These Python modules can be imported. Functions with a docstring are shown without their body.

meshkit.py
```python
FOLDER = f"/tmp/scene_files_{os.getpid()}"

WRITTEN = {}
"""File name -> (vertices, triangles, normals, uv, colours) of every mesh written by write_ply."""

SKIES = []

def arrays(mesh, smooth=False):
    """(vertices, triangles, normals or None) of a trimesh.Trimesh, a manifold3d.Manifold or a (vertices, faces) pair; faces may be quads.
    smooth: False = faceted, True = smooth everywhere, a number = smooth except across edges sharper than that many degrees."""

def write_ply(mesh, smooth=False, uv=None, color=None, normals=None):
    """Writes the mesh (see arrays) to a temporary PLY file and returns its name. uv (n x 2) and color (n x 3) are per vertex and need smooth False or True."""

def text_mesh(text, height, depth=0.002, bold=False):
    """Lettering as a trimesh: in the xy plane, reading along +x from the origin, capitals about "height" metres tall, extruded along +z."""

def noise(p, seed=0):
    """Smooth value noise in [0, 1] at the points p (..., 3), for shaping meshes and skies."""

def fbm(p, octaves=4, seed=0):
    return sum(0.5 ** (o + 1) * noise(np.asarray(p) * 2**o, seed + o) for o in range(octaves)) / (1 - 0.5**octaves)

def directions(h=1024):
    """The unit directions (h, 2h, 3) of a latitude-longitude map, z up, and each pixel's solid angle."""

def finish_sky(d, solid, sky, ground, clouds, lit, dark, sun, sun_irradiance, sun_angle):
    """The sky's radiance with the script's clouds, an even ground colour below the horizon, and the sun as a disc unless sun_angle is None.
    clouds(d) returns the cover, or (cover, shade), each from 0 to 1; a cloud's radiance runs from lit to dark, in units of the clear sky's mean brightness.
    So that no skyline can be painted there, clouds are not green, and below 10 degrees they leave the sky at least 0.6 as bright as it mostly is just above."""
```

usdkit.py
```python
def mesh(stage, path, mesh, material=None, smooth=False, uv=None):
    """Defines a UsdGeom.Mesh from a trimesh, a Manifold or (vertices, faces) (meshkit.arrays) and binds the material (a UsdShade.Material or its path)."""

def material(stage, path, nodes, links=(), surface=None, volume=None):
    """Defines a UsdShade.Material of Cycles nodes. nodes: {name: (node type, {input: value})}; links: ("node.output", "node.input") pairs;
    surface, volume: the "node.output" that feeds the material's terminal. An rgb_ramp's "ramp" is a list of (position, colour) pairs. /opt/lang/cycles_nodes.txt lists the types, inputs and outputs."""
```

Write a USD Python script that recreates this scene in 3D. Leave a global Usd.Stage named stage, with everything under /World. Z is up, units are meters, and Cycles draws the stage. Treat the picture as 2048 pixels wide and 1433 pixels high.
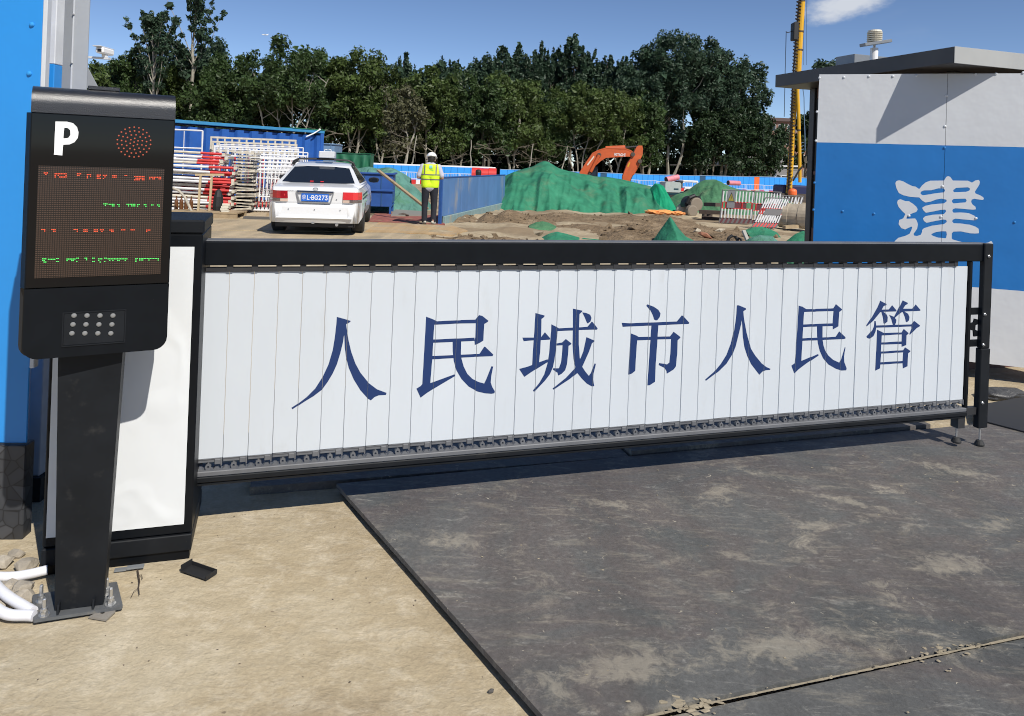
import math, random, re
import numpy as np, trimesh, shapely, manifold3d as m3
from shapely.geometry import Polygon, box as sbox, LineString, Point
from shapely.ops import unary_union
from shapely import affinity
import usdkit, meshkit
from pxr import Usd, UsdGeom, UsdLux, UsdShade, Gf, Sdf, Vt

stage = Usd.Stage.CreateInMemory()
UsdGeom.SetStageUpAxis(stage, 'Z')
UsdGeom.SetStageMetersPerUnit(stage, 1.0)
UsdGeom.Xform.Define(stage, '/World')
random.seed(7)
RNG = np.random.default_rng(11)

# ------------------------------------------------------------------ camera
F, CX, CY, EYE, ROLL = 1480.0, 1024.0, 328.0, 1.55, 0.038      # in pixels of a 2048 x 1433 picture
cr, sr = math.cos(ROLL), math.sin(ROLL)
cam = UsdGeom.Camera.Define(stage, '/World/camera')
cam.CreateHorizontalApertureAttr(36.0)
cam.CreateVerticalApertureAttr(36.0 * 716 / 1024)
cam.CreateFocalLengthAttr(F / 2048 * 36.0)
cam.CreateHorizontalApertureOffsetAttr(0.0)
cam.CreateVerticalApertureOffsetAttr((CY - 716.5) / 2048 * 36.0)
cam.CreateClippingRangeAttr(Gf.Vec2f(0.05, 10000.0))
cam.CreateExposureAttr(0.15)
cam.AddTransformOp().Set(Gf.Matrix4d(cr, 0, sr, 0, -sr, 0, cr, 0, 0, -1, 0, 0, 0, 0, EYE, 1))

# ------------------------------------------------------------------ sun and sky
SUN = np.array([0.240, -0.330, 0.43]); SUN /= np.linalg.norm(SUN)
SUN_EL, SUN_ROT = math.asin(SUN[2]), math.atan2(SUN[0], SUN[1])
sun = UsdLux.DistantLight.Define(stage, '/World/sun')
sun.CreateIntensityAttr(1.25); sun.CreateAngleAttr(0.5); sun.CreateNormalizeAttr(True)
sun.CreateColorAttr(Gf.Vec3f(1.0, 0.95, 0.87))
_z = SUN; _x = np.cross([0, 0, 1.0], _z); _x /= np.linalg.norm(_x); _y = np.cross(_z, _x)
sun.AddTransformOp().Set(Gf.Matrix4d(*_x, 0, *_y, 0, *_z, 0, 0, 0, 0, 1))


def ray(px, py):
    u, v = (px - CX) / F, (py - CY) / F
    return np.array([u * cr + v * sr, 1.0, u * sr - v * cr])


def at(px, py, d):
    "the point d metres ahead that the picture shows at this pixel"
    return ray(px, py) * d + [0, 0, EYE]


def gp(px, py, z=0.0):
    q = ray(px, py)
    return q * ((z - EYE) / q[2]) + [0, 0, EYE]


def onplane(px, py, p, n):
    q, o = ray(px, py), np.array([0, 0, EYE])
    return o + q * (np.dot(np.asarray(p) - o, n) / np.dot(q, n))


LOOKS = '/World/Looks'
sky = UsdLux.DomeLight.Define(stage, '/World/sky')
_cd = ray(1695, 8); _cd /= np.linalg.norm(_cd)
_cr = np.cross(_cd, [0, 0, 1.0]); _cr /= np.linalg.norm(_cr); _cu = np.cross(_cr, _cd)
skym = usdkit.material(stage, LOOKS + '/sky_look', {
    'tc': ('texture_coordinate', {}),
    'sky': ('sky_texture', {'sky_type': 'single_scattering', 'sun_disc': False, 'sun_elevation': SUN_EL, 'sun_rotation': SUN_ROT,
                            'air_density': 0.55, 'aerosol_density': 0.10, 'ozone_density': 1.2, 'altitude': 50.0}),
    'hs': ('hsv', {'hue': 0.503, 'saturation': 1.07, 'value': 1.03, 'fac': 1.0}),
    # a thin fair-weather cloud above the booth and a few faint wisps elsewhere
    'dx': ('vector_math', {'math_type': 'dot_product', 'vector2': tuple(_cr)}),
    'dy': ('vector_math', {'math_type': 'dot_product', 'vector2': tuple(_cu)}),
    'sx': ('math', {'math_type': 'multiply', 'value2': 1 / 0.054}),
    'sk': ('math', {'math_type': 'multiply_add', 'value2': -0.20, 'value3': 0.0}),
    'sa': ('math', {'math_type': 'add'}),
    'sy': ('math', {'math_type': 'multiply', 'value2': 1 / 0.021}),
    'cv': ('combine_xyz', {}),
    'wv': ('vector_math', {'math_type': 'multiply', 'vector2': (1, 1, 0)}),
    'len': ('vector_math', {'math_type': 'length'}),
    'nz': ('noise_texture', {'scale': 38.0, 'detail': 6.0, 'roughness': 0.6}),
    'mp': ('mapping', {'scale': (1, 1, 2.2)}),
    'e1': ('math', {'math_type': 'multiply_add', 'value2': 1.1, 'value3': -0.55}),
    'e2': ('math', {'math_type': 'subtract'}),
    'e3': ('map_range', {'range_type': 'smoothstep', 'from_min': -1.10, 'from_max': -0.30, 'to_min': 0.0, 'to_max': 0.92, 'clamp': True}),
    'fr': ('vector_math', {'math_type': 'dot_product', 'vector2': tuple(_cd)}),
    'fg': ('math', {'math_type': 'greater_than', 'value2': 0.5}),
    'e4': ('math', {'math_type': 'multiply'}),
    'wn': ('noise_texture', {'scale': 7.0, 'detail': 5.0, 'roughness': 0.55, 'distortion': 0.6}),
    'wr': ('map_range', {'range_type': 'smoothstep', 'from_min': 0.62, 'from_max': 0.85, 'to_min': 0.0, 'to_max': 0.06, 'clamp': True}),
    'mx': ('math', {'math_type': 'maximum'}),
    'cm': ('mix_color', {'b': (5.6, 5.9, 6.4), 'use_clamp': False, 'use_clamp_result': False}),
    'bg': ('background_shader', {'strength': 0.108}),
}, [('tc.generated', 'dx.vector1'), ('tc.generated', 'dy.vector1'), ('dx.value', 'sx.value1'), ('dx.value', 'sk.value1'), ('sk.value', 'sa.value1'), ('dy.value', 'sa.value2'),
    ('sa.value', 'sy.value1'), ('sx.value', 'cv.x'), ('sy.value', 'cv.y'), ('cv.vector', 'wv.vector1'), ('wv.vector', 'len.vector1'),
    ('tc.generated', 'mp.vector'), ('mp.vector', 'nz.vector'), ('mp.vector', 'wn.vector'), ('nz.fac', 'e1.value1'), ('e1.value', 'e2.value1'), ('len.value', 'e2.value2'), ('e2.value', 'e3.value'),
    ('tc.generated', 'fr.vector1'), ('fr.value', 'fg.value1'), ('e3.result', 'e4.value1'), ('fg.value', 'e4.value2'),
    ('wn.fac', 'wr.value'), ('e4.value', 'mx.value1'), ('wr.result', 'mx.value2'), ('mx.value', 'cm.fac'), ('sky.color', 'hs.color'), ('hs.color', 'cm.a'), ('cm.result', 'bg.color')],
    surface='bg.background')
UsdShade.MaterialBindingAPI.Apply(sky.GetPrim()).Bind(skym)
sky.GetPrim().SetCustomDataByKey('label', 'clear blue sky with one small white cloud')
sky.GetPrim().SetCustomDataByKey('category', 'sky')
sky.GetPrim().SetCustomDataByKey('kind', 'structure')

# ------------------------------------------------------------------ helpers: prims
_used = {}


def numbered(parent, name):
    k = (parent, name)
    n = _used.get(k, -1) + 1
    _used[k] = n
    return f'{parent}/{name}' if n == 0 else f'{parent}/{name}_{n:03d}'


def keys(p, label=None, cat=None, group=None, kind=None):
    for k, v in (('label', label), ('category', cat), ('group', group), ('kind', kind)):
        if v:
            p.SetCustomDataByKey(k, v)


ORD = 'first second third fourth fifth sixth seventh eighth ninth tenth eleventh twelfth thirteenth fourteenth fifteenth sixteenth seventeenth eighteenth nineteenth twentieth'.split()


class Thing:
    def __init__(self, name, label, cat, loc=(0, 0, 0), rz=0.0, group=None, kind=None, tilt=None):
        self.path = numbered('/World', name)
        self.x = UsdGeom.Xform.Define(stage, self.path)
        self.loc, self.rz = np.array(loc, float), rz
        self.place(self.x, loc, rz, tilt)
        keys(self.x.GetPrim(), label, cat, group, kind)
        self.counts = {}

    @staticmethod
    def place(x, loc, rz, tilt=None):
        M = Gf.Matrix4d().SetRotate(Gf.Rotation(Gf.Vec3d(0, 0, 1), math.degrees(rz)))
        if tilt:                                     # rotation about local x, then y, before the turn
            M = Gf.Matrix4d().SetRotate(Gf.Rotation(Gf.Vec3d(1, 0, 0), tilt[0])) * Gf.Matrix4d().SetRotate(Gf.Rotation(Gf.Vec3d(0, 1, 0), tilt[1])) * M
        M.SetTranslateOnly(Gf.Vec3d(*map(float, loc)))
        x.ClearXformOpOrder()
        x.AddTransformOp().Set(M)

    def part(self, name, geo, mat, parent=None, smooth=False, label=None, kind=None):
        g = join(geo)
        p = numbered(parent or self.path, name)
        m = usdkit.mesh(stage, p, g, mat, smooth=smooth)
        keys(m.GetPrim(), label, None, None, kind)
        return p

    def loc_of(self, P):
        "world point -> this thing's coordinates"
        q = np.asarray(P, float) - self.loc
        c, s = math.cos(self.rz), math.sin(self.rz)
        return np.stack([q[..., 0] * c + q[..., 1] * s, -q[..., 0] * s + q[..., 1] * c, q[..., 2]], -1)


def copy_of(src, label, loc, rz=0.0, group=None, cat=None, tilt=None):
    name = re.sub(r'_\d{3}$', '', src.path.rsplit('/', 1)[1])
    p = numbered('/World', name)
    x = UsdGeom.Xform.Define(stage, p)
    x.GetPrim().GetReferences().AddInternalReference(src.path)
    x.GetPrim().SetInstanceable(True)
    Thing.place(x, loc, rz, tilt)
    keys(x.GetPrim(), label, cat or src.x.GetPrim().GetCustomDataByKey('category'), group)
    return x


def single(name, geo, mat, label, cat, group=None, kind=None, smooth=False):
    "a thing that is one mesh, in world coordinates"
    p = numbered('/World', name)
    m = usdkit.mesh(stage, p, join(geo), mat, smooth=smooth)
    keys(m.GetPrim(), label, cat, group, kind)
    return m


# ------------------------------------------------------------------ helpers: shapes, (vertices, faces)
def join(g):
    if isinstance(g, tuple):
        return g
    if isinstance(g, list):
        vs, fs, n = [], [], 0
        for a in g:
            v, f = join(a)
            f = np.asarray(f)
            if f.shape[1] == 4:
                f = np.vstack([f[:, [0, 1, 2]], f[:, [0, 2, 3]]])
            vs.append(v); fs.append(f + n); n += len(v)
        return np.vstack(vs), np.vstack(fs)
    if hasattr(g, 'to_mesh'):
        m = g.to_mesh()
        return np.array(m.vert_properties[:, :3]), np.array(m.tri_verts)
    return np.array(g.vertices), np.array(g.faces)


_BOXF = np.array([[0, 2, 3, 1], [4, 5, 7, 6], [0, 1, 5, 4], [2, 6, 7, 3], [0, 4, 6, 2], [1, 3, 7, 5]])


def bx(x0, x1, y0, y1, z0, z1):
    v = np.array([(x, y, z) for z in (z0, z1) for y in (y0, y1) for x in (x0, x1)], float)
    return v, _BOXF.copy()


def hullof(p):
    m = m3.Manifold.hull_points(np.asarray(p if isinstance(p, np.ndarray) else list(p), float))
    return join(m)


def rb(x0, x1, y0, y1, z0, z1, c=0.004):
    "box with chamfered edges"
    X, Y, Z = (x0, x1), (y0, y1), (z0, z1)
    c = min(c, (x1 - x0) * .45, (y1 - y0) * .45, (z1 - z0) * .45)
    P = []
    for i in (0, 1):
        for j in (0, 1):
            for k in (0, 1):
                a, b, d = (1, -1)[i] * c, (1, -1)[j] * c, (1, -1)[k] * c
                P += [(X[i], Y[j] + b, Z[k] + d), (X[i] + a, Y[j], Z[k] + d), (X[i] + a, Y[j] + b, Z[k])]
    return hullof(P)


def tf(g, M=None, t=None):
    v, f = join(g)
    v = np.asarray(v, float)
    if M is not None:
        v = v @ np.asarray(M, float).T
        if np.linalg.det(np.asarray(M, float)) < 0:
            f = np.asarray(f)[:, ::-1]
    if t is not None:
        v = v + np.asarray(t, float)
    return v, f


def rx(a): c, s = math.cos(a), math.sin(a); return np.array([[1, 0, 0], [0, c, -s], [0, s, c]])
def ry(a): c, s = math.cos(a), math.sin(a); return np.array([[c, 0, s], [0, 1, 0], [-s, 0, c]])
def rzm(a): c, s = math.cos(a), math.sin(a); return np.array([[c, -s, 0], [s, c, 0], [0, 0, 1]])


def tube(P, R, n=8, caps=True):
    P = np.asarray(P, float)
    R = np.broadcast_to(np.asarray(R, float), (len(P),))
    T = np.gradient(P, axis=0)
    T /= np.maximum(np.linalg.norm(T, axis=1, keepdims=True), 1e-9)
    ref = np.array([0, 0, 1.0]) if abs(T[0, 2]) < 0.9 else np.array([1.0, 0, 0])
    V = []
    a = np.arange(n) / n * 2 * math.pi
    for p, t, r in zip(P, T, R):
        u = np.cross(ref, t); u /= np.linalg.norm(u)
        w = np.cross(t, u)
        ref = np.cross(t, u) * 0 + ref
        V.append(p + r * (np.cos(a)[:, None] * u + np.sin(a)[:, None] * w))
    V = np.vstack(V)
    k = np.arange(n)
    Fs = []
    for i in range(len(P) - 1):
        A, B = i * n + k, i * n + (k + 1) % n
        Fs.append(np.stack([A, B, B + n], 1)); Fs.append(np.stack([A, B + n, A + n], 1))
    if caps:
        V = np.vstack([V, P[:1], P[-1:]])
        c0, c1, e = len(V) - 2, len(V) - 1, (len(P) - 1) * n
        Fs.append(np.stack([np.full(n, c0), (k + 1) % n, k], 1))
        Fs.append(np.stack([np.full(n, c1), e + k, e + (k + 1) % n], 1))
    return V, np.vstack(Fs)


def bar(p0, p1, w, h, up=(0, 0, 1)):
    "rectangular bar between two points, w across, h along up"
    p0, p1 = np.asarray(p0, float), np.asarray(p1, float)
    t = p1 - p0; L = np.linalg.norm(t); t /= L
    u = np.cross(up, t)
    if np.linalg.norm(u) < 1e-6:
        u = np.cross((1.0, 0, 0), t)
    u /= np.linalg.norm(u); v = np.cross(t, u)
    g = bx(0, L, -w / 2, w / 2, -h / 2, h / 2)
    return tf(g, np.stack([t, u, v], 1), p0)


def lathe(prof, n=24, axis='z'):
    "prof: list of (radius, height) from bottom to top"
    P = np.asarray(prof, float)
    a = np.arange(n) / n * 2 * math.pi
    V = np.stack([P[:, None, 0] * np.cos(a), P[:, None, 0] * np.sin(a), np.broadcast_to(P[:, None, 1], (len(P), n))], -1).reshape(-1, 3)
    k = np.arange(n)
    Fs = []
    for i in range(len(P) - 1):
        A, B = i * n + k, i * n + (k + 1) % n
        Fs.append(np.stack([A, B, B + n], 1)); Fs.append(np.stack([A, B + n, A + n], 1))
    V = np.vstack([V, [[0, 0, P[0, 1]], [0, 0, P[-1, 1]]]])
    e = (len(P) - 1) * n
    Fs.append(np.stack([np.full(n, len(V) - 2), (k + 1) % n, k], 1))
    Fs.append(np.stack([np.full(n, len(V) - 1), e + k, e + (k + 1) % n], 1))
    g = (V, np.vstack(Fs))
    if axis == 'y': g = tf(g, rx(-math.pi / 2))
    if axis == 'x': g = tf(g, ry(math.pi / 2))
    return g


def polys(s):
    if s.is_empty: return []
    return [g for g in getattr(s, 'geoms', [s]) if g.geom_type == 'Polygon' and g.area > 1e-9]


def ext(poly, depth):
    "extrude along +z"
    out = [join(trimesh.creation.extrude_polygon(p, depth, engine='earcut')) for p in polys(poly)]
    return join(out) if len(out) != 1 else out[0]


def ext_front(poly, y0, y1):
    "polygon in (x, z) made solid between y0 (front) and y1 (back)"
    v, f = ext(poly, y1 - y0)
    return np.stack([v[:, 0], y0 + v[:, 2], v[:, 1]], 1), np.asarray(f)[:, ::-1]


def ext_side(poly, x0, x1):
    "polygon in (y, z) made solid between x0 and x1"
    v, f = ext(poly, x1 - x0)
    return np.stack([x0 + v[:, 2], v[:, 0], v[:, 1]], 1), np.asarray(f)


def rrect(x0, x1, y0, y1, r):
    return sbox(x0 + r, y0 + r, x1 - r, y1 - r).buffer(r, quad_segs=5)


def text_poly_mesh(s, h, w, bold=False):
    "lettering in the (x, z) plane, its lower left corner at the origin, h tall and w wide, facing -y"
    t = meshkit.text_mesh(s, h, 0.001, bold)
    v = np.array(t.vertices); f = np.array(t.faces)
    v[:, 0] -= v[:, 0].min(); v[:, 1] -= v[:, 1].min()
    v[:, 0] *= w / max(v[:, 0].max(), 1e-6); v[:, 1] *= h / max(v[:, 1].max(), 1e-6)
    return np.stack([v[:, 0], -v[:, 2], v[:, 1]], 1), f


def fbm2(x, y, s=1.0, o=4, seed=0):
    return meshkit.fbm(np.stack([x * s, y * s, np.zeros_like(x) + seed * 7.3], -1), o, seed) - 0.5


def grid(xs, ys, zf):
    X, Y = np.meshgrid(xs, ys)
    Z = zf(X, Y)
    n, m = len(ys), len(xs)
    i = np.arange(n * m).reshape(n, m)
    Fq = np.stack([i[:-1, :-1], i[:-1, 1:], i[1:, 1:], i[1:, :-1]], -1).reshape(-1, 4)
    return np.stack([X, Y, Z], -1).reshape(-1, 3), Fq


# ------------------------------------------------------------------ helpers: materials
_mats = {}


def mat(name, color=None, rough=0.5, metal=0.0, spec=0.5, var=0.0, vscale=6.0, dirt=None, dscale=3.0, damt=0.5, bump=0.0, bscale=60.0, bdist=0.01,
        stretch=(1, 1, 1), emit=0.0, coat=0.0, trans=0.0, rnd=0.0, space='object', specks=None):
    """painted or natural surface: colour with a tonal variation of noise, patches of a dirt colour, small specks and a fine bump"""
    if name in _mats: return _mats[name]
    N = {'tc': ('texture_coordinate', {}), 'mp': ('mapping', {'scale': stretch}), 'p': ('principled_bsdf', {'roughness': rough, 'metallic': metal, 'specular_ior_level': spec, 'coat_weight': coat})}
    L = [('tc.object' if space == 'object' else 'tc.generated', 'mp.vector')]
    if space == 'world':
        N['ge'] = ('geometry', {}); L = [('ge.position', 'mp.vector')]
    col = None
    N['c0'] = ('color', {'value': color}); col = 'c0.color'
    if var:
        N['n1'] = ('noise_texture', {'scale': vscale, 'detail': 5.0, 'roughness': 0.62})
        N['r1'] = ('map_range', {'from_min': 0.28, 'from_max': 0.72, 'to_min': 1 - var, 'to_max': 1 + var, 'clamp': True})
        N['m1'] = ('vector_math', {'math_type': 'scale'})
        L += [('mp.vector', 'n1.vector'), ('n1.fac', 'r1.value'), (col, 'm1.vector1'), ('r1.result', 'm1.scale')]
        col = 'm1.vector'
    if dirt is not None:
        N['n2'] = ('noise_texture', {'scale': dscale, 'detail': 8.0, 'roughness': 0.68})
        N['r2'] = ('map_range', {'range_type': 'smoothstep', 'from_min': 0.62 - damt * 0.25, 'from_max': 0.80 - damt * 0.2, 'to_min': 0.0, 'to_max': min(1.0, 0.45 + damt * 0.5), 'clamp': True})
        N['x2'] = ('mix_color', {'b': dirt})
        L += [('mp.vector', 'n2.vector'), ('n2.fac', 'r2.value'), ('r2.result', 'x2.fac'), (col, 'x2.a')]
        col = 'x2.result'
    if specks is not None:
        N['n3'] = ('noise_texture', {'scale': specks[1], 'detail': 3.0, 'roughness': 0.7})
        N['r3'] = ('map_range', {'range_type': 'smoothstep', 'from_min': specks[2], 'from_max': specks[2] + 0.06, 'to_min': 0.0, 'to_max': 0.85, 'clamp': True})
        N['x3'] = ('mix_color', {'b': specks[0]})
        L += [('mp.vector', 'n3.vector'), ('n3.fac', 'r3.value'), ('r3.result', 'x3.fac'), (col, 'x3.a')]
        col = 'x3.result'
    if rnd:
        N['oi'] = ('geometry', {})
        N['r4'] = ('map_range', {'to_min': 1 - rnd, 'to_max': 1 + rnd})
        N['m4'] = ('vector_math', {'math_type': 'scale'})
        L += [('oi.random_per_island', 'r4.value'), (col, 'm4.vector1'), ('r4.result', 'm4.scale')]
        col = 'm4.vector'
    L.append((col, 'p.base_color'))
    if bump:
        N['nb'] = ('noise_texture', {'scale': bscale, 'detail': 4.0, 'roughness': 0.6})
        N['b'] = ('bump', {'strength': bump, 'distance': bdist})
        L += [('mp.vector', 'nb.vector'), ('nb.fac', 'b.height'), ('b.normal', 'p.normal')]
    if emit:
        N['p'][1]['emission_color'] = color; N['p'][1]['emission_strength'] = emit
    out = 'p.BSDF'
    if trans:
        N['t'] = ('translucent_bsdf', {}); N['mix'] = ('mix_closure', {'fac': trans})
        L += [(col, 't.color'), ('p.BSDF', 'mix.closure1'), ('t.BSDF', 'mix.closure2')]; out = 'mix.closure'
    m = usdkit.material(stage, f'{LOOKS}/{name}', N, L, surface=out)
    _mats[name] = m
    return m


def leaf_mat(name, c1, c2, trans=0.28):
    if name in _mats: return _mats[name]
    m = usdkit.material(stage, f'{LOOKS}/{name}', {
        'g': ('geometry', {}), 'r': ('rgb_ramp', {'ramp': [(0.0, c1), (0.75, tuple(0.5 * (a + b) for a, b in zip(c1, c2))), (1.0, c2)]}),
        'n': ('noise_texture', {'scale': 0.45, 'detail': 3.0}), 'nr': ('map_range', {'from_min': 0.3, 'from_max': 0.7, 'to_min': 0.65, 'to_max': 1.3, 'clamp': True}),
        's': ('vector_math', {'math_type': 'scale'}),
        'p': ('principled_bsdf', {'roughness': 0.5, 'specular_ior_level': 0.35}), 't': ('translucent_bsdf', {}), 'm': ('mix_closure', {'fac': trans})},
        [('g.random_per_island', 'r.fac'), ('g.position', 'n.vector'), ('n.fac', 'nr.value'), ('r.color', 's.vector1'), ('nr.result', 's.scale'),
         ('s.vector', 'p.base_color'), ('s.vector', 't.color'), ('p.BSDF', 'm.closure1'), ('t.BSDF', 'm.closure2')], surface='m.closure')
    _mats[name] = m
    return m

# ------------------------------------------------------------------ materials
BLACK = mat('black_paint', (0.0036, 0.0048, 0.0068), 0.42, spec=0.18, var=0.25, vscale=9, specks=((0.20, 0.18, 0.15), 140.0, 0.735), bump=0.12, bscale=900.0, bdist=0.001)
BLACK_DUSTY = mat('dusty_black_paint', (0.0085, 0.0100, 0.0125), 0.5, spec=0.2, var=0.3, vscale=6, dirt=(0.050, 0.048, 0.045), dscale=7.0, damt=0.2, specks=((0.17, 0.155, 0.13), 150.0, 0.725), bump=0.15, bscale=700.0, bdist=0.001)
BLACK_SOFT = mat('black_plastic', (0.022, 0.022, 0.024), 0.55, var=0.2)
GREY_PLASTIC = mat('grey_plastic', (0.115, 0.119, 0.128), 0.5, var=0.2)
BLACK_GRAIN = mat('grained_black_paint', (0.009, 0.010, 0.013), 0.34, spec=0.9, bump=0.8, bscale=330.0, bdist=0.0013)
GLASS_DARK = mat('dark_glass', (0.004, 0.004, 0.005), 0.06, spec=0.28)
WHITE_SLAT = mat('white_slat_paint', (0.505, 0.540, 0.575), 0.42, var=0.05, vscale=1.6, dirt=(0.43, 0.445, 0.45), dscale=7.0, damt=0.22, stretch=(1, 1, .3), specks=((.40, .39, .36), 30.0, .80))
NAVY = mat('navy_print', (0.007, 0.027, 0.110), 0.45, var=0.05)
STEEL = mat('galvanised_steel', (0.55, 0.55, 0.54), 0.35, metal=0.85, var=0.15, vscale=40)
RUBBER = mat('rubber', (0.018, 0.018, 0.018), 0.7)
WHITE_POSTER = mat('white_poster_sheet', (0.66, 0.68, 0.69), 0.45, var=0.04, vscale=3.0, bump=0.55, bscale=4.2, bdist=0.05, specks=((0.35, 0.35, 0.34), 22.0, 0.80))
HOARD_BLUE = mat('hoarding_blue', (0.022, 0.235, 0.62), 0.38, var=0.05, vscale=2.0, bump=0.06, bscale=3.0, bdist=0.05)
PANEL_BLUE = mat('panel_blue', (0.010, 0.145, 0.43), 0.42, var=0.07, vscale=3.0, bump=0.10, bscale=2.2, bdist=0.06)
PANEL_WHITE = mat('panel_white', (0.545, 0.56, 0.58), 0.42, var=0.04, vscale=2.5, bump=0.14, bscale=2.0, bdist=0.07)
PANEL_WHITE_SPOT = mat('spotted_panel_white', (0.56, 0.57, 0.585), 0.42, var=0.04, vscale=2.5, bump=0.12, bscale=2.0, bdist=0.07, specks=((0.16, 0.15, 0.14), 21.0, 0.735))
PRINT_WHITE = mat('print_white', (0.57, 0.59, 0.62), 0.42, var=0.03)
BOLT_WHITE = mat('bolt_white', (0.62, 0.64, 0.66), 0.35)
BOLT_BLUE = mat('bolt_blue', (0.03, 0.26, 0.62), 0.35)
GREY_SHEET = mat('grey_sheet_metal', (0.36, 0.375, 0.39), 0.42, metal=0.25, var=0.08, vscale=3.0, bump=0.08, bscale=2.0, bdist=0.05)
WHITE_RUST = mat('rusty_white_paint', (0.60, 0.61, 0.62), 0.5, var=0.1, vscale=8, dirt=(0.26, 0.12, 0.05), dscale=9.0, damt=0.18)
STONE_PRINT = usdkit.material(stage, LOOKS + '/stone_print', {
    'tc': ('texture_coordinate', {}), 'v': ('voronoi_texture', {'scale': 19.0, 'feature': 'distance_to_edge'}), 'v2': ('voronoi_texture', {'scale': 19.0}),
    'r': ('rgb_ramp', {'ramp': [(0.0, (0.014, 0.014, 0.015)), (0.02, (0.022, 0.022, 0.024)), (0.06, (0.045, 0.047, 0.052)), (1.0, (0.06, 0.063, 0.07))]}),
    's': ('separate_color', {}), 'k': ('map_range', {'to_min': 0.55, 'to_max': 1.35}), 'm': ('vector_math', {'math_type': 'scale'}), 'p': ('principled_bsdf', {'roughness': 0.5})},
    [('tc.object', 'v.vector'), ('tc.object', 'v2.vector'), ('v.distance', 'r.fac'), ('v2.color', 's.color'), ('s.r', 'k.value'), ('r.color', 'm.vector1'), ('k.result', 'm.scale'), ('m.vector', 'p.base_color')], surface='p.BSDF')
STONE = mat('pale_stone', (0.36, 0.32, 0.26), 0.85, var=0.3, vscale=14, bump=0.5, bscale=50, bdist=0.01, rnd=0.15)
PVC = mat('white_pvc', (0.66, 0.66, 0.69), 0.4, var=0.04, specks=((0.2, 0.18, 0.15), 90, 0.73))
EAVE = mat('brown_grey_metal', (0.052, 0.046, 0.043), 0.45, metal=0.2, var=0.15, vscale=3)
EAVE_FRONT = EAVE
FRAME_DARK = mat('dark_window_frame', (0.028, 0.026, 0.026), 0.45)
RED_BROWN = mat('red_brown_panel', (0.10, 0.045, 0.035), 0.5, var=0.15)
CREAM = mat('cream_plastic', (0.60, 0.56, 0.46), 0.5)
GREY_BOX = mat('grey_metal_box', (0.20, 0.215, 0.23), 0.45, metal=0.2, var=0.06)
CONTAINER = mat('container_blue', (0.018, 0.092, 0.345), 0.5, var=0.14, vscale=2.0, dirt=(0.06, 0.12, 0.28), dscale=1.4, damt=0.25)
CONTAINER_TRIM = mat('container_trim_blue', (0.04, 0.22, 0.42), 0.5, var=0.1)
PALE_BLUE_GREY = mat('pale_blue_grey', (0.14, 0.235, 0.37), 0.5, var=0.08)
BIN_BLUE = mat('bin_blue', (0.018, 0.075, 0.27), 0.5, var=0.18, vscale=3.0, dirt=(0.09, 0.09, 0.10), dscale=2.2, damt=0.22)
SITE_BLUE = mat('mud_splashed_blue', (0.080, 0.175, 0.370), 0.55, var=0.15, vscale=2.0, dirt=(0.33, 0.30, 0.24), dscale=1.1, damt=0.38, stretch=(1, 1, .45))
PALE_PLINTH = mat('pale_teal_plinth', (0.19, 0.28, 0.28), 0.7, var=0.15, dirt=(0.34, 0.28, 0.2), dscale=2.0, damt=0.4)
FENCE_BLUE = mat('fence_blue', (0.030, 0.27, 0.74), 0.5, var=0.06)
FENCE_TRIM = mat('fence_trim', (0.30, 0.43, 0.60), 0.5)
FENCE_ORANGE = mat('fence_orange', (0.80, 0.135, 0.025), 0.5)
FENCE_DARK = mat('fence_dark_blue', (0.02, 0.07, 0.14), 0.5)
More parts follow.
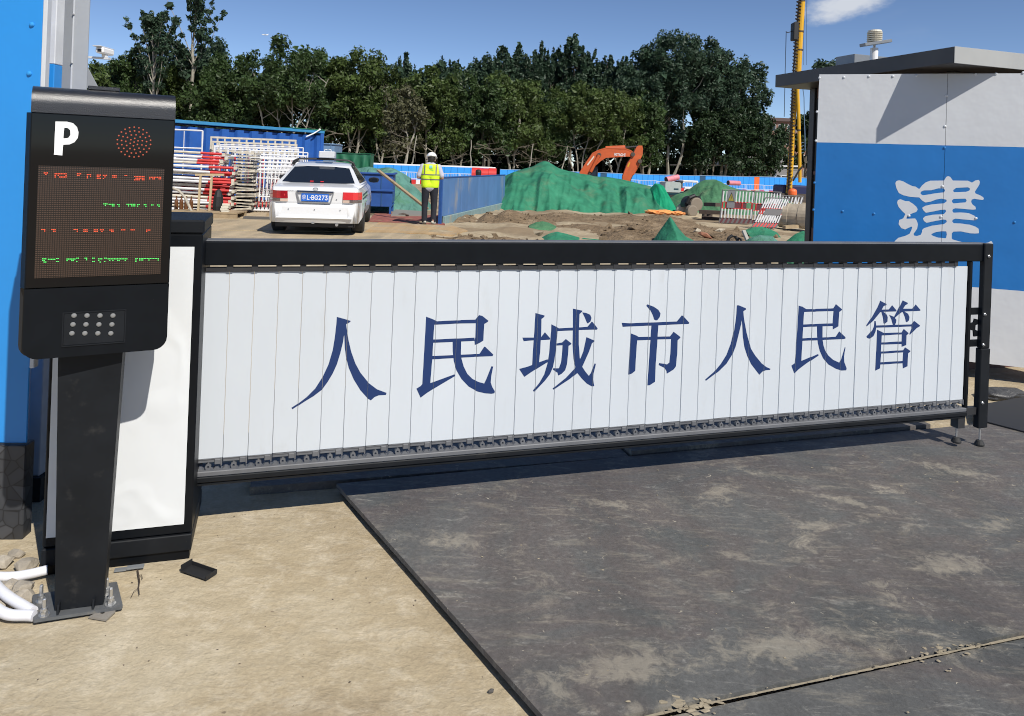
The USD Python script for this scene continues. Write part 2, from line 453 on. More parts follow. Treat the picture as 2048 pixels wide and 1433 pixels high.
RAIL_WHITE = mat('rail_white', (0.66, 0.66, 0.66), 0.5, var=0.08)
RAIL_RED = mat('rail_red', (0.52, 0.026, 0.024), 0.5, var=0.15)
RAIL_CREAM = mat('rail_cream', (0.52, 0.475, 0.385), 0.55, var=0.2, vscale=8, dirt=(0.25, 0.21, 0.15), dscale=6, damt=0.3)
RAIL_CREAM2 = mat('rail_grey_cream', (0.40, 0.365, 0.30), 0.6, var=0.25, vscale=8, dirt=(0.2, 0.17, 0.12), dscale=5, damt=0.4)
WOOD = mat('weathered_wood', (0.30, 0.225, 0.135), 0.8, var=0.25, vscale=5, stretch=(1, 1, 1), bump=0.3, bscale=30)
WOOD_PALE = mat('pale_wood', (0.42, 0.33, 0.2), 0.8, var=0.2, vscale=5)
NET = mat('green_debris_net', (0.036, 0.205, 0.115), 0.62, spec=0.25, var=0.28, vscale=2.4, dirt=(0.13, 0.20, 0.115), dscale=1.0, damt=0.42, bump=0.45, bscale=2.6, bdist=0.16, trans=0.12)
NET_BRIGHT = mat('bright_green_net', (0.012, 0.30, 0.145), 0.55, spec=0.3, var=0.14, vscale=2.0, bump=0.5, bscale=4.0, bdist=0.12, trans=0.15)
NET_PALE = mat('dusty_green_net', (0.075, 0.20, 0.10), 0.7, spec=0.2, var=0.22, vscale=1.4, dirt=(0.24, 0.27, 0.155), dscale=0.8, damt=0.5, bump=0.5, bscale=5.0, bdist=0.12, trans=0.1)
NET_TEAL = mat('teal_green_net', (0.10, 0.235, 0.19), 0.7, spec=0.2, var=0.28, vscale=2.0, dirt=(0.05, 0.165, 0.06), dscale=1.1, damt=0.5, bump=0.6, bscale=4.0, bdist=0.15, trans=0.1)
DIRT = mat('brown_dirt', (0.205, 0.148, 0.092), 0.95, spec=0.15, var=0.32, vscale=2.6, dirt=(0.33, 0.26, 0.175), dscale=1.3, damt=0.45, bump=0.9, bscale=9.0, bdist=0.12)
CLOD = mat('dirt_clod', (0.215, 0.158, 0.10), 0.95, spec=0.15, var=0.3, vscale=8, bump=0.6, bscale=25, bdist=0.03, rnd=0.25)
SANDY = mat('sandy_crumbs', (0.35, 0.30, 0.215), 0.95, spec=0.15, var=0.2, vscale=30, rnd=0.2)
ORANGE = mat('digger_orange', (0.47, 0.085, 0.018), 0.5, var=0.2, vscale=1.6, dirt=(0.20, 0.07, 0.03), dscale=1.5, damt=0.35)
WHITE = mat('white_paint', (0.74, 0.74, 0.74), 0.4)
YELLOW = mat('mast_yellow', (0.60, 0.33, 0.012), 0.45, var=0.15, vscale=0.8, dirt=(0.25, 0.16, 0.03), dscale=0.7, damt=0.2)
RUSTY = mat('rusty_steel', (0.062, 0.048, 0.038), 0.7, var=0.3, vscale=6)
PINK = mat('pink_pipe', (0.58, 0.20, 0.235), 0.5, var=0.15)
TEAL_DARK = mat('dark_teal', (0.01, 0.05, 0.07), 0.4)
PALE_BODY = mat('pale_machine_paint', (0.36, 0.41, 0.39), 0.45, var=0.08)
SACK = mat('white_sack', (0.48, 0.42, 0.32), 0.8, var=0.2, bump=0.6, bscale=9, bdist=0.05)
ORANGE_CLOTH = mat('orange_cloth', (0.75, 0.30, 0.09), 0.8, var=0.3, vscale=10)
BARK = mat('pale_bark', (0.30, 0.28, 0.23), 0.85, var=0.35, vscale=3.0, stretch=(1, 1, .35), space='world')
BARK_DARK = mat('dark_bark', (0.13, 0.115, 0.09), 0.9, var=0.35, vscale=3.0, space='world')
TWIG = mat('dry_twig', (0.20, 0.17, 0.125), 0.9, rnd=0.3)
LEAF_MID = leaf_mat('leaf_mid', (0.046, 0.080, 0.024), (0.150, 0.205, 0.058))
LEAF_OLIVE = leaf_mat('leaf_olive', (0.068, 0.102, 0.026), (0.205, 0.245, 0.066))
LEAF_POPLAR = leaf_mat('leaf_poplar', (0.038, 0.070, 0.040), (0.135, 0.190, 0.115), 0.25)
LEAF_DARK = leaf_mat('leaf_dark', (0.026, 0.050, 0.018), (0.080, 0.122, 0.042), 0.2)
LEAF_DRY = leaf_mat('leaf_dry', (0.085, 0.085, 0.042), (0.17, 0.16, 0.085), 0.2)
BRICK_FAR = usdkit.material(stage, LOOKS + '/far_brick', {
    'tc': ('texture_coordinate', {}), 'n': ('noise_texture', {'scale': 0.8, 'detail': 5.0}), 'r': ('rgb_ramp', {'ramp': [(0.3, (0.20, 0.105, 0.078)), (0.7, (0.28, 0.17, 0.13))]}),
    'p': ('principled_bsdf', {'roughness': 0.85})}, [('tc.object', 'n.vector'), ('n.fac', 'r.fac'), ('r.color', 'p.base_color')], surface='p.BSDF')
WALL_PALE = mat('pale_far_wall', (0.40, 0.40, 0.39), 0.8, var=0.15, vscale=0.6)
WALL_GREY = mat('grey_far_wall', (0.24, 0.235, 0.24), 0.8, var=0.2, vscale=0.6)
PANE_FAR = mat('far_window_glass', (0.02, 0.025, 0.03), 0.1)
CAR_WHITE = mat('car_white', (0.68, 0.69, 0.70), 0.28, coat=0.6, var=0.03, vscale=2)
CAR_GLASS = mat('car_glass', (0.010, 0.014, 0.022), 0.05, spec=0.6)
LAMP_RED = mat('tail_lamp_red', (0.30, 0.008, 0.014), 0.15, coat=0.8, var=0.3, vscale=12)
LAMP_BRIGHT = mat('tail_lamp_glow', (0.62, 0.03, 0.035), 0.2, coat=0.8)
LAMP_CLEAR = mat('lamp_clear', (0.55, 0.42, 0.34), 0.15, coat=0.8)
LAMP_SMOKE = mat('lamp_smoke', (0.12, 0.095, 0.09), 0.15, coat=0.8)
PLATE_BLUE = mat('plate_blue', (0.02, 0.12, 0.50), 0.4)
CHROME = mat('chrome', (0.62, 0.63, 0.64), 0.12, metal=1.0)
SILVER = mat('silver_trim', (0.34, 0.35, 0.36), 0.3, metal=0.5)
LIVERY_DARK = mat('livery_dark_green', (0.015, 0.05, 0.05), 0.35)
LIVERY_PALE = mat('livery_pale_green', (0.30, 0.48, 0.36), 0.35)
SKIN = mat('skin', (0.34, 0.19, 0.135), 0.6)
HAIR = mat('hair', (0.015, 0.012, 0.01), 0.6)
SHIRT = mat('pale_shirt', (0.42, 0.42, 0.49), 0.85, bump=0.3, bscale=14, bdist=0.02)
VEST = mat('hi_vis_yellow', (0.56, 0.80, 0.012), 0.7, var=0.06, bump=0.35, bscale=12, bdist=0.02)
TAPE = mat('grey_reflective_tape', (0.155, 0.15, 0.105), 0.45)
TROUSER = mat('navy_trousers', (0.010, 0.012, 0.020), 0.85, bump=0.4, bscale=12, bdist=0.02)
SHOE = mat('grey_shoe', (0.40, 0.38, 0.33), 0.7)
HELMET = mat('white_helmet', (0.76, 0.76, 0.76), 0.3)
VEST_LOGO = mat('vest_logo_blue', (0.16, 0.48, 0.52), 0.6)
VEST_PRINT = mat('vest_print_green', (0.22, 0.55, 0.12), 0.6)
PLATE_MAUVE = mat('barrier_maroon', (0.10, 0.028, 0.034), 0.6, var=0.2)
PLATE_GREY = mat('barrier_grey', (0.11, 0.105, 0.108), 0.6)
SIGN_GREY = mat('sign_grey', (0.16, 0.165, 0.175), 0.5)
SIGN_YELLOW = mat('sign_yellow', (0.26, 0.215, 0.03), 0.5)
BLACK_FLAT = mat('black_rubber_sheet', (0.012, 0.012, 0.013), 0.6)
RED_MESH = mat('red_ground_mesh', (0.235, 0.075, 0.06), 0.9, var=0.45, vscale=5, dirt=(0.31, 0.22, 0.13), dscale=2.2, damt=0.5)
LED_RED = mat('led_red', (1.0, 0.11, 0.04), 0.4, emit=0.3)
LED_GREEN = mat('led_green', (0.10, 1.0, 0.16), 0.4, emit=0.3)
LED_DIM = mat('led_dim_red', (0.42, 0.085, 0.045), 0.5, emit=0.05)
LENS = mat('lens_grey', (0.20, 0.20, 0.195), 0.25, coat=0.5)
# unlit matrix dots, their brown the ground's reflection painted into the colour
LED_MATRIX_REFLECT = usdkit.material(stage, LOOKS + '/led_matrix', {
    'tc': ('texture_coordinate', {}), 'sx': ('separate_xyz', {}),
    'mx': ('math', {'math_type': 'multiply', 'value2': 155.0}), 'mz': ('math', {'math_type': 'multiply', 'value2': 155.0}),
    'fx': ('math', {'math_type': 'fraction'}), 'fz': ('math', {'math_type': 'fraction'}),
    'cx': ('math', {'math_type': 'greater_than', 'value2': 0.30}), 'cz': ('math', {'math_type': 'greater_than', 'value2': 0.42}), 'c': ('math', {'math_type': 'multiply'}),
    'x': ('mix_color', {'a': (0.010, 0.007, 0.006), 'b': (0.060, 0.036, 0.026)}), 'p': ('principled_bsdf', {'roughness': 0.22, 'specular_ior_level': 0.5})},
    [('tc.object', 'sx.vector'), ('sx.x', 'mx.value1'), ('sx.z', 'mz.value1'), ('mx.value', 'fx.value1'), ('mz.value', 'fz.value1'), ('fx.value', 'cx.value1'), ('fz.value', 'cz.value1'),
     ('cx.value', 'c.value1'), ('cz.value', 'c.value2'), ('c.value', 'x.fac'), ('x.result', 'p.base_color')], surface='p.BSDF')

# packed earth: pale sandy crust with scuffs, finer grains and darker damp patches
GROUND = usdkit.material(stage, LOOKS + '/packed_earth', {
    'g': ('geometry', {}), 'ms': ('mapping', {'scale': (1.0, 1.35, 1.0), 'rotation': (0, 0, 0.1)}),
    'n1': ('noise_texture', {'scale': 1.1, 'detail': 6.0, 'roughness': 0.6}), 'n2': ('noise_texture', {'scale': 7.0, 'detail': 12.0, 'roughness': 0.76, 'distortion': 0.3}),
    'n3': ('noise_texture', {'scale': 70.0, 'detail': 6.0, 'roughness': 0.7}),
    'r1': ('rgb_ramp', {'ramp': [(0.32, (0.290, 0.230, 0.148)), (0.50, (0.375, 0.308, 0.203)), (0.66, (0.435, 0.375, 0.268))]}),
    'r2': ('map_range', {'range_type': 'smoothstep', 'from_min': 0.44, 'from_max': 0.70, 'to_min': 0.0, 'to_max': 0.62, 'clamp': True}),
    'x2': ('mix_color', {'b': (0.555, 0.49, 0.375)}),
    'r3': ('map_range', {'from_min': 0.25, 'from_max': 0.75, 'to_min': 0.84, 'to_max': 1.14, 'clamp': True}), 's3': ('vector_math', {'math_type': 'scale'}),
    'n5': ('noise_texture', {'scale': 26.0, 'detail': 2.0}), 'r5': ('map_range', {'range_type': 'smoothstep', 'from_min': 0.74, 'from_max': 0.79, 'to_min': 0.0, 'to_max': 0.7, 'clamp': True}),
    'x5': ('mix_color', {'b': (0.16, 0.12, 0.085)}),
    # churned brown earth takes over in the yard beyond the gate
    'sp': ('separate_xyz', {}), 'yd': ('map_range', {'range_type': 'smoothstep', 'from_min': 13.0, 'from_max': 17.0, 'to_min': 0.0, 'to_max': 1.0, 'clamp': True}),
    'nd': ('noise_texture', {'scale': 0.55, 'detail': 7.0, 'roughness': 0.65}), 'rd': ('map_range', {'range_type': 'smoothstep', 'from_min': 0.42, 'from_max': 0.58, 'to_min': 0.0, 'to_max': 0.9, 'clamp': True}),
    'md': ('math', {'math_type': 'multiply'}), 'xd': ('mix_color', {'b': (0.215, 0.160, 0.102)}),
    'p': ('principled_bsdf', {'roughness': 0.95, 'specular_ior_level': 0.15}),
    'b1': ('bump', {'strength': 0.7, 'distance': 0.017}), 'b2': ('bump', {'strength': 0.6, 'distance': 0.006}), 'nb': ('noise_texture', {'scale': 10.0, 'detail': 7.0, 'roughness': 0.62, 'distortion': 0.2})},
    [('g.position', 'ms.vector'), ('g.position', 'n1.vector'), ('ms.vector', 'n2.vector'), ('g.position', 'n3.vector'), ('ms.vector', 'nb.vector'), ('g.position', 'n5.vector'),
     ('n1.fac', 'r1.fac'), ('n2.fac', 'r2.value'), ('r2.result', 'x2.fac'), ('r1.color', 'x2.a'), ('n3.fac', 'r3.value'), ('x2.result', 's3.vector1'), ('r3.result', 's3.scale'),
     ('n5.fac', 'r5.value'), ('r5.result', 'x5.fac'), ('s3.vector', 'x5.a'),
     ('g.position', 'sp.vector'), ('sp.y', 'yd.value'), ('g.position', 'nd.vector'), ('nd.fac', 'rd.value'), ('yd.result', 'md.value1'), ('rd.result', 'md.value2'), ('md.value', 'xd.fac'), ('x5.result', 'xd.a'),
     ('xd.result', 'p.base_color'), ('nb.fac', 'b1.height'), ('n3.fac', 'b2.height'), ('b1.normal', 'b2.normal'), ('b2.normal', 'p.normal')], surface='p.BSDF')


def steel_plate_mat(name, c_a, c_b, c_c, dust, damt, scale=1.0, patches=False):
    "old rolled steel road plate: blotches of mill scale and rust under dust, scuffs in two directions"
    N = {
        'g': ('geometry', {}), 'm1': ('mapping', {'scale': (1.0, 1.35, 1.0), 'rotation': (0, 0, -0.12)}), 'm2': ('mapping', {'rotation': (0, 0, 0.75), 'scale': (1.3, 6.0, 1.0)}), 'm3': ('mapping', {'rotation': (0, 0, -0.35), 'scale': (1.4, 4.5, 1.0)}),
        'n1': ('noise_texture', {'scale': 1.15 * scale, 'detail': 7.0, 'roughness': 0.62, 'distortion': 0.8}), 'r1': ('rgb_ramp', {'ramp': [(0.36, c_a), (0.48, c_b), (0.60, c_c)]}),
        'n2': ('noise_texture', {'scale': 4.2 * scale, 'detail': 10.0, 'roughness': 0.78, 'distortion': 0.6}), 'r2': ('map_range', {'range_type': 'smoothstep', 'from_min': 0.52, 'from_max': 0.70, 'to_min': 0.0, 'to_max': 0.80, 'clamp': True}),
        'nm': ('noise_texture', {'scale': 0.9 * scale, 'detail': 4.0, 'roughness': 0.6}), 'rm': ('map_range', {'range_type': 'smoothstep', 'from_min': 0.34, 'from_max': 0.70, 'to_min': 0.10, 'to_max': 1.25 * damt, 'clamp': True}), 'k2': ('math', {'math_type': 'multiply'}),
        'x2': ('mix_color', {'b': dust}),
        'n3': ('noise_texture', {'scale': 3.4 * scale, 'detail': 8.0, 'roughness': 0.74, 'distortion': 0.3}), 'r3': ('map_range', {'range_type': 'smoothstep', 'from_min': 0.52, 'from_max': 0.70, 'to_min': 0.0, 'to_max': 0.42, 'clamp': True}), 'x3': ('mix_color', {'b': tuple(0.8 * v for v in dust)}),
        'n4': ('noise_texture', {'scale': 6.5 * scale, 'detail': 10.0, 'roughness': 0.80, 'distortion': 0.9}), 'r4': ('map_range', {'range_type': 'smoothstep', 'from_min': 0.54, 'from_max': 0.66, 'to_min': 0.0, 'to_max': 0.40, 'clamp': True}), 'x4': ('mix_color', {'b': (0.30, 0.29, 0.26)}),
        'n5': ('noise_texture', {'scale': 22.0, 'detail': 5.0, 'roughness': 0.65, 'distortion': 1.2}), 'r5': ('map_range', {'range_type': 'smoothstep', 'from_min': 0.66, 'from_max': 0.73, 'to_min': 0.0, 'to_max': 0.8, 'clamp': True}), 'x5': ('mix_color', {'b': tuple(1.25 * v for v in dust)}),
        'n6': ('noise_texture', {'scale': 55.0, 'detail': 5.0, 'roughness': 0.75}), 'r6': ('map_range', {'from_min': 0.25, 'from_max': 0.75, 'to_min': 0.70, 'to_max': 1.30, 'clamp': True}), 's6': ('vector_math', {'math_type': 'scale'}),
        'm7': ('mapping', {'rotation': (0, 0, 0.50), 'scale': (2.6, 0.16, 1.0)}), 'n7': ('noise_texture', {'scale': 1.5, 'detail': 4.0, 'roughness': 0.55}), 'r7': ('map_range', {'from_min': 0.3, 'from_max': 0.7, 'to_min': 0.84, 'to_max': 1.18, 'clamp': True}), 's7': ('vector_math', {'math_type': 'scale'}),
        'p': ('principled_bsdf', {'specular_ior_level': 0.35}), 'rr': ('map_range', {'from_min': 0.3, 'from_max': 0.7, 'to_min': 0.50, 'to_max': 0.78, 'clamp': True}),
        'b': ('bump', {'strength': 0.5, 'distance': 0.006})}
    L = [('g.position', 'm1.vector'), ('g.position', 'm2.vector'), ('g.position', 'm3.vector'), ('m1.vector', 'n1.vector'), ('m1.vector', 'n2.vector'), ('g.position', 'nm.vector'), ('m2.vector', 'n3.vector'), ('m3.vector', 'n4.vector'), ('m1.vector', 'n5.vector'), ('g.position', 'n6.vector'),
         ('n1.fac', 'r1.fac'), ('n2.fac', 'r2.value'), ('nm.fac', 'rm.value'), ('r2.result', 'k2.value1'), ('rm.result', 'k2.value2'), ('k2.value', 'x2.fac'), ('r1.color', 'x2.a'),
         ('n3.fac', 'r3.value'), ('r3.result', 'x3.fac'), ('x2.result', 'x3.a'), ('n4.fac', 'r4.value'), ('r4.result', 'x4.fac'), ('x3.result', 'x4.a'),
         ('n5.fac', 'r5.value'), ('r5.result', 'x5.fac'), ('x4.result', 'x5.a'), ('n6.fac', 'r6.value'), ('x5.result', 's6.vector1'), ('r6.result', 's6.scale'), ('g.position', 'm7.vector'), ('m7.vector', 'n7.vector'), ('n7.fac', 'r7.value'), ('s6.vector', 's7.vector1'), ('r7.result', 's7.scale'), ('n2.fac', 'rr.value'), ('rr.result', 'p.roughness'), ('n2.fac', 'b.height'), ('b.normal', 'p.normal')]
    col = plate_dust(N, L, 'g.position', 's7.vector', dust) if patches else 's7.vector'
    L.append((col, 'p.base_color'))
    return usdkit.material(stage, f'{LOOKS}/{name}', N, L, surface='p.BSDF')


PATCHES = [((1405, 905), .10, .22, -.62), ((1440, 985), .09, .20, -.62), ((1640, 1052), .17, .06, .2), ((1775, 1190), .055, .10, .1), ((2000, 1050), .14, .05, .5), ((1350, 1415), .22, .05, .25), ((1120, 1380), .14, .05, -.9), ((1480, 1110), .10, .05, .1),
           ((1560, 1290), .30, .10, .3), ((1900, 1130), .20, .10, .4), ((1230, 1010), .16, .06, -.1), ((1720, 1010), .25, .05, -.55), ((1900, 940), .30, .08, -.5), ((900, 1080), .18, .07, -.2), ((1260, 1330), .30, .10, .3)]


def plate_dust(N, L, coord, col, dust):
    "dried mud dropped and scraped off by wheels and boots: worn patches where they lie"
    prev = None
    for i, (p, a, b, r) in enumerate(PATCHES):
        q = gp(*p, .04); k = f'q{i}'
        N[k + 'm'] = ('mapping', {'mapping_type': 'texture', 'location': (q[0], q[1], .04), 'rotation': (0, 0, r), 'scale': (a, b, 1.0)})
        N[k + 'l'] = ('vector_math', {'math_type': 'length'}); N[k + 's'] = ('math', {'math_type': 'subtract', 'value1': 1.0})
        L += [(coord, k + 'm.vector'), (k + 'm.vector', k + 'l.vector1'), (k + 'l.value', k + 's.value2')]
        if prev:
            N[k + 'x'] = ('math', {'math_type': 'maximum'}); L += [(prev, k + 'x.value1'), (k + 's.value', k + 'x.value2')]; prev = k + 'x.value'
        else:
            prev = k + 's.value'
    N['qn'] = ('noise_texture', {'scale': 16.0, 'detail': 10.0, 'roughness': 0.74, 'distortion': .6}); N['qa'] = ('math', {'math_type': 'multiply_add', 'value2': 5.2, 'value3': -2.75}); N['qs'] = ('math', {'math_type': 'add'})
    N['qr'] = ('map_range', {'range_type': 'smoothstep', 'from_min': -.15, 'from_max': .95, 'to_min': 0.0, 'to_max': 0.45, 'clamp': True}); N['qx'] = ('mix_color', {'b': dust})
    L += [('g.position', 'qn.vector'), ('qn.fac', 'qa.value1'), ('qa.value', 'qs.value1'), (prev, 'qs.value2'), ('qs.value', 'qr.value'), ('qr.result', 'qx.fac'), (col, 'qx.a')]
    return 'qx.result'


PLATE_DARK = steel_plate_mat('dark_road_plate', (0.074, 0.077, 0.075), (0.094, 0.083, 0.078), (0.088, 0.089, 0.086), (0.34, 0.305, 0.24), 0.9, 1.0, True)
PLATE_TAN = steel_plate_mat('dusty_road_plate', (0.27, 0.225, 0.155), (0.36, 0.29, 0.19), (0.42, 0.33, 0.21), (0.46, 0.38, 0.26), 0.8, 0.8)
PLATE_ORANGE = steel_plate_mat('rusty_road_plate', (0.36, 0.24, 0.12), (0.42, 0.29, 0.15), (0.36, 0.28, 0.18), (0.46, 0.38, 0.26), 0.7, 0.8)

SCREW_BLUE = mat('screw_blue', (0.02, 0.165, 0.43), 0.35)

# ================================================================== THE GROUND
def terrain(X, Y):
    X = np.asarray(X, float); Y = np.asarray(Y, float)
    t = np.clip((Y - 22) / 60, 0, 1)
    z = -0.62 * t * t * (3 - 2 * t) - 0.25 * np.clip((X - 5) / 25, 0, 1) * t
    return z


def tz(x, y):
    return float(terrain(np.array([x]), np.array([y]))[0])


def ground_z(X, Y):
    near = np.exp(-((X + .6) / 3.2) ** 2 - ((Y - 2.8) / 2.6) ** 2)
    z = terrain(X, Y) + near * (0.022 * fbm2(X, Y, 1.7, 4, 1) + 0.010 * fbm2(X * 1.0, Y * 1.6, 8.0, 4, 2)) - 0.004 * near
    yard = np.clip((Y - 13.5) / 2, 0, 1) * np.clip((70 - Y) / 20, 0, 1) * np.clip((X + 3.5) / 2.0, 0, 1)
    z = z + yard * (0.28 * np.abs(fbm2(X, Y, .55, 5, 3)) ** 1.0 - .03 + 0.12 * fbm2(X, Y, 2.0, 4, 4))
    return z


_gx = np.concatenate([[-3000, -900, -300, -120], np.arange(-60, -12, 4.0), np.arange(-12, -2.8, .4), np.arange(-2.8, 1.6, .035), np.arange(1.6, 14, .3), np.arange(14, 60, 4.0), [120, 300, 900, 3000]])
_gy = np.concatenate([[-900, -200, -60], np.arange(-30, 0, 5.0), np.arange(0, 1.5, .25), np.arange(1.5, 4.4, .035), np.arange(4.4, 13, .4), np.arange(13, 30, .18), np.arange(30, 110, 3.0), [150, 300, 900, 3000]])
_g = grid(_gx, _gy, ground_z)
single('ground', _g, GROUND, 'packed sandy earth in front of the gate, churned brown in the yard behind', 'ground', kind='structure', smooth=True)

# ================================================================== THE FRAME OF THE GATE
GA = math.radians(17.671)
BO = np.array([-1.2168, 2.9730, 0.0])
E1 = np.array([math.cos(GA), math.sin(GA), 0]); E2 = np.array([-math.sin(GA), math.cos(GA), 0])


class Frame:
    def __init__(self, o, rz):
        self.o, self.rz = np.array(o, float), rz
        self.e1 = np.array([math.cos(rz), math.sin(rz), 0]); self.e2 = np.array([-math.sin(rz), math.cos(rz), 0])

    def lp(self, px, py, y0=0.0):
        "pixel -> (x, z) on the upright plane y = y0 of this frame"
        P = onplane(px, py, self.o + self.e2 * y0, self.e2) - self.o
        return float(P @ self.e1), float(P[2])

    def poly(self, pts, y0=0.0, o=(0, 0), s=1.0):
        p = Polygon([self.lp(o[0] + x / s, o[1] + y / s, y0) for x, y in pts])
        return p if p.is_valid else p.buffer(0)

    def w(self, x, y, z):
        return self.o + self.e1 * x + self.e2 * y + [0, 0, z]

    def g(self, px, py, z=0.0):
        P = gp(px, py, z) - self.o
        return float(P @ self.e1), float(P @ self.e2)


GF = Frame(BO, GA)


def T3(geo):
    return geo


# ------------------------------------------------------------------ steel road plates
def road_plate(name, poly, z0, z1, m, label, grp=None):
    t = Thing(name, label, 'road plate', BO, GA, grp)
    v, f = ext(poly, z1 - z0)
    v = np.array(v); v[:, 2] += z0
    t.part('plate', (v, f), m)
    return t


_sl = (0.417 / -1.543)
road_plate('road_plate', Polygon([(.576, .29), (.576 + 1.655 * -_sl, -1.365), (2.05, -1.372), (3.4, -1.36), (5.9, -1.375), (5.9, .285), (3.0, .295)]), .021, .040, PLATE_DARK, 'large dark steel plate lying in front of the white gate')
road_plate('road_plate', Polygon([(1.036, -1.40), (2.4, -1.388), (6.5, -1.41), (6.5, -4.2), (1.78, -4.2)]), .016, .035, PLATE_DARK, 'dark steel plate beyond the crusty seam at the lower right corner')
road_plate('road_plate', Polygon([(.198, .345), (2.08, .302), (2.12, 1.75), (.24, 1.80)]), -.02, .036, PLATE_DARK, 'shaded steel plate under the left half of the gate')
road_plate('road_plate', Polygon([(2.10, .312), (4.12, .310), (4.10, 1.70), (2.14, 1.72)]), -.02, .058, PLATE_DARK, 'raised steel plate under the right half of the gate')
road_plate('rubber_mat', Polygon([GF.g(1945, 812, .05), GF.g(2060, 792, .05), GF.g(2160, 850, .05), GF.g(2060, 866, .05), GF.g(1952, 838, .05)]), -.01, .05, BLACK_FLAT, 'black rubber sheet on the ground to the right of the gate post')
# crumbs of dry sand along the seam and on the plates
_c = []
for i in range(1500):
    if i < 1380:
        x = RNG.uniform(1.35, 4.6); cl = max(0.0, math.sin(x * 5.3 + .9) * .6 + math.sin(x * 13.7 + 1) * .5)
        if RNG.random() > .03 + cl * .42: continue
        y = -1.386 + RNG.normal(0, .006 + .016 * cl)
        s = RNG.uniform(.002, .008) * (0.6 + .9 * cl)
        fl_ = .16
    else:
        x, y, s, fl_ = RNG.uniform(.9, 4.5), RNG.uniform(-2.4, .1), RNG.uniform(.0015, .005), .5
    p = RNG.normal(0, 1, (9, 3)); p /= np.linalg.norm(p, axis=1, keepdims=True)
    _c.append(tf(hullof(p * [s * RNG.uniform(1.0, 2.4), s, s * fl_]), None, GF.w(x, y, .0405 + s * fl_ * .3)))
for i in range(60):                              # the seam itself, filled flush with sand
    x = 1.1 + i * .06
    w0, w1 = (.002 + .004 * RNG.random() for _ in range(2))
    v = np.array([GF.w(x, -1.386 - w0, .0395), GF.w(x + .061, -1.386 - w1, .0395), GF.w(x + .061, -1.386 + w1, .0395), GF.w(x, -1.386 + w0, .0395)])
    _c.append((v, np.array([[0, 1, 2, 3]])))
single('sand_crumbs', _c, SANDY, 'pale dry sand and crumbs caught in the seam between two steel plates', 'sand', kind='stuff')

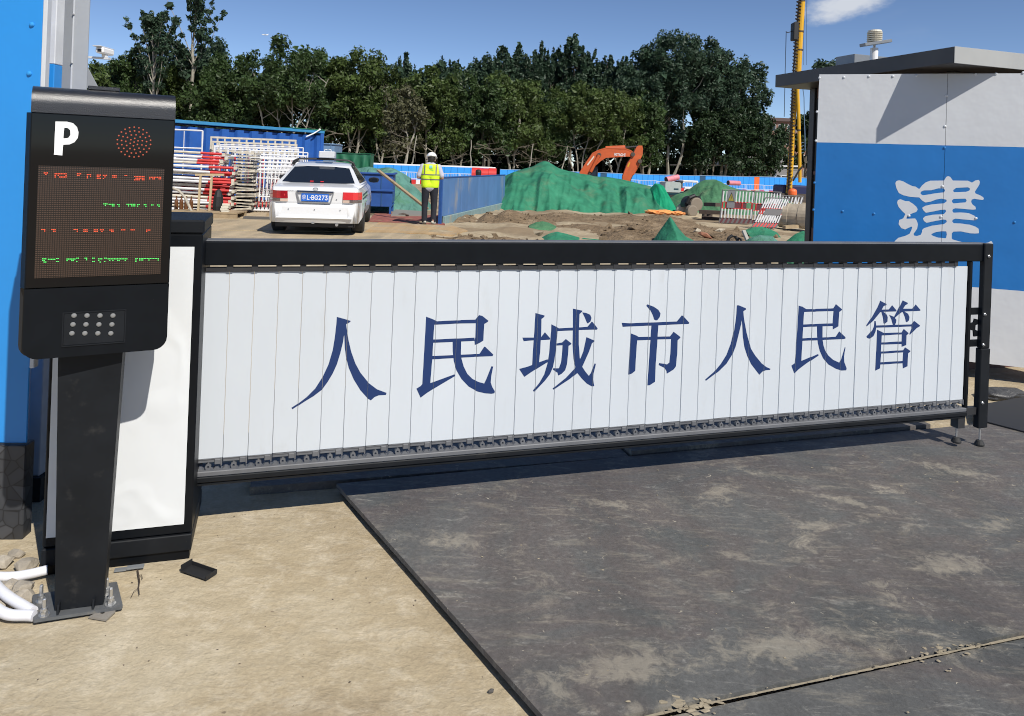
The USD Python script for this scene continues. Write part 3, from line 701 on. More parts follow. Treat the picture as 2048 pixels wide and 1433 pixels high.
# ------------------------------------------------------------------ the gate
gate = Thing('slatted_gate', 'long low black framed gate with white slats and blue Chinese lettering', 'gate', BO, GA)
YS = 0.020                                                     # front of the slats
GLYPHS = [
    ((560, 600), 5.971, [[(680, 205), (840, 250), (842, 262), (790, 292), (800, 360), (815, 470), (850, 620), (900, 760), (960, 870), (1060, 995), (1160, 1070), (1272, 1112), (1265, 1135), (1180, 1140), (1130, 1160), (1085, 1200), (1050, 1180), (960, 1080), (880, 950), (820, 810), (790, 690), (775, 580), (768, 430), (765, 425), (750, 520), (720, 640), (680, 770), (630, 880), (570, 980), (500, 1075), (400, 1150), (300, 1210), (148, 1308), (137, 1290), (215, 1240), (320, 1160), (420, 1060), (510, 920), (580, 770), (630, 600), (655, 450), (672, 300)]]),
    ((810, 600), 6.825, [[(288, 230), (380, 265), (435, 293), (470, 290), (470, 335), (400, 340), (385, 540), (375, 770), (360, 950), (345, 1138), (420, 1110), (675, 1018), (682, 1042), (420, 1195), (300, 1270), (212, 1335), (155, 1212), (215, 1175), (235, 1150), (250, 900), (270, 550)],
                         [(430, 293), (765, 278), (765, 322), (400, 340)], [(760, 276), (960, 272), (1010, 208), (1055, 220), (1137, 285), (1130, 300), (1080, 330), (1068, 555), (1030, 580), (955, 618), (948, 560), (960, 515), (968, 320), (760, 322)],
                         [(380, 542), (950, 518), (950, 560), (380, 587)], [(370, 768), (1015, 738), (1080, 640), (1095, 642), (1205, 748), (1195, 768), (1020, 775), (370, 812)],
                         [(650, 530), (765, 530), (762, 740), (770, 800), (800, 910), (850, 1010), (920, 1080), (1000, 1120), (1080, 1142), (1110, 1080), (1180, 905), (1203, 912), (1175, 1050), (1170, 1130), (1190, 1190), (1227, 1250), (1220, 1275), (1180, 1283), (1090, 1275), (985, 1250), (870, 1185), (770, 1080), (700, 960), (665, 830), (652, 700)]]),
    ((1020, 600), 7.165, [[(365, 190), (495, 225), (490, 245), (450, 275), (445, 500), (430, 750), (415, 895), (540, 852), (548, 888), (420, 965), (300, 1040), (205, 1105), (130, 990), (250, 960), (318, 935), (335, 650), (350, 450)],
                          [(178, 542), (345, 543), (440, 540), (500, 465), (575, 550), (570, 572), (345, 580), (195, 592)],
                          [(592, 352), (640, 375), (700, 408), (905, 400), (905, 440), (680, 447), (670, 560), (655, 720), (640, 850), (615, 970), (570, 1070), (500, 1160), (345, 1320), (330, 1300), (420, 1190), (490, 1070), (535, 920), (560, 780), (575, 600), (590, 450)],
                          [(985, 395), (1110, 388), (1170, 315), (1185, 320), (1255, 410), (1245, 428), (985, 432)],
                          [(665, 625), (745, 612), (800, 562), (880, 625), (875, 640), (840, 660), (830, 800), (815, 930), (790, 1010), (740, 1060), (690, 1085), (680, 1045), (615, 1000), (620, 982), (700, 980), (730, 900), (745, 780), (752, 650), (665, 655)],
                          [(903, 128), (1035, 155), (1033, 170), (995, 205), (985, 450), (985, 640), (1000, 840), (1010, 840), (1050, 740), (1095, 535), (1210, 585), (1205, 600), (1175, 625), (1130, 750), (1035, 960), (1080, 1030), (1130, 1090), (1160, 1050), (1210, 912), (1230, 918), (1195, 1060), (1190, 1140), (1205, 1235), (1170, 1240), (1100, 1200), (1030, 1130), (965, 1050), (850, 1140), (740, 1210), (620, 1290), (612, 1270), (700, 1200), (800, 1120), (930, 985), (935, 960), (910, 840), (897, 640), (903, 400)],
                          [(1035, 180), (1095, 190), (1150, 215), (1168, 260), (1155, 310), (1115, 340), (1100, 325), (1070, 250)]]),
    ((1220, 595), 7.544, [[(565, 107), (660, 142), (730, 190), (762, 245), (750, 300), (715, 345), (690, 348), (665, 335), (645, 270), (610, 200), (550, 128)],
                          [(177, 386), (300, 392), (620, 380), (1010, 366), (1085, 275), (1100, 280), (1195, 385), (1185, 400), (620, 428), (380, 436), (190, 446)],
                          [(625, 400), (730, 400), (712, 700), (690, 1000), (678, 1275), (600, 1325), (562, 1328), (585, 1000), (605, 700)],
                          [(315, 545), (400, 578), (435, 600), (615, 597), (615, 642), (410, 650), (395, 850), (380, 1110), (330, 1150), (275, 1168), (295, 850)],
                          [(715, 595), (905, 590), (960, 520), (1065, 600), (1060, 615), (1022, 650), (1015, 850), (995, 1045), (960, 1090), (870, 1145), (855, 1150), (850, 1110), (820, 1065), (735, 1022), (742, 992), (860, 1012), (895, 985), (910, 850), (922, 630), (715, 636)]]),
    ((1390, 595), 7.959, [[(665, 128), (690, 125), (810, 175), (812, 195), (768, 222), (780, 350), (820, 560), (890, 820), (960, 930), (1060, 1050), (1135, 1110), (1200, 1138), (1195, 1155), (1130, 1160), (1080, 1180), (1025, 1235), (890, 1060), (830, 930), (785, 790), (760, 620), (748, 400), (738, 360), (735, 420), (700, 560), (645, 780), (590, 920), (500, 1060), (380, 1175), (172, 1330), (160, 1310), (300, 1190), (410, 1060), (500, 920), (570, 740), (620, 530), (650, 330)]]),
    ((1560, 595), 8.956, [[(332, 150), (400, 168), (470, 212), (635, 212), (635, 258), (430, 262), (415, 490), (400, 780), (380, 1140), (480, 1100), (680, 1015), (690, 1042), (480, 1180), (330, 1290), (255, 1363), (203, 1225), (265, 1180), (280, 1000), (305, 600), (320, 350)],
                          [(630, 208), (900, 200), (955, 195), (1000, 122), (1112, 215), (1108, 230), (1060, 265), (1045, 520), (945, 575), (940, 470), (955, 245), (630, 254)],
                          [(415, 487), (945, 465), (945, 512), (415, 533)], [(400, 735), (995, 708), (1060, 610), (1172, 715), (1170, 742), (1130, 748), (400, 780)],
                          [(660, 500), (762, 500), (760, 740), (775, 850), (810, 960), (860, 1040), (950, 1120), (1060, 1170), (1090, 1120), (1160, 893), (1172, 900), (1145, 1060), (1150, 1160), (1195, 1275), (1185, 1308), (1100, 1312), (1000, 1280), (860, 1200), (770, 1090), (710, 960), (675, 820), (662, 700)]]),
    ((1710, 590), 8.956, [[(452, 106), (565, 165), (560, 185), (515, 205), (480, 268), (605, 262), (665, 187), (745, 280), (740, 298), (510, 305), (560, 345), (585, 400), (580, 480), (530, 520), (512, 510), (505, 420), (475, 310), (455, 310), (330, 460), (210, 567), (200, 548), (300, 400), (400, 230), (440, 140)],
                          [(850, 100), (945, 145), (942, 165), (900, 185), (858, 250), (1025, 250), (1085, 172), (1175, 275), (1165, 287), (880, 298), (950, 340), (975, 400), (965, 460), (930, 492), (908, 480), (890, 400), (850, 305), (820, 320), (715, 415), (742, 450), (735, 500), (715, 545), (680, 545), (650, 440), (610, 358), (700, 395), (760, 280), (820, 160)],
                          [(345, 470), (370, 470), (378, 550), (1010, 530), (1055, 465), (1165, 550), (1160, 565), (1100, 600), (985, 715), (972, 705), (1010, 610), (1010, 567), (378, 590), (370, 650), (330, 740), (260, 788), (215, 770), (205, 745), (250, 700), (310, 630), (340, 560)],
                          [(397, 625), (480, 665), (520, 685), (830, 675), (870, 610), (958, 685), (955, 700), (922, 725), (915, 900), (832, 932), (830, 880), (470, 893), (465, 1018), (860, 992), (895, 940), (992, 1005), (990, 1020), (950, 1050), (940, 1280), (855, 1318), (848, 1225), (455, 1250), (448, 1320), (360, 1360), (380, 1000)]]),
]
_gl = []
for o, s, ps in GLYPHS:
    _gl += [GF.poly(p, YS, o, s) for p in ps]
_gl = unary_union(_gl)
_gl = _gl.difference(unary_union([GF.poly(h, YS, (1710, 590), 8.956) for h in ([(482, 728), (835, 708), (832, 835), (475, 855)], [(470, 1055), (860, 1030), (850, 1185), (458, 1210)])]))
gate.part('top_rail', [rb(-.05, 4.178, 0, .085, 1.0945, 1.190, .004)], BLACK)
gate.part('top_trim', [rb(-.05, 4.178, .004, .081, 1.1905, 1.1965, .002)], GREY_PLASTIC)
_e = [-.004] + [0.0932 + .0960 * k for k in range(42)]
for k in range(42):
    x0, x1 = _e[k] + .0009, _e[k + 1] - .0009
    yaw = math.radians(RNG.uniform(.9, 1.6)); dy = RNG.uniform(-.0008, .0008); dz = RNG.uniform(-.0012, .0012)
    M, c0 = rzm(yaw), np.array([(x0 + x1) / 2, YS + dy, 0])

    def put(g, c0=c0, M=M):
        v, f = join(g)
        return (np.asarray(v) - c0) @ M.T + c0, f
    sp = gate.part('slat', [put(bx(x0, x1, YS + dy, YS + dy + .012, .3085 + dz, 1.0660 + dz))], WHITE_SLAT)
    pc = _gl.intersection(sbox(x0, .3, x1, 1.07))
    for pg in polys(pc):
        gate.part('lettering', [put(ext_front(pg, YS + dy - .0007, YS + dy - .0001))], NAVY, sp)
    # carrier under each slat, with its round roller eye
    xm = x0 + .042
    hg = [bx(x0 + .001, x1 - .012, YS - .002, YS + .02, .2925, .3035), bx(x0 + .001, x1 - .001, YS - .005, YS + .022, .3045, .3075), rb(x1 - .030, x1 - .003, YS - .007, YS + .022, .2830, .3040, .002),
          bx(x1 - .006, x1 - .001, YS - .009, YS + .022, .2785, .3070)]
    ring = Point(xm, .2745).buffer(.0115, quad_segs=4).union(Polygon([(xm - .008, .279), (xm + .008, .279), (xm, .294)])).union(sbox(xm - .009, .262, xm + .009, .268)).difference(Point(xm, .2745).buffer(.0048, quad_segs=3))
    hg.append(ext_front(ring, YS - .006, YS + .016))
    tooth = Polygon([(xm + .018, .262), (xm + .026, .2705), (xm + .036, .2715), (xm + .046, .262)]).union(Polygon([(xm - .018, .262), (xm - .024, .269), (xm - .034, .2715), (xm - .044, .262)]))
    hg.append(ext_front(tooth, YS - .004, YS + .02))
    gate.part('carrier', hg, GREY_PLASTIC, sp)
    if k < 41:
        gate.part('hinge', [bx(x0 + .006, x1 - .006, .012, .045, 1.0680, 1.0830), bx(x1 - .011, x1 + .013, .010, .048, 1.0670, 1.0940)], BLACK_SOFT, sp)
gate.part('bottom_channel', [rb(-.03, 4.040, .000, .085, .2415, .2620, .003)], GREY_PLASTIC)
gate.part('bottom_rail', [rb(-.03, 4.040, -.004, .080, .2190, .2410, .003), rb(-.03, 4.040, .004, .075, .2040, .2165, .003)], BLACK_DUSTY)
gate.part('end_stile', [rb(4.0335, 4.056, .008, .032, .2190, 1.0940, .003)], BLACK)
gate.part('end_post', [rb(4.116, 4.181, -.012, .020, .600, 1.1975, .004), rb(4.113, 4.183, -.015, .023, .145, .5985, .004)], BLACK_DUSTY)
for px, py in ((1977, 513), (1969, 629), (1966, 690), (1964, 806)):
    x, z = GF.lp(px, py, -.014)
    gate.part('bolt', tf(lathe([(.0, 0), (.0085, 0), (.0085, .006), (.004, .009), (.004, .013)], 8, 'y'), ry(0) @ rx(math.pi), (x, -.012, z)), STEEL)
(_, zb1), (_, zb2), (_, zb3), (_, zb4) = GF.lp(1945, 617), GF.lp(1945, 631), GF.lp(1945, 681), GF.lp(1945, 695)
gate.part('bracket', [bx(4.0565, 4.1155, .010, .018, zb2, zb1)], BLACK)
gate.part('bracket', [bx(4.0565, 4.1155, .010, .018, zb4, zb3)], BLACK)
zz = zb2 - zb3
gate.part('latch', [ext_front(Polygon([(4.0565, zb2 - .34 * zz), (4.080, zb2 - .30 * zz), (4.085, zb2 - .16 * zz), (4.1155, zb2 - .20 * zz), (4.1155, zb2 - .38 * zz), (4.094, zb2 - .42 * zz), (4.092, zb2 - .60 * zz), (4.1155, zb2 - .66 * zz), (4.1155, zb3 + .14 * zz), (4.086, zb3 + .12 * zz), (4.080, zb2 - .64 * zz), (4.0565, zb2 - .60 * zz)]), .010, .018)], BLACK)
gate.part('lower_link', [bx(4.0405, 4.1125, .0, .03, .222, .262)], BLACK_SOFT)
gate.part('foot_block', [bx(3.985, 4.0350, .005, .055, .148, .2035)], BLACK_SOFT)
for x, z1 in ((4.004, .150), (4.148, .150)):
    zf = .040 if x > 4.1 else .058
    ft = gate.part('foot', tf(lathe([(.021, 0), (.026, .004), (.026, .012), (.017, .030), (.008, .034)], 16), None, (x, .03 if x < 4.1 else .004, zf)), RUBBER)
    gate.part('threaded_rod', [tf(lathe([(.0055, 0), (.0055, z1 - zf - .03)], 8), None, (x, .03 if x < 4.1 else .004, zf + .032)), tf(lathe([(.016, 0), (.016, .006)], 6), None, (x, .03 if x < 4.1 else .004, z1 - .008))], STEEL, ft)

# ------------------------------------------------------------------ gate machine housing
CAB = Thing('gate_housing', 'black gate motor housing with a white poster sheet on its front', 'gate housing', BO, GA)
YC = -.16
zt = GF.lp(415, 441, YC)[1]; xr = GF.lp(395, 760, YC)[0]; xl = GF.lp(90, 940, YC)[0]
_pz = lambda py: GF.lp(395, py, YC)[1]
z_lid, z_poster_t, z_poster_b = _pz(468), _pz(494), GF.lp(366, 1048, YC)[1]
z_base = GF.lp(376, 1068, YC)[1]; z_pl = GF.lp(374, 1100, YC)[1]
CAB.part('body', [rb(xl, xr, YC, .24, z_base + .004, z_lid - .003, .004)], BLACK)
CAB.part('lid', [rb(xl - .004, xr + .005, YC - .004, .244, z_lid, zt, .006)], BLACK_DUSTY)
CAB.part('lower_band', [rb(xl, xr + .001, YC - .006, .24, z_pl, z_base, .003)], BLACK_DUSTY)
CAB.part('plinth', [rb(xl + .01, xr - .006, YC + .006, .23, -.02, z_pl, .003)], BLACK)
_pxr = GF.lp(379, 760, YC)[0]; _pxl = GF.lp(99, 900, YC)[0]
_px, _pzs = np.linspace(_pxl, _pxr, 60), np.linspace(z_poster_b, z_poster_t, 130)
_v, _f = grid(_px, _pzs, lambda X, Z: np.zeros_like(X))
edge = np.minimum(np.minimum(_v[:, 0] - _pxl, _pxr - _v[:, 0]), np.minimum(_v[:, 1] - z_poster_b, z_poster_t - _v[:, 1])) / .03
_d = (fbm2(_v[:, 0], _v[:, 1], 4.0, 2, 5) * .010 + np.clip(.06 - np.abs(fbm2(_v[:, 0] * .9, _v[:, 1] * .8, 3.6, 3, 6)), 0, 1) * .045) * np.clip(edge, 0, 1)
CAB.part('poster_sheet', (np.stack([_v[:, 0], YC - .003 - np.clip(_d, -.0015, .012), _v[:, 1]], 1), np.asarray(_f)), mat('poster_white', (0.62, 0.64, 0.65), 0.4, var=0.03, vscale=3.0, specks=((0.42, 0.42, 0.40), 24.0, 0.79)), smooth=True)
CAB.part('cable_entry', [bx(xl + .05, xl + .12, YC - .012, YC + .004, .02, .05)], BLACK_SOFT)
# shims, twig, bracket on the earth beside it
single('steel_shim', [bar(gp(229, 1141, .006), gp(262, 1137, .006), .018, .006), bar(gp(254, 1136, .012), gp(288, 1132, .012), .02, .006)], GREY_BOX, 'flat grey steel shim wedged under the gate housing', 'shim')
_tw = [gp(x, y, .007) for x, y in ((275, 1140), (277, 1152), (279, 1163), (277, 1176), (279, 1190))]
single('dry_twig', [tube(_tw, [.003, .003, .0025, .002, .0012], 5), tube([_tw[1], gp(283, 1150, .008), gp(285, 1158, .006)], .0012, 4), tube([_tw[3], gp(268, 1183, .006), gp(262, 1195, .005)], .0012, 4)], mat('twig_black', (.05, .035, .025), .8), 'thin dark forked twig on the sand in front of the gate housing', 'twig')
br = Thing('metal_bracket', 'small black folded channel lying on the sand beside the gate housing', 'bracket', gp(397, 1146, .004), -math.radians(24))
br.part('web', [bx(-.060, .060, -.024, .024, 0, .003)], BLACK_FLAT)
br.part('flange', [bx(-.060, .060, .0241, .027, 0, .016), bx(-.063, -.0601, -.024, .027, 0, .024), bx(.0601, .063, -.024, .027, 0, .016)], BLACK_FLAT)
wp = Polygon([GF.g(*p, .006) for p in ((177, 1236), (212, 1242), (231, 1224), (210, 1219))]).difference(Point(*GF.g(205, 1228, .006)).buffer(.007))
_v, _f = ext(wp, .006)
single('steel_washer_plate', [tf(_v + [0, 0, .003], rzm(GA), BO) if False else ((np.asarray(_v) + [0, 0, .004]) @ rzm(GA).T + BO, _f)], mat('grey_plate', (.27, .25, .22), .6, metal=.3), 'loose diamond shaped steel plate with a hole in front of the post foot', 'plate')

# ------------------------------------------------------------------ display on its post
YP = -.44
lpd = lambda px, py, y: GF.lp(px, py, y)
POST = Thing('display_post', 'tapered black steel post bolted to the earth under the parking display', 'post', BO, GA)
(aL, zT), (aR, _), (bL, zB), (bR, _) = lpd(116, 728, YP), lpd(244, 725, YP), lpd(109, 1222, YP), lpd(207, 1204, YP)
zT += .06
kx = (aL - bL) / (zT - .06 - zB)
tl, tr = aL + kx * .06, aR + (aR - bR) / (zT - .06 - zB) * .06
zB = .022
POST.part('column', hullof([(bL, YP, zB), (bR, YP, zB), (bR - .008, YP + .105, zB), (bL - .022, YP + .105, zB), (tl, YP, zT), (tr, YP, zT), (tr - .008, YP + .105, zT), (tl - .022, YP + .105, zT)]), BLACK_DUSTY)
_bp = Polygon([GF.g(*p, .012) for p in ((72, 1242), (240, 1216), (229, 1171), (70, 1196))]).buffer(.012).buffer(-.004)
_v, _f = ext(_bp, .010)
_v = np.array(_v); _v[:, 2] += .010
POST.part('base_plate', (_v, _f), mat('base_plate_grey', (.085, .09, .095), .5, var=.25, vscale=14, dirt=(.26, .22, .16), dscale=12, damt=.3))
for px, py in ((119, 1222), (189, 1211)):
    x, y = GF.g(px, py, .02)
    POST.part('rib', ext_side(Polygon([(y - .026, .0205), (y + .02, .0205), (y + .012, .055), (y - .018, .05)]), x - .003, x + .003), BLACK_DUSTY)
for px, py in ((88, 1231), (82, 1203), (221, 1209), (213, 1189)):
    x, y = GF.g(px, py, .02)
    bt = POST.part('anchor_bolt', tf(lathe([(.0058, 0), (.0058, .052), (.004, .055)], 10), None, (x, y, .0205)), STEEL)
    POST.part('nut', [tf(lathe([(.0115, 0), (.0115, .011)], 6), None, (x, y, .024)), tf(lathe([(.0105, 0), (.0105, .008)], 6), rzm(.4), (x, y, .0355)), tf(lathe([(.017, 0), (.017, .003)], 16), None, (x, y, .0203))], STEEL, bt)

_o = GF.w(GF.lp(57, 450, -.535)[0], -.535, 0)
DF = Frame(_o, math.radians(29))
YD = 0.0
lpd = lambda px, py, y: DF.lp(px, py, y)
DISP = Thing('parking_display', 'black parking display with LED matrix, white P and round red signal', 'display sign', DF.o, DF.rz)
(dxl, _), (dxr, _) = lpd(57, 300, YD), lpd(353, 300, YD)
(dbl, dzb), (dbr, _) = lpd(40, 722, YD), lpd(328, 712, YD)
dxl, dxr = (dxl + dbl) / 2 + .003, (dxr + dbr) / 2
dzt = lpd(200, 182, YD)[1] + .004
z_seam_t, z_seam_b = lpd(200, 232, YD)[1], lpd(190, 573, YD)[1]
R = .055
prof = [(YD, z_seam_t)] + [(YD + R - R * math.cos(a), dzt - R + R * math.sin(a)) for a in np.linspace(0, math.pi / 2, 9)] + [(YD + .15, dzt), (YD + .15, z_seam_t)]
DISP.part('visor', ext_side(Polygon(prof), dxl, dxr), BLACK_GRAIN, smooth=35)
DISP.part('case', [hullof([(dxl - .0, YD + .003, z), (dxr, YD + .003, z), (dxl - .013, YD + .03, z), (dxr + .0, YD + .15, z), (dxl - .013, YD + .15, z)][k] for z in (z_seam_b + .001, z_seam_t - .001) for k in range(5))], BLACK)
low = rrect(dxl, dxr, dzb, z_seam_b + .05, .042).intersection(sbox(dxl - .1, dzb - .1, dxr + .1, z_seam_b - .0012))
low = low.union(sbox(dxl, dzb + .06, dxr, z_seam_b - .0012))
DISP.part('lower_panel', ext_front(low, YD, YD + .15), BLACK)
low2 = affinity.translate(low, -.013, 0)
DISP.part('side_shell', [ext_front(low2, YD + .034, YD + .149)], mat('side_gloss_black', (.014, .016, .02), .12))
DISP.part('glass_front', [bx(dxl + .004, dxr - .004, YD - .002, YD + .002, z_seam_b + .003, z_seam_t - .004)], GLASS_DARK)
quad = [lpd(*p, YD - .003) for p in ((77, 329), (331, 341), (318, 552), (68, 553))]
sx0, sx1 = (quad[0][0] + quad[3][0]) / 2, (quad[1][0] + quad[2][0]) / 2
sz0, sz1 = (quad[2][1] + quad[3][1]) / 2, (quad[0][1] + quad[1][1]) / 2
DISP.part('led_matrix', [bx(sx0, sx1, YD - .0035, YD - .0021, sz0, sz1)], LED_MATRIX_REFLECT)
zs = 2.311
dpx = lambda x, y: lpd(x / zs, 130 + y / zs, YD - .004)
ROWS = [(LED_RED, [(205, 222, 505, 2), (255, 307, 509, 3), (358, 373, 509, 2), (404, 420, 513, 3), (450, 466, 515, 3), (478, 494, 516, 3), (522, 538, 517, 3), (578, 592, 517, 1), (622, 670, 522, 3), (692, 745, 525, 2)]),
        (LED_GREEN, [(480, 498, 648, 2), (505, 532, 650, 2), (543, 550, 651, 2), (587, 628, 650, 2), (636, 640, 651, 2), (667, 674, 652, 2), (700, 710, 653, 2), (728, 738, 653, 2)]),
        (LED_RED, [(192, 212, 766, 2), (240, 258, 767, 2), (343, 361, 767, 2), (388, 406, 768, 2), (436, 452, 768, 2), (464, 480, 768, 2), (508, 524, 769, 2), (562, 580, 768, 1), (606, 622, 768, 1), (678, 694, 769, 2)]),
        (LED_GREEN, [(197, 216, 902, 3), (224, 256, 904, 1), (262, 272, 900, 3), (310, 348, 903, 2), (355, 362, 899, 3), (393, 400, 899, 3), (428, 436, 899, 3), (456, 474, 902, 3), (484, 492, 899, 3), (500, 590, 902, 2), (628, 640, 900, 3), (645, 732, 900, 2)])]
rr = random.Random(3)
for m, segs in ROWS:
    ds = []
    for a, b, y, n in segs:
        for i in range(max(2, int((b - a) / 7.2) + 1)):
            for j in range(n):
                if n > 1 and j > 0 and rr.random() < .5: continue
                x, z = dpx(a + i * 7.2, y - 5 + j * 7.4)
                ds.append(bx(x - .0014, x + .0014, YD - .0046, YD - .0036, z - .0012, z + .0012))
    DISP.part('led_row', ds, m)
Pp = Polygon([dpx(*p) for p in ((256, 262), (310, 263), (338, 270), (356, 288), (363, 312), (360, 338), (344, 358), (322, 368), (292, 370), (288, 419), (249, 416))]).difference(Polygon([dpx(*p) for p in ((297, 291), (314, 293), (324, 303), (325, 325), (315, 338), (293, 340))]))
DISP.part('letter_p', ext_front(Pp, YD - .0030, YD - .0021), WHITE)
cxy = dpx(620, 358); rad = (dpx(698, 358)[0] - dpx(543, 358)[0]) / 2
ds = []
for ring_, n in ((0, 1), (1, 6), (2, 11), (3, 17), (4, 22)):
    for i in range(n):
        a = i / n * 2 * math.pi + ring_ * .4
        x, z = cxy[0] + rad * ring_ / 4 * math.cos(a), cxy[1] + rad * ring_ / 4 * math.sin(a)
        ds.append(tf(lathe([(.0030, 0), (.0018, .0025)], 6, 'y'), rx(math.pi), (x, YD - .002, z)))
DISP.part('signal_light', ds, LED_DIM)
k0, k1 = dpx(290, 1300), dpx(578, 1136)
DISP.part('lamp_panel', [rb(k0[0], k1[0], YD - .0015, YD + .004, k0[1], k1[1], .001), bx(k0[0] - .004, k1[0] + .004, YD - .0032, YD + .002, k0[1] - .004, k0[1] - .0005), bx(k0[0] - .004, k1[0] + .004, YD - .0032, YD + .002, k1[1] + .0005, k1[1] + .004), bx(k0[0] - .004, k0[0] - .0005, YD - .0032, YD + .002, k0[1], k1[1]), bx(k1[0] + .0005, k1[0] + .004, YD - .0032, YD + .002, k0[1], k1[1])], BLACK_DUSTY)
for j in range(3):
    for i in range(4):
        x, z = dpx(342 + i * 60 - j * 5, 1160 + j * 41)
        DISP.part('lamp', [tf(lathe([(.0078, 0), (.0078, .0020), (.0055, .0042), (.002, .0050)], 12, 'y'), rx(math.pi), (x, YD - .0016, z))], LENS)
bx0, bx1 = lpd(176, 180, YD + .08)[0], lpd(240, 180, YD + .08)[0]
DISP.part('roof_box', [rb(bx0, bx1, YD + .05, YD + .12, dzt + .001, dzt + .014, .002)], BLACK_GRAIN)

# ------------------------------------------------------------------ white conduits and rubble at the foot of the post
def conduit(pts, r, label):
    P = [gp(x, y, z) for x, y, z in pts]
    Q = np.array(P); t = np.linspace(0, 1, len(Q)); tt = np.linspace(0, 1, 24)
    from scipy.interpolate import CubicSpline
    single('conduit_pipe', tube(CubicSpline(t, Q)(tt), r, 14), PVC, label, 'pipe', smooth=40)


conduit([(-140, 1130, .03), (-50, 1148, .03), (0, 1154, .028), (40, 1152, .026), (95, 1140, .03)], .0165, 'upper white plastic conduit running behind the post foot')
conduit([(-120, 1080, .05), (-45, 1130, .045), (-5, 1175, .04), (30, 1203, .03), (66, 1224, .022)], .0170, 'middle white plastic conduit bending down to the post base plate')
conduit([(-110, 1150, .03), (-40, 1190, .03), (0, 1222, .024), (30, 1231, .022), (68, 1232, .022)], .0165, 'lower white plastic conduit reaching the post base plate corner')
rg = np.random.default_rng(5)
for i in range(26):
    px, py = rg.uniform(-30, 66), rg.uniform(1098, 1215)
    if 1132 < py < 1170 and px < 60: py += 40
    s = rg.uniform(.010, .026) if i > 4 else rg.uniform(.028, .042)
    p = rg.normal(0, 1, (26, 3)); p /= np.linalg.norm(p, axis=1, keepdims=True); p *= rg.uniform(.85, 1.1, (26, 1))
    place = ['at the foot of the blue hoarding', 'beside the white conduits', 'behind the post base plate'][0 if py < 1130 else (1 if px < 35 else 2)]
    single('rubble_stone', tf(hullof(p * [s * 1.3, s, s * .75]), rzm(rg.uniform(0, 3)), gp(px, py, s * .4)), STONE,
           ('large pale' if s > .027 else 'small pale') + ' rubble stone ' + place, 'stone', ('large' if s > .027 else 'small') + ' rubble stones ' + place)
single('pebble', tf(hullof(rg.normal(0, 1, (14, 3)) * [.006, .005, .005]), None, gp(982, 1383, .004)), mat('dark_pebble', (.09, .085, .08), .8), 'dark pebble on the sand beside the plate edge', 'stone')
# grit lying on the sand
_gr = []
for i in range(150):
    x, y = rg.uniform(-1.9, .6), rg.uniform(1.7, 3.2)
    s = rg.uniform(.0012, .0042)
    _gr.append(tf(hullof(rg.normal(0, .6, (8, 3)) * [s, s, s * .7]), None, (x, y, float(ground_z(np.array([x]), np.array([y]))[0]) + s * .3)))
single('grit', _gr, mat('grit', (.20, .16, .12), .9, rnd=.5), 'loose grit scattered over the sand in front of the gate', 'grit', kind='stuff')

# ------------------------------------------------------------------ hoarding on the left
LH = Frame(gp(46, 1075), math.radians(5.4))
hz0 = LH.lp(20, 888)[1]
hb = Thing('blue_hoarding', 'bright blue sheet hoarding standing left of the display on a stone patterned base', 'hoarding', LH.o, LH.rz)
hb.part('sheet', [rb(-2.6, .0, .0, .012, hz0 + .003, 3.1, .003)], HOARD_BLUE)
hb.part('edge_trim', [rb(.001, .018, -.003, .03, hz0 + .3, 3.1, .002)], PANEL_WHITE)
hb.part('base', [rb(-2.6, .006, -.016, .05, -.05, hz0, .004)], STONE_PRINT)
for px, py in ((64, 50), (59, 148), (68, -60)):
    x, z = LH.lp(px, py)
    hb.part('bolt', tf(lathe([(.010, 0), (.010, .003), (.006, .008), (.003, .009)], 10, 'y'), rx(math.pi), (x, 0, z)), BOLT_BLUE)
o = at(83, 100, 3.25); wcol = .060
wc = Thing('hoarding_column', 'rust spotted white column between the blue hoarding and the grey sheet', 'column', (o[0], o[1], 0), 0)
zb_, zt_ = at(83, 128, 3.25)[2], at(83, 180, 3.25)[2]
wc.part('shaft', [rb(0, wcol, 0, .06, .10, zt_ - .25, .003), rb(0, wcol, 0, .06, zb_ + .001, 3.4, .003)], WHITE_RUST)
wc.part('blue_band', [rb(.001, wcol - .001, .0, .06, zt_ - .249, zb_, .003)], HOARD_BLUE)
wc.part('weld_wire', [tube([(.004, -.004, 2.32), (.03, -.004, 2.345), (.058, -.004, 2.36)], .003, 6), tube([(.004, -.004, 2.25), (.03, -.004, 2.258), (.058, -.004, 2.27)], .003, 6)], WHITE)
wc.part('foot', [bx(-.02, wcol + .02, -.02, .08, -.02, .10)], BLACK_FLAT)
o = at(109, 100, 3.36)
gs = Thing('grey_hoarding_sheet', 'grey folded sheet metal panel rising behind the display', 'hoarding', (o[0], o[1], 0), math.radians(2))
gs.part('sheet', [hullof([(0, 0, z), (.088, -.012, z), (.088, -.008, z), (0, .004, z)][k] for z in (.1, 3.4) for k in range(4)), hullof([(.0885, -.012, z), (.145, .008, z), (.145, .012, z), (.0885, -.008, z)][k] for z in (.1, 3.4) for k in range(4))], GREY_SHEET)
gs.part('seam', [bar((.088, -.014, .1), (.088, -.014, 3.4), .006, .004, (0, 1, 0))], PANEL_WHITE)
for z in (2.15, 1.93, 2.4):
    gs.part('bolt', tf(lathe([(.006, 0), (.006, .003), (.003, .006)], 8, 'y'), rx(math.pi), (.088, -.016, z)), STEEL)
b0 = [at(*p, 3.5) for p in ((166, 128), (174, 134), (196, 176), (164, 176))]
gs2 = Thing('brace_plate', 'pale triangular brace plate behind the display top', 'brace', b0[0], 0)
gs2.part('plate', [hullof([p - b0[0] + [0, d, 0] for p in b0 for d in (0, .006)])], GREY_SHEET)

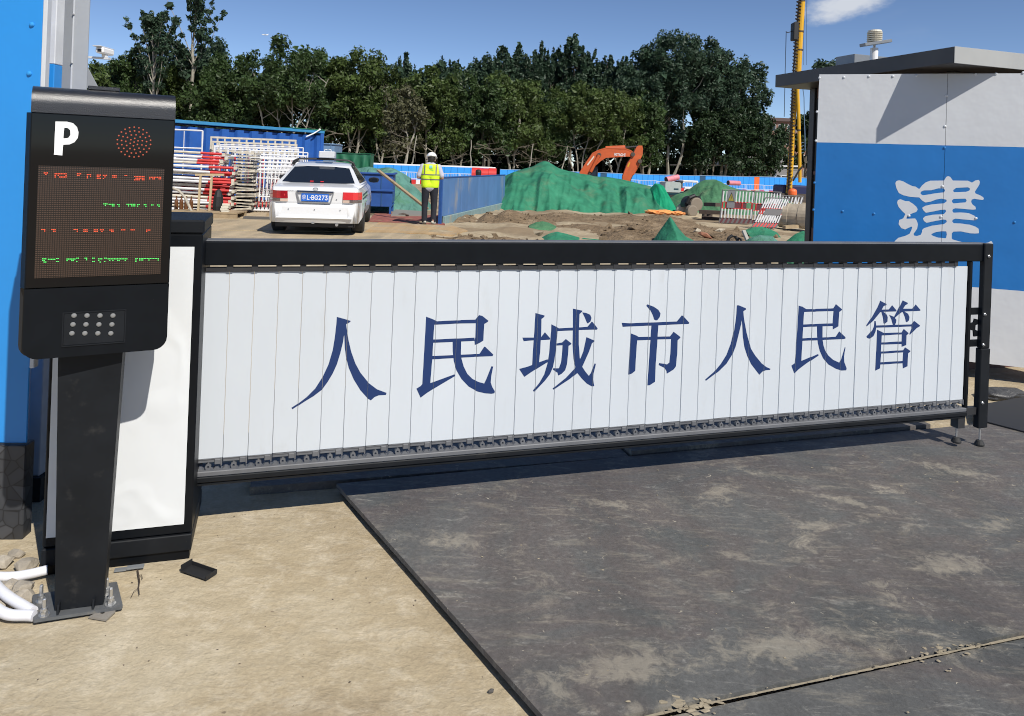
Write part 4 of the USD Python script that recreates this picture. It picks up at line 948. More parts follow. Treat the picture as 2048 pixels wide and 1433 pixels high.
# ------------------------------------------------------------------ guard booth on the right
BF = Frame((3.54, 5.98, 0), GA)
booth = Thing('guard_booth', 'dark framed guard booth with a flat brown roof behind the blue panel', 'booth', BF.o, GA)
RZ0, RZ1 = 2.437, 2.562
booth.part('roof', [rb(-.345, 2.6, -.304, 1.80, RZ0, RZ1, .004)], EAVE)
booth.part('fascia_front', [rb(-.346, 2.6, -.310, -.3045, RZ0 - .001, RZ1 + .001, .002)], mat('pale_fascia', (.40, .395, .37), .42, metal=.3, var=.08, vscale=2))
for x, y in ((0, 0), (0, 1.62), (1.0, 0), (2.0, 0), (2.0, 1.62)):
    booth.part('corner_post', [rb(x, x + .075, y, y + .075, 0, RZ0 - .002, .004)], EAVE)
booth.part('ceiling_beam', [rb(.02, .06, .08, 1.61, 2.33, RZ0 - .003, .003), rb(.08, 1.99, .02, .06, 2.36, RZ0 - .003, .003)], RED_BROWN)
zl, zm = 1.02, 1.575
booth.part('lower_wall', [rb(.015, .055, .078, 1.617, 0, zl, .003), rb(.078, .997, .015, .055, 0, zl, .003), rb(1.078, 1.997, .015, .055, 0, zl, .003), bx(.08, 2.0, 1.64, 1.68, 0, RZ0 - .005)], RED_BROWN)
booth.part('middle_rail', [rb(.012, .06, .078, 1.617, zm - .02, zm + .02, .003)], RED_BROWN)
for z0, z1 in ((zl + .004, zm - .022), (zm + .022, 2.326)):
    wn = booth.part('window', [bx(.02, .05, .08, .13, z0, z1), bx(.02, .05, .80, .86, z0, z1), bx(.02, .05, 1.52, 1.61, z0, z1), bx(.02, .05, .1301, .7999, z0, z0 + .04), bx(.02, .05, .8601, 1.5199, z0, z0 + .04)], FRAME_DARK)
    booth.part('pane', [bx(.032, .038, .1302, .7998, z0 + .041, z1), bx(.032, .038, .8602, 1.5198, z0 + .041, z1)], CAR_GLASS, wn)
wn = booth.part('window', [bx(.08, .12, .02, .05, zl + .004, 2.355), bx(.95, .995, .02, .05, zl + .004, 2.355), bx(1.08, 1.12, .02, .05, zl + .004, 2.355)], FRAME_DARK)
booth.part('pane', [bx(.1201, .9499, .032, .038, zl + .004, 2.355)], CAR_GLASS, wn)
booth.part('floor', [bx(.06, 2.0, .06, 1.6, .0, .06)], FRAME_DARK)
cb = [at(1608, y, 7.0) - BF.o for y in (330, 350, 420, 470, 520)]
q = at(1748, 110, 6.75)
ws = Thing('weather_sensor', 'white louvred weather sensor on a white pole above the booth roof', 'sensor', (q[0], q[1], RZ1), .2)
k = 6.75 / F
ws.part('pole', [tf(lathe([(.034, 0), (.034, .17)], 16), None, (0, 0, -.003)), tf(lathe([(.012, 0), (.012, .06)], 10), None, (0, 0, .166))], WHITE)
for i in range(5):
    ws.part('louvre', tf(lathe([(.040, 0), (.064, .004), (.066, .012), (.045, .017)], 20), None, (0, 0, .222 + i * .018)), CREAM)
ws.part('cap', tf(lathe([(.062, 0), (.058, .016), (.03, .022)], 20), None, (0, 0, .312)), CREAM)
ws.part('rain_arm', [tf(rb(-.15, .13, -.04, .04, -.012, .016, .003), ry(-.20), (-.01, -.045, .205))], GREY_BOX)
q0, q1 = at(1709, 118, 7.0), at(1816, 116, 7.0)
ac = Thing('roof_unit', 'grey rectangular metal unit on the booth roof behind the sensor', 'roof unit', (q0[0], q0[1], RZ1 + .001), GA)
ac.part('box', [rb(0, .50, 0, .25, 0, .15, .003)], GREY_BOX)
ac.part('cover', [rb(.503, .555, -.006, .256, 0, .155, .003)], PANEL_WHITE)
ac.part('bolt', [tube([(.40, -.01, .05), (.40, -.01, .11)], .006, 6)], STEEL)

# ------------------------------------------------------------------ blue and white panel with the character
p0, p1 = at(1633, 300, 6.2), at(2000, 300, 5.75)
PF = Frame((p0[0], p0[1], 0), math.atan2(p1[1] - p0[1], p1[0] - p0[0]))
pan = Thing('character_hoarding', 'white and blue sheet metal panel with a white Chinese character before the booth', 'panel', PF.o, PF.rz)
W = PF.lp(2048, 400)[0] + .9
xs_ = PF.lp(1890, 300)[0]
z_t = (PF.lp(1635, 152)[1] + PF.lp(2040, 144)[1]) / 2
z_1 = (PF.lp(1632, 288)[1] + PF.lp(2040, 291.5)[1]) / 2
z_2 = PF.lp(1975, 577)[1]; z_3 = PF.lp(1985, 729)[1]
CH = [(225, 168), (290, 185), (360, 225), (430, 258), (490, 270), (545, 310), (590, 250), (650, 200), (720, 175), (940, 172), (975, 115), (1005, 100), (1040, 115), (1080, 172), (1320, 175), (1385, 205), (1440, 170), (1490, 160), (1512, 190), (1500, 240), (1430, 350), (1440, 378), (1510, 405), (1560, 435), (1578, 465), (1550, 482), (1420, 462), (1380, 475), (1370, 510), (1390, 550), (1440, 590), (1450, 630), (1400, 636), (1120, 612), (1085, 625), (1070, 655), (1090, 685), (1200, 680), (1330, 690), (1420, 730), (1465, 775), (1440, 805), (1350, 800), (1120, 778), (1080, 795), (1068, 820), (1090, 850), (1200, 855), (1350, 875), (1440, 905), (1490, 940), (1498, 1010), (1430, 1015), (1350, 1010), (1200, 980), (1090, 985), (1065, 1010), (1062, 1090), (1075, 1110), (1200, 1145), (1400, 1200), (1640, 1160), (1695, 1130), (1720, 1180), (1715, 1290), (1650, 1330), (1200, 1290), (600, 1260), (200, 1240), (150, 1140), (210, 1085), (330, 1050), (390, 1020), (420, 960), (435, 910), (415, 905), (320, 950), (260, 930), (218, 870), (225, 800), (290, 775), (325, 705), (270, 655), (215, 590), (192, 525), (205, 485), (245, 468), (320, 498), (380, 500), (450, 545), (500, 590), (520, 630), (500, 670), (430, 695), (385, 720), (335, 770), (345, 782), (480, 775), (505, 810), (525, 870), (510, 940), (455, 1020), (465, 1050), (510, 1055), (570, 1035), (590, 990), (590, 960), (620, 930), (750, 890), (940, 865), (985, 830), (975, 800), (930, 792), (800, 815), (660, 845), (620, 815), (603, 775), (640, 740), (750, 718), (940, 705), (975, 660), (960, 635), (880, 640), (760, 665), (650, 685), (610, 645), (590, 605), (640, 575), (750, 550), (940, 535), (985, 500), (975, 475), (900, 460), (820, 472), (720, 510), (640, 520), (590, 490), (545, 440), (400, 432), (290, 405), (220, 370), (180, 290), (165, 215), (180, 180)]
HO = [[(570, 350), (620, 328), (740, 325), (850, 295), (930, 295), (958, 325), (940, 360), (800, 375), (660, 400), (600, 405), (565, 385)], [(1090, 320), (1130, 290), (1320, 278), (1355, 300), (1345, 330), (1290, 352), (1100, 356), (1082, 340)], [(1065, 490), (1090, 465), (1280, 460), (1302, 490), (1280, 520), (1090, 535), (1068, 515)], [(725, 1030), (800, 995), (900, 978), (975, 980), (985, 1030), (970, 1090), (850, 1082), (770, 1055)]]
chp = PF.poly(CH, 0, (1770, 340), 7.961)
for h in HO: chp = chp.difference(PF.poly(h, 0, (1770, 340), 7.961))
chp = chp.buffer(.006).buffer(-.012).buffer(.006)
for a, b in ((0, xs_ - .0015), (xs_ + .0015, W)):
    sh = pan.part('sheet', [bx(a, b, 0, .0015, z_1 + .0002, z_t)], PANEL_WHITE)
    pan.part('blue_band', [bx(a, b, 0, .0015, z_2 + .0002, z_1)], PANEL_BLUE, sh)
    pan.part('lower_band', [bx(a, b, 0, .0015, z_3, z_2)], PANEL_WHITE_SPOT, sh)
    c = chp.intersection(sbox(a, z_2, b, z_1))
    for pg in polys(c): pan.part('character', ext_front(pg, -.0008, -.0001), PRINT_WHITE, sh)
sc = lathe([(.010, 0), (.010, .0025), (.006, .006), (.002, .007)], 10, 'y')
for px, py, m in ((1639, 156, 0), (1688, 155, 0), (1738, 153, 0), (1786, 153, 0), (1833, 152, 0), (1951, 149, 0), (1992, 148, 0), (2046, 146, 0), (1634, 224, 0), (1632, 282, 0), (1629, 366, 1), (1627, 420, 1), (1685, 423, 1), (1748, 428, 1), (1893, 192, 0), (1890, 253, 0), (1889, 296, 1), (1885, 373, 0), (1882, 434, 0), (1952, 437, 0), (2029, 445, 1), (1818, 432, 0)):
    x, z = PF.lp(px, py)
    pan.part('screw', tf(sc, rx(math.pi), (x, -.0008, z)), SCREW_BLUE if m else BOLT_WHITE)
pan.part('back_frame', [rb(.02, W - .02, .004, .044, z_t - .09, z_t - .05, .003), rb(.02, W - .02, .004, .044, z_1 - .02, z_1 + .02, .003), rb(.02, W - .02, .004, .044, z_3 + .02, z_3 + .06, .003)], FRAME_DARK)
for x in (.35, xs_, W - .3):
    pan.part('leg', [rb(x - .02, x + .02, .0445, .085, -.02, z_t - .03, .003)], FRAME_DARK)
# black sack
rg = np.random.default_rng(9)
s = trimesh.creation.icosphere(3); v = np.array(s.vertices)
v *= 1 + .55 * (meshkit.fbm(v * 1.6 + 5, 4, 2)[:, None] - .5)
v *= [.155, .085, .05]; v[:, 2] = np.maximum(v[:, 2], -.025)
v[:, 0] += np.where(v[:, 0] > .1, .05, 0)
q = gp(1998, 797)
single('black_sack', (v @ rzm(.15).T + [q[0], q[1], .025], np.array(s.faces)), mat('black_bag', (.03, .03, .031), .45, bump=.8, bscale=16, bdist=.02), 'crumpled black plastic sack on the sand right of the gate', 'sack', smooth=True)

# ================================================================== THE YARD BEYOND THE GATE
def gx(px, py, d):
    "point on the terrain under the pixel column at distance d"
    P = at(px, py, d)
    return np.array([P[0], d, tz(P[0], d)])


# ------------------------------------------------------------------ road plates and red mesh round the car
def yard_plate(pts, z0, z1, m, label, name='yard_plate', cat='road plate'):
    poly = Polygon([tuple(gp(x, y, z1)[:2]) for x, y in pts])
    v, f = ext(poly, z1 - z0); v = np.array(v); v[:, 2] += z0
    return single(name, (v, f), m, label, cat)


yard_plate([(330, 478), (345, 461), (800, 466), (905, 480), (860, 492), (330, 494)], -.02, .030, PLATE_TAN, 'dusty tan road plate just behind the gate, under the rear of the white car')
yard_plate([(345, 459), (352, 436), (540, 436), (760, 446), (800, 464)], -.02, .030, PLATE_TAN, 'dusty tan road plate beneath the white car, behind the nearest plate')
yard_plate([(730, 463), (758, 445), (905, 452), (935, 461), (905, 470)], -.02, .034, PLATE_ORANGE, 'dusty plate beside the right of the white car, before the worker')
yard_plate([(352, 434), (362, 420), (540, 420), (640, 432), (640, 435)], -.02, .034, PLATE_TAN, 'far dusty road plate left of the white car')
yard_plate([(735, 443), (752, 424), (880, 427), (890, 449)], -.02, .012, RED_MESH, 'worn red mesh mat on the earth left of the worker', 'red_mat', 'mat')
q = gp(806, 432, .02)
single('dark_tool', [tube([q + [-.12, 0, .02], q + [0, .02, .05], q + [.16, 0, .015]], [.03, .035, .02], 6)], RUSTY, 'dark curved scrap lying on the red mesh mat', 'scrap')
yard_plate([(782, 430), (790, 419), (850, 423), (852, 430)], -.01, .05, mat('grey_plank', (.2, .2, .18), .8), 'flat grey plank behind the red mesh mat', 'grey_plank', 'plank')

# ------------------------------------------------------------------ the white car
P0 = gp(627, 472, .034)
car = Thing('white_sedan', 'white sedan seen from behind with a blue number plate and roof box', 'car', P0, math.radians(8.5))


def mext(poly, axis, a, b):
    g = ext_side(poly, a, b) if axis == 'x' else (ext_front(poly, a, b) if axis == 'y' else None)
    if g is None:
        v, f = ext(poly, b - a); v = np.array(v); v[:, 2] += a; g = (v, f)
    t = trimesh.Trimesh(g[0], g[1]); t.merge_vertices()
    if t.volume < 0: t.invert()
    return m3.Manifold(m3.Mesh(np.asarray(t.vertices, np.float32), np.asarray(t.faces, np.uint32)))


def sm(pts, r=.03):
    p = Polygon(pts)
    return p.buffer(-r, quad_segs=4).buffer(2 * r, quad_segs=4).buffer(-r, quad_segs=4)


side = sm([(.05, .24), (.0, .30), (-.02, .36), (.0, .40), (.0, .55), (.03, .585), (.075, .60), (.06, .64), (.045, .84), (.065, .905), (.14, .935), (.62, 1.0), (1.2, 1.03), (3.3, 1.0), (3.6, .96), (4.3, .82), (4.58, .66), (4.64, .48), (4.6, .24)], .012)
front = sm([(-.80, .20), (-.885, .34), (-.91, .52), (-.90, .66), (-.865, .80), (-.80, .91), (-.66, .985), (0, 1.035), (.66, .985), (.80, .91), (.865, .80), (.90, .66), (.91, .52), (.885, .34), (.80, .20)], .012)
plan = sm([(-.50, -.03), (-.68, .02), (-.80, .11), (-.875, .28), (-.91, .65), (-.91, 3.9), (-.84, 4.4), (-.6, 4.66), (.6, 4.66), (.84, 4.4), (.91, 3.9), (.91, .65), (.875, .28), (.80, .11), (.68, .02), (.50, -.03), (0, -.055)], .02)
lower = mext(side, 'x', -1, 1) ^ mext(front, 'y', -.2, 4.8) ^ mext(plan, 'z', 0, 1.2)
for yw in (.92, 3.6):
    for s_ in (-1, 1):
        c = tf(lathe([(.345, -.3), (.345, .3)], 28, 'x'), None, (s_ * .86, yw, .31))
        t = trimesh.Trimesh(*join(c)); t.fix_normals()
        lower = lower - m3.Manifold(m3.Mesh(np.asarray(t.vertices, np.float32), np.asarray(t.faces, np.uint32)))
car.part('body', lower, CAR_WHITE, smooth=32)
gside = sm([(.46, .90), (.50, .965), (1.22, 1.335), (1.55, 1.395), (2.2, 1.415), (2.6, 1.385), (3.45, .98), (3.45, .90)], .02)
gfront = sm([(-.83, .90), (-.80, .965), (-.585, 1.30), (-.52, 1.375), (-.3, 1.405), (0, 1.42), (.3, 1.405), (.52, 1.375), (.585, 1.30), (.80, .965), (.83, .90)], .015)
cab_ = mext(gside, 'x', -1, 1) ^ mext(gfront, 'y', .3, 3.6)
car.part('cabin', cab_, CAR_WHITE, smooth=32)


def patch(pts, t=.006):
    "thin pane through four or more points, raised along its normal"
    P = np.array(pts, float); n = np.cross(P[1] - P[0], P[2] - P[0]); n /= np.linalg.norm(n)
    return hullof(np.vstack([P - n * t, P + n * t]))


def on_rear(x, s):
    "point on the rear screen, s from its foot (0) to its head (1)"
    y, z = .50 + .72 * s, .965 + .37 * s
    return (x, y, z)


rs = [on_rear(x, s) for x, s in ((-.70, .09), (-.45, .055), (0, .045), (.45, .055), (.70, .09), (.545, .86), (.3, .91), (0, .925), (-.3, .91), (-.545, .86))]
n_ = np.array([0, -.37, .72]); n_ /= np.linalg.norm(n_)
RS = np.array(rs) + n_ * .004
car.part('rear_window', hullof(np.vstack([RS, RS + n_ * .006])), CAR_GLASS)
bl = car.part('brake_light', [bx(-.17, -.10, .56, .575, 1.012, 1.03), bx(.03, .10, .56, .575, 1.012, 1.03)], LAMP_BRIGHT)
for s_ in (-1, 1):
    def sp_(y, z, s_=s_): return (s_ * (.80 - (z - .965) * (.215 / .335) + .002), y, z)
    car.part('side_window', patch([sp_(.86, 1.0), sp_(1.85, .99), sp_(1.85, 1.31), sp_(1.42, 1.30)]), CAR_GLASS)
    car.part('side_window', patch([sp_(1.90, .99), sp_(3.1, .985), sp_(2.55, 1.30), sp_(1.90, 1.31)]), CAR_GLASS)
    mm = car.part('mirror', tf(hullof([(x, y, z) for x in (-.09, .10) for y in (-.035, .05) for z in (-.045, .05)] + [(-.12, .0, .0), (.125, .02, .01), (0, .0, .07), (0, .0, -.06), (0, .10, 0)]), None, (s_ * .99, 2.75, 1.02)), BLACK_FLAT)
    car.part('mirror_glass', tf(hullof([(x * .09, -.038 - d, z * .045) for x, z in ((-1, .5), (-.6, 1), (.6, 1), (1, .5), (1, -.5), (.6, -1), (-.6, -1), (-1, -.5)) for d in (0, .003)]), None, (s_ * .99, 2.75, 1.02)), CAR_GLASS, mm)
    # tail lamps wrap round the corner
    z0, z1 = .635, .845
    L = [(.52, .048), (.64, .044), (.705, .046), (.792, .106), (.864, .27)]
    out = [(s_ * (x + .004), y - .014) for x, y in L]; inn = [(s_ * (x - .05), y + .05) for x, y in L]
    pl_ = Polygon(out + inn[::-1]).buffer(0)

    def slab(a, b, pl_=pl_):
        v, f = ext(pl_, b - a); v = np.array(v); v[:, 2] += a
        v[:, 1] -= 0.0
        return v, f
    lamp = car.part('tail_lamp', slab(.70, z1), LAMP_RED if s_ < 0 else LAMP_BRIGHT)
    car.part('lamp_lens', [tf(lathe([(.052, -.006), (.048, .010), (.03, .012), (.03, .006), (0.001, .006)], 16, 'y'), rx(math.pi) @ rzm(-s_ * .5), (s_ * .745, .085, .765)), tf(lathe([(.050, -.006), (.046, .010), (.03, .012)], 16, 'y'), rx(math.pi) @ rzm(-s_ * .2), (s_ * .60, .050, .765))], LAMP_BRIGHT, lamp)
    v, f = ext(Polygon(out[:2] + inn[:2][::-1]).buffer(0), .05); v = np.array(v); v[:, 2] += z0 + .008
    car.part('reverse_lamp', (v, f), LAMP_CLEAR, lamp)
    v, f = ext(Polygon(out[1:] + inn[1:][::-1]).buffer(0), .05); v = np.array(v); v[:, 2] += z0 + .008
    car.part('smoked_lens', (v, f), LAMP_SMOKE, lamp)
    for yw in (.92, 3.6):
        w = car.part('wheel', tf(lathe([(.20, -.12), (.29, -.125), (.315, -.105), (.315, .105), (.29, .125), (.20, .12)], 32, 'x'), None, (s_ * .775, yw, .31)), RUBBER)
        car.part('rim', [tf(lathe([(.205, -.09), (.205, .09)], 24, 'x'), None, (s_ * .775, yw, .31))] + [tf(bx(-.012, .012, -.02, .02, .03, .19), rx(k * 2 * math.pi / 7), (s_ * .868, yw, .31)) for k in range(7)], SILVER, w)
    car.part('roof_rail', tube([(s_ * .60, 1.30, 1.30), (s_ * .585, 1.45, 1.375), (s_ * .575, 1.7, 1.40), (s_ * .575, 1.95, 1.40)], .016, 8), BLACK_FLAT)
# number plate recess with its silver surround
YPp = .028
sur = sm([(-.36, .86), (.36, .855), (.345, .80), (.30, .625), (-.29, .625), (-.345, .80)], .02)
car.part('plate_surround', ext_front(sur.difference(sur.buffer(-.018)), .012, .06), SILVER)
car.part('plate_handle', ext_front(Polygon([(-.335, .855), (.335, .85), (.32, .825), (-.32, .828)]), .004, .06), CHROME)
pl_ = car.part('number_plate', [rb(-.255, .255, .018, .034, .655, .80, .002)], PLATE_BLUE)
car.part('plate_text', tf(text_poly_mesh('L·BG273', .092, .385, True), None, (-.150, .0175, .682)), WHITE, pl_)
zh = [bx(-.238, -.172, .0165, .0178, .762, .770), bx(-.209, -.201, .0165, .0178, .770, .781), bx(-.232, -.178, .0165, .0178, .722, .729), bx(-.232, -.178, .0165, .0178, .745, .751), bx(-.232, -.225, .0165, .0178, .7291, .7449), bx(-.185, -.178, .0165, .0178, .7291, .7449), bx(-.2085, -.2015, .0165, .0178, .684, .7219), bx(-.228, -.2215, .0165, .0178, .695, .713), bx(-.1885, -.182, .0165, .0178, .695, .713)]
car.part('plate_character', zh, WHITE, pl_)
car.part('trunk_badge', [tf(ext_front(Point(0, 0).buffer(.03, quad_segs=6).difference(Point(0, 0).buffer(.023, quad_segs=6)), 0, .006), np.diag([1.7, 1, 1.0]), (0, .047, .888))], SILVER)
car.part('badge_letter', [tf(text_poly_mesh('H', .034, .036, True), np.array([[1, 0, .35], [0, 1, 0], [0, 0, 1]]), (-.024, .047, .871))], SILVER)
car.part('model_badge', tf(text_poly_mesh('SONATA', .026, .15), None, (-.515, .040, .835)), SILVER)
car.part('lock', tf(lathe([(.012, 0), (.012, .004)], 8, 'y'), rx(math.pi), (.40, .046, .70)), SILVER)
for x in (-.48, 0, .48):
    car.part('parking_sensor', tf(lathe([(.012, 0), (.010, .003)], 8, 'y'), rx(math.pi), (x, -.012, .50)), SILVER)
car.part('bumper_lip', [tf(ext_side(sm([(-.045, .335), (.02, .31), (.02, .36), (-.04, .352)], .004), -.70, .70), None, (0, -.006, 0))], CAR_WHITE)
car.part('underbody', [bx(-.74, .74, .16, 4.4, .15, .33), bx(-.72, .72, .09, .1599, .17, .30)], BLACK_FLAT)
car.part('exhaust', tf(lathe([(.03, 0), (.03, .2), (.024, .2)], 12, 'y'), None, (.42, .03, .215)), STEEL)
car.part('tow_eye', [bx(-.05, .0, .03, .08, .225, .25)], STEEL)
st = [(.905, .12), (.60, .32)]
for k, (m, zc) in enumerate(((LIVERY_DARK, .775), (LIVERY_PALE, .735), (LIVERY_DARK, .70), (LIVERY_PALE, .60))):
    car.part('stripe', patch([(.888, .32, zc), (.888, .32, zc + .032), (.908, 1.6, zc + .052), (.912, 1.6, zc + .02)], .004), m)
# rack and the box it carries
car.part('rack_bar', [tube([(-.64, 1.42, 1.34), (-.60, 1.42, 1.41), (-.50, 1.42, 1.455), (-.2, 1.42, 1.465), (.2, 1.42, 1.465), (.50, 1.42, 1.45), (.60, 1.42, 1.405), (.64, 1.42, 1.33)], .022, 8), bx(-.08, .20, 1.36, 1.50, 1.455, 1.49)], BLACK_FLAT)
bxp = single('roof_case', [tf(rb(-.10, .22, 1.30, 1.62, 1.4905, 1.63, .015), rzm(car.rz), car.loc), tf(tube([(-.005, 1.46, 1.628), (.0, 1.46, 1.66), (.03, 1.46, 1.668), (.10, 1.46, 1.668), (.13, 1.46, 1.66), (.135, 1.46, 1.628)], .010, 8), rzm(car.rz), car.loc), tf(bx(-.101, .221, 1.299, 1.621, 1.535, 1.540), rzm(car.rz), car.loc)], PANEL_WHITE, 'white case with a carrying handle on the roof rack of the car', 'case')

# ------------------------------------------------------------------ the worker
P0 = gp(857, 452, .0)
P0 = np.array([P0[0], P0[1], max(0.0, float(ground_z(P0[:1], P0[1:2])[0]) * .0) + .034])
SC = P0[1] / F * 145 / 1.74          # so that helmet and shoes land where the picture has them
man = Thing('person', 'person in a yellow reflective vest, white helmet and dark trousers, head bowed, seen from behind', 'person', P0, math.radians(4))


def bones(pairs, ref=.03, it=10):
    out = None
    for (a, ra), (b, rb_) in pairs:
        s1 = m3.Manifold.sphere(ra, 20).translate(tuple(map(float, a))); s2 = m3.Manifold.sphere(rb_, 20).translate(tuple(map(float, b)))
        h = m3.Manifold.batch_hull([s1, s2]); out = h if out is None else out + h
    out = out.refine_to_length(ref)
    v, f = join(out)
    t = trimesh.Trimesh(v, f); t.merge_vertices()
    trimesh.smoothing.filter_taubin(t, iterations=it)
    return np.array(t.vertices) * SC, np.array(t.faces)


hd = np.array([0.012, .075, 1.555])
J = {'ank': lambda s: (s * .105, -.02 + (.02 if s < 0 else -.02), .09), 'knee': lambda s: (s * .108, .03, .49), 'hip': lambda s: (s * .095, .0, .90)}
sk = []
for s_ in (-1, 1):
    sk += [((J['ank'](s_), .042), (J['knee'](s_), .058)), ((J['knee'](s_), .058), (J['hip'](s_), .088))]
    sk += [((J['ank'](s_), .042), ((s_ * .115, .11, .035), .032))]
    sh, el, wr = (s_ * .195, .02, 1.385), (s_ * .285, -.005, 1.125), (s_ * .11, .245, 1.10)
    sk += [((sh, .052), (el, .042)), ((el, .040), (wr, .028)), (((0, .01, 1.36), .07), (sh, .055))]
    # palm, four fingers and the thumb closing on the phone held before the chest
    pm = np.array([s_ * .055, .295, 1.12])
    sk += [((wr, .027), (pm, .024))]
    for k in range(4):
        b_ = pm + [-s_ * .01, .02, .026 - .017 * k]; c_ = b_ + [-s_ * .036, .012, .0]; e_ = c_ + [-s_ * .012, -.026, 0]
        sk += [((b_, .0095), (c_, .0085)), ((c_, .0085), (e_, .0075))]
    th = pm + [0, -.012, .03]
    sk += [((pm, .012), (th, .011)), ((th, .011), (th + [-s_ * .022, .006, .028], .008))]
sk += [(((0, 0, .92), .085), ((0, .0, 1.15), .085)), (((0, 0, 1.15), .085), ((0, .01, 1.33), .08)), (((0, .01, 1.38), .055), ((0.006, .045, 1.50), .05))]
sk += [((hd + [0, -.015, .03], .088), (hd + [0, .03, -.045], .062)), ((hd + [0, .085, -.02], .014), (hd + [0, .098, -.035], .012)), ((hd + [-.078, -.0, -.005], .016), (hd + [-.08, -.012, -.03], .012)), ((hd + [.078, 0, -.005], .016), (hd + [.08, -.012, -.03], .012))]
man.part('body', bones(sk, .018, 6), SKIN, smooth=True)
for s_ in (-1, 1):
    man.part('eye', tf(trimesh.creation.icosphere(1, .011), None, (hd + [s_ * .03, .082, .012]) * SC), HAIR)
man.part('mouth', tf(bx(-.022, .022, -.004, .004, -.004, .004), None, (hd + [0, .088, -.066]) * SC), mat('lips', (.25, .1, .08), .6))
man.part('hair', bones([((hd + [0, -.03, .03], .092), (hd + [0, -.045, -.035], .066))], .03, 4), HAIR, smooth=True)
tro = []
for s_ in (-1, 1):
    tro += [(((s_ * .106, -.0 - s_ * .012, .10), .068), ((s_ * .110, .01, .30), .068)), (((s_ * .110, .01, .30), .068), ((s_ * .110, .028, .50), .078)), (((s_ * .110, .028, .50), .078), ((s_ * .095, .0, .86), .105)), (((s_ * .095, 0, .86), .105), ((s_ * .075, 0, .985), .098))]
man.part('trousers', bones(tro, .03, 6), TROUSER, smooth=True)
man.part('shirt', bones([(((-.05, 0, .90), .122), ((-.075, .0, 1.15), .115)), (((.05, 0, .90), .122), ((.075, .0, 1.15), .115)), (((-.075, 0, 1.15), .115), ((-.1, .01, 1.36), .085)), (((.075, 0, 1.15), .115), ((.1, .01, 1.36), .085)), (((-.05, 0, .90), .122), ((.05, 0, .90), .122)), (((-.1, .01, 1.36), .085), ((.1, .01, 1.36), .085)), (((-.1, .01, 1.40), .06), ((0, .03, 1.455), .06)), (((.1, .01, 1.40), .06), ((0, .03, 1.455), .06)),
                         (((-.19, .02, 1.385), .068), ((-.268, .0, 1.175), .064)), (((.19, .02, 1.385), .068), ((.268, .0, 1.175), .064))], .03, 6), SHIRT, smooth=True)
vs = bones([(((-.080, 0, .94), .135), ((-.090, .0, 1.18), .135)), (((.080, 0, .94), .135), ((.090, .0, 1.18), .135)), (((-.080, 0, .94), .135), ((.080, 0, .94), .135)), (((-.090, 0, 1.18), .135), ((.090, 0, 1.18), .135)), (((-.090, 0, 1.18), .135), ((-.105, .012, 1.365), .105)), (((.090, 0, 1.18), .135), ((.105, .012, 1.365), .105)), (((-.105, .012, 1.365), .105), ((.105, .012, 1.365), .105))], .022, 5)
tm = trimesh.Trimesh(*vs)
tm = tm.slice_plane([0, 0, .885 * SC], [0, 0, 1]).slice_plane([0, 0, 1.445 * SC], [0, 0, -1])
vest = man.part('vest', tm, VEST, smooth=True)


def tape(z0, z1, x0=-1, x1=1, off=.004, m=TAPE, name='tape', back=True):
    t = tm
    for o, n in (([0, 0, z0 * SC], [0, 0, 1]), ([0, 0, z1 * SC], [0, 0, -1]), ([x0 * SC, 0, 0], [1, 0, 0]), ([x1 * SC, 0, 0], [-1, 0, 0])):
        t = t.slice_plane(o, n)
    v = np.array(t.vertices); c = np.array([0, .005, 0]) * SC
    d = v - c; d[:, 2] = 0; d /= np.maximum(np.linalg.norm(d, axis=1, keepdims=True), 1e-6)
    for c_ in trimesh.Trimesh(v + d * off, np.array(t.faces)).split(only_watertight=False):
        man.part(name, c_, m, vest, smooth=True)


tape(1.180, 1.208); tape(1.065, 1.095)
tape(1.211, 1.43, -.150, -.118); tape(1.211, 1.43, .118, .150)
tape(1.345, 1.415, -.030, .042, .005, VEST_LOGO, 'vest_logo')
tape(1.295, 1.310, -.070, .075, .005, VEST_PRINT, 'vest_print')
for s_ in (-1, 1):
    sh = trimesh.creation.icosphere(3); v = np.array(sh.vertices) * [.050, .135, .052]
    v[:, 2] = np.maximum(v[:, 2], -.035) + .037; v[:, 2] += np.where(v[:, 1] < 0, .02, 0) * np.clip(-v[:, 1] / .1, 0, 1)
    man.part('shoe', ((v @ rzm(s_ * -.25).T + [s_ * .112, .04 - s_ * .02, 0]) * SC, np.array(sh.faces)), SHOE, smooth=True)
hm = trimesh.creation.icosphere(3); v = np.array(hm.vertices) * [.122, .145, .118]
v = v[:] ; v[:, 2] = np.maximum(v[:, 2], -.012)
ht = rx(-.30)
hel = man.part('helmet', (((v @ ht.T) + hd + [0, -.0, .062]) * SC, np.array(hm.faces)), HELMET, smooth=40)
v, f = lathe([(.10, -.016), (.128, -.016), (.140, -.010), (.126, .0), (.10, .004)], 28)
v = v * [1, 1.16, 1]; v[:, 1] += np.where(v[:, 1] > .05, .03, 0)
man.part('brim', (((v @ ht.T) + hd + [0, 0, .062]) * SC, f), HELMET, hel, smooth=40)
ph = man.loc_of(P0) * 0
single('phone', tf(tf(rb(-.036, .036, -.004, .004, -.07, .07, .004), rx(-.5), np.array([0, .325, 1.135]) * SC), rzm(man.rz), P0), BLACK_FLAT, 'dark phone held in front of the worker in both hands', 'phone')

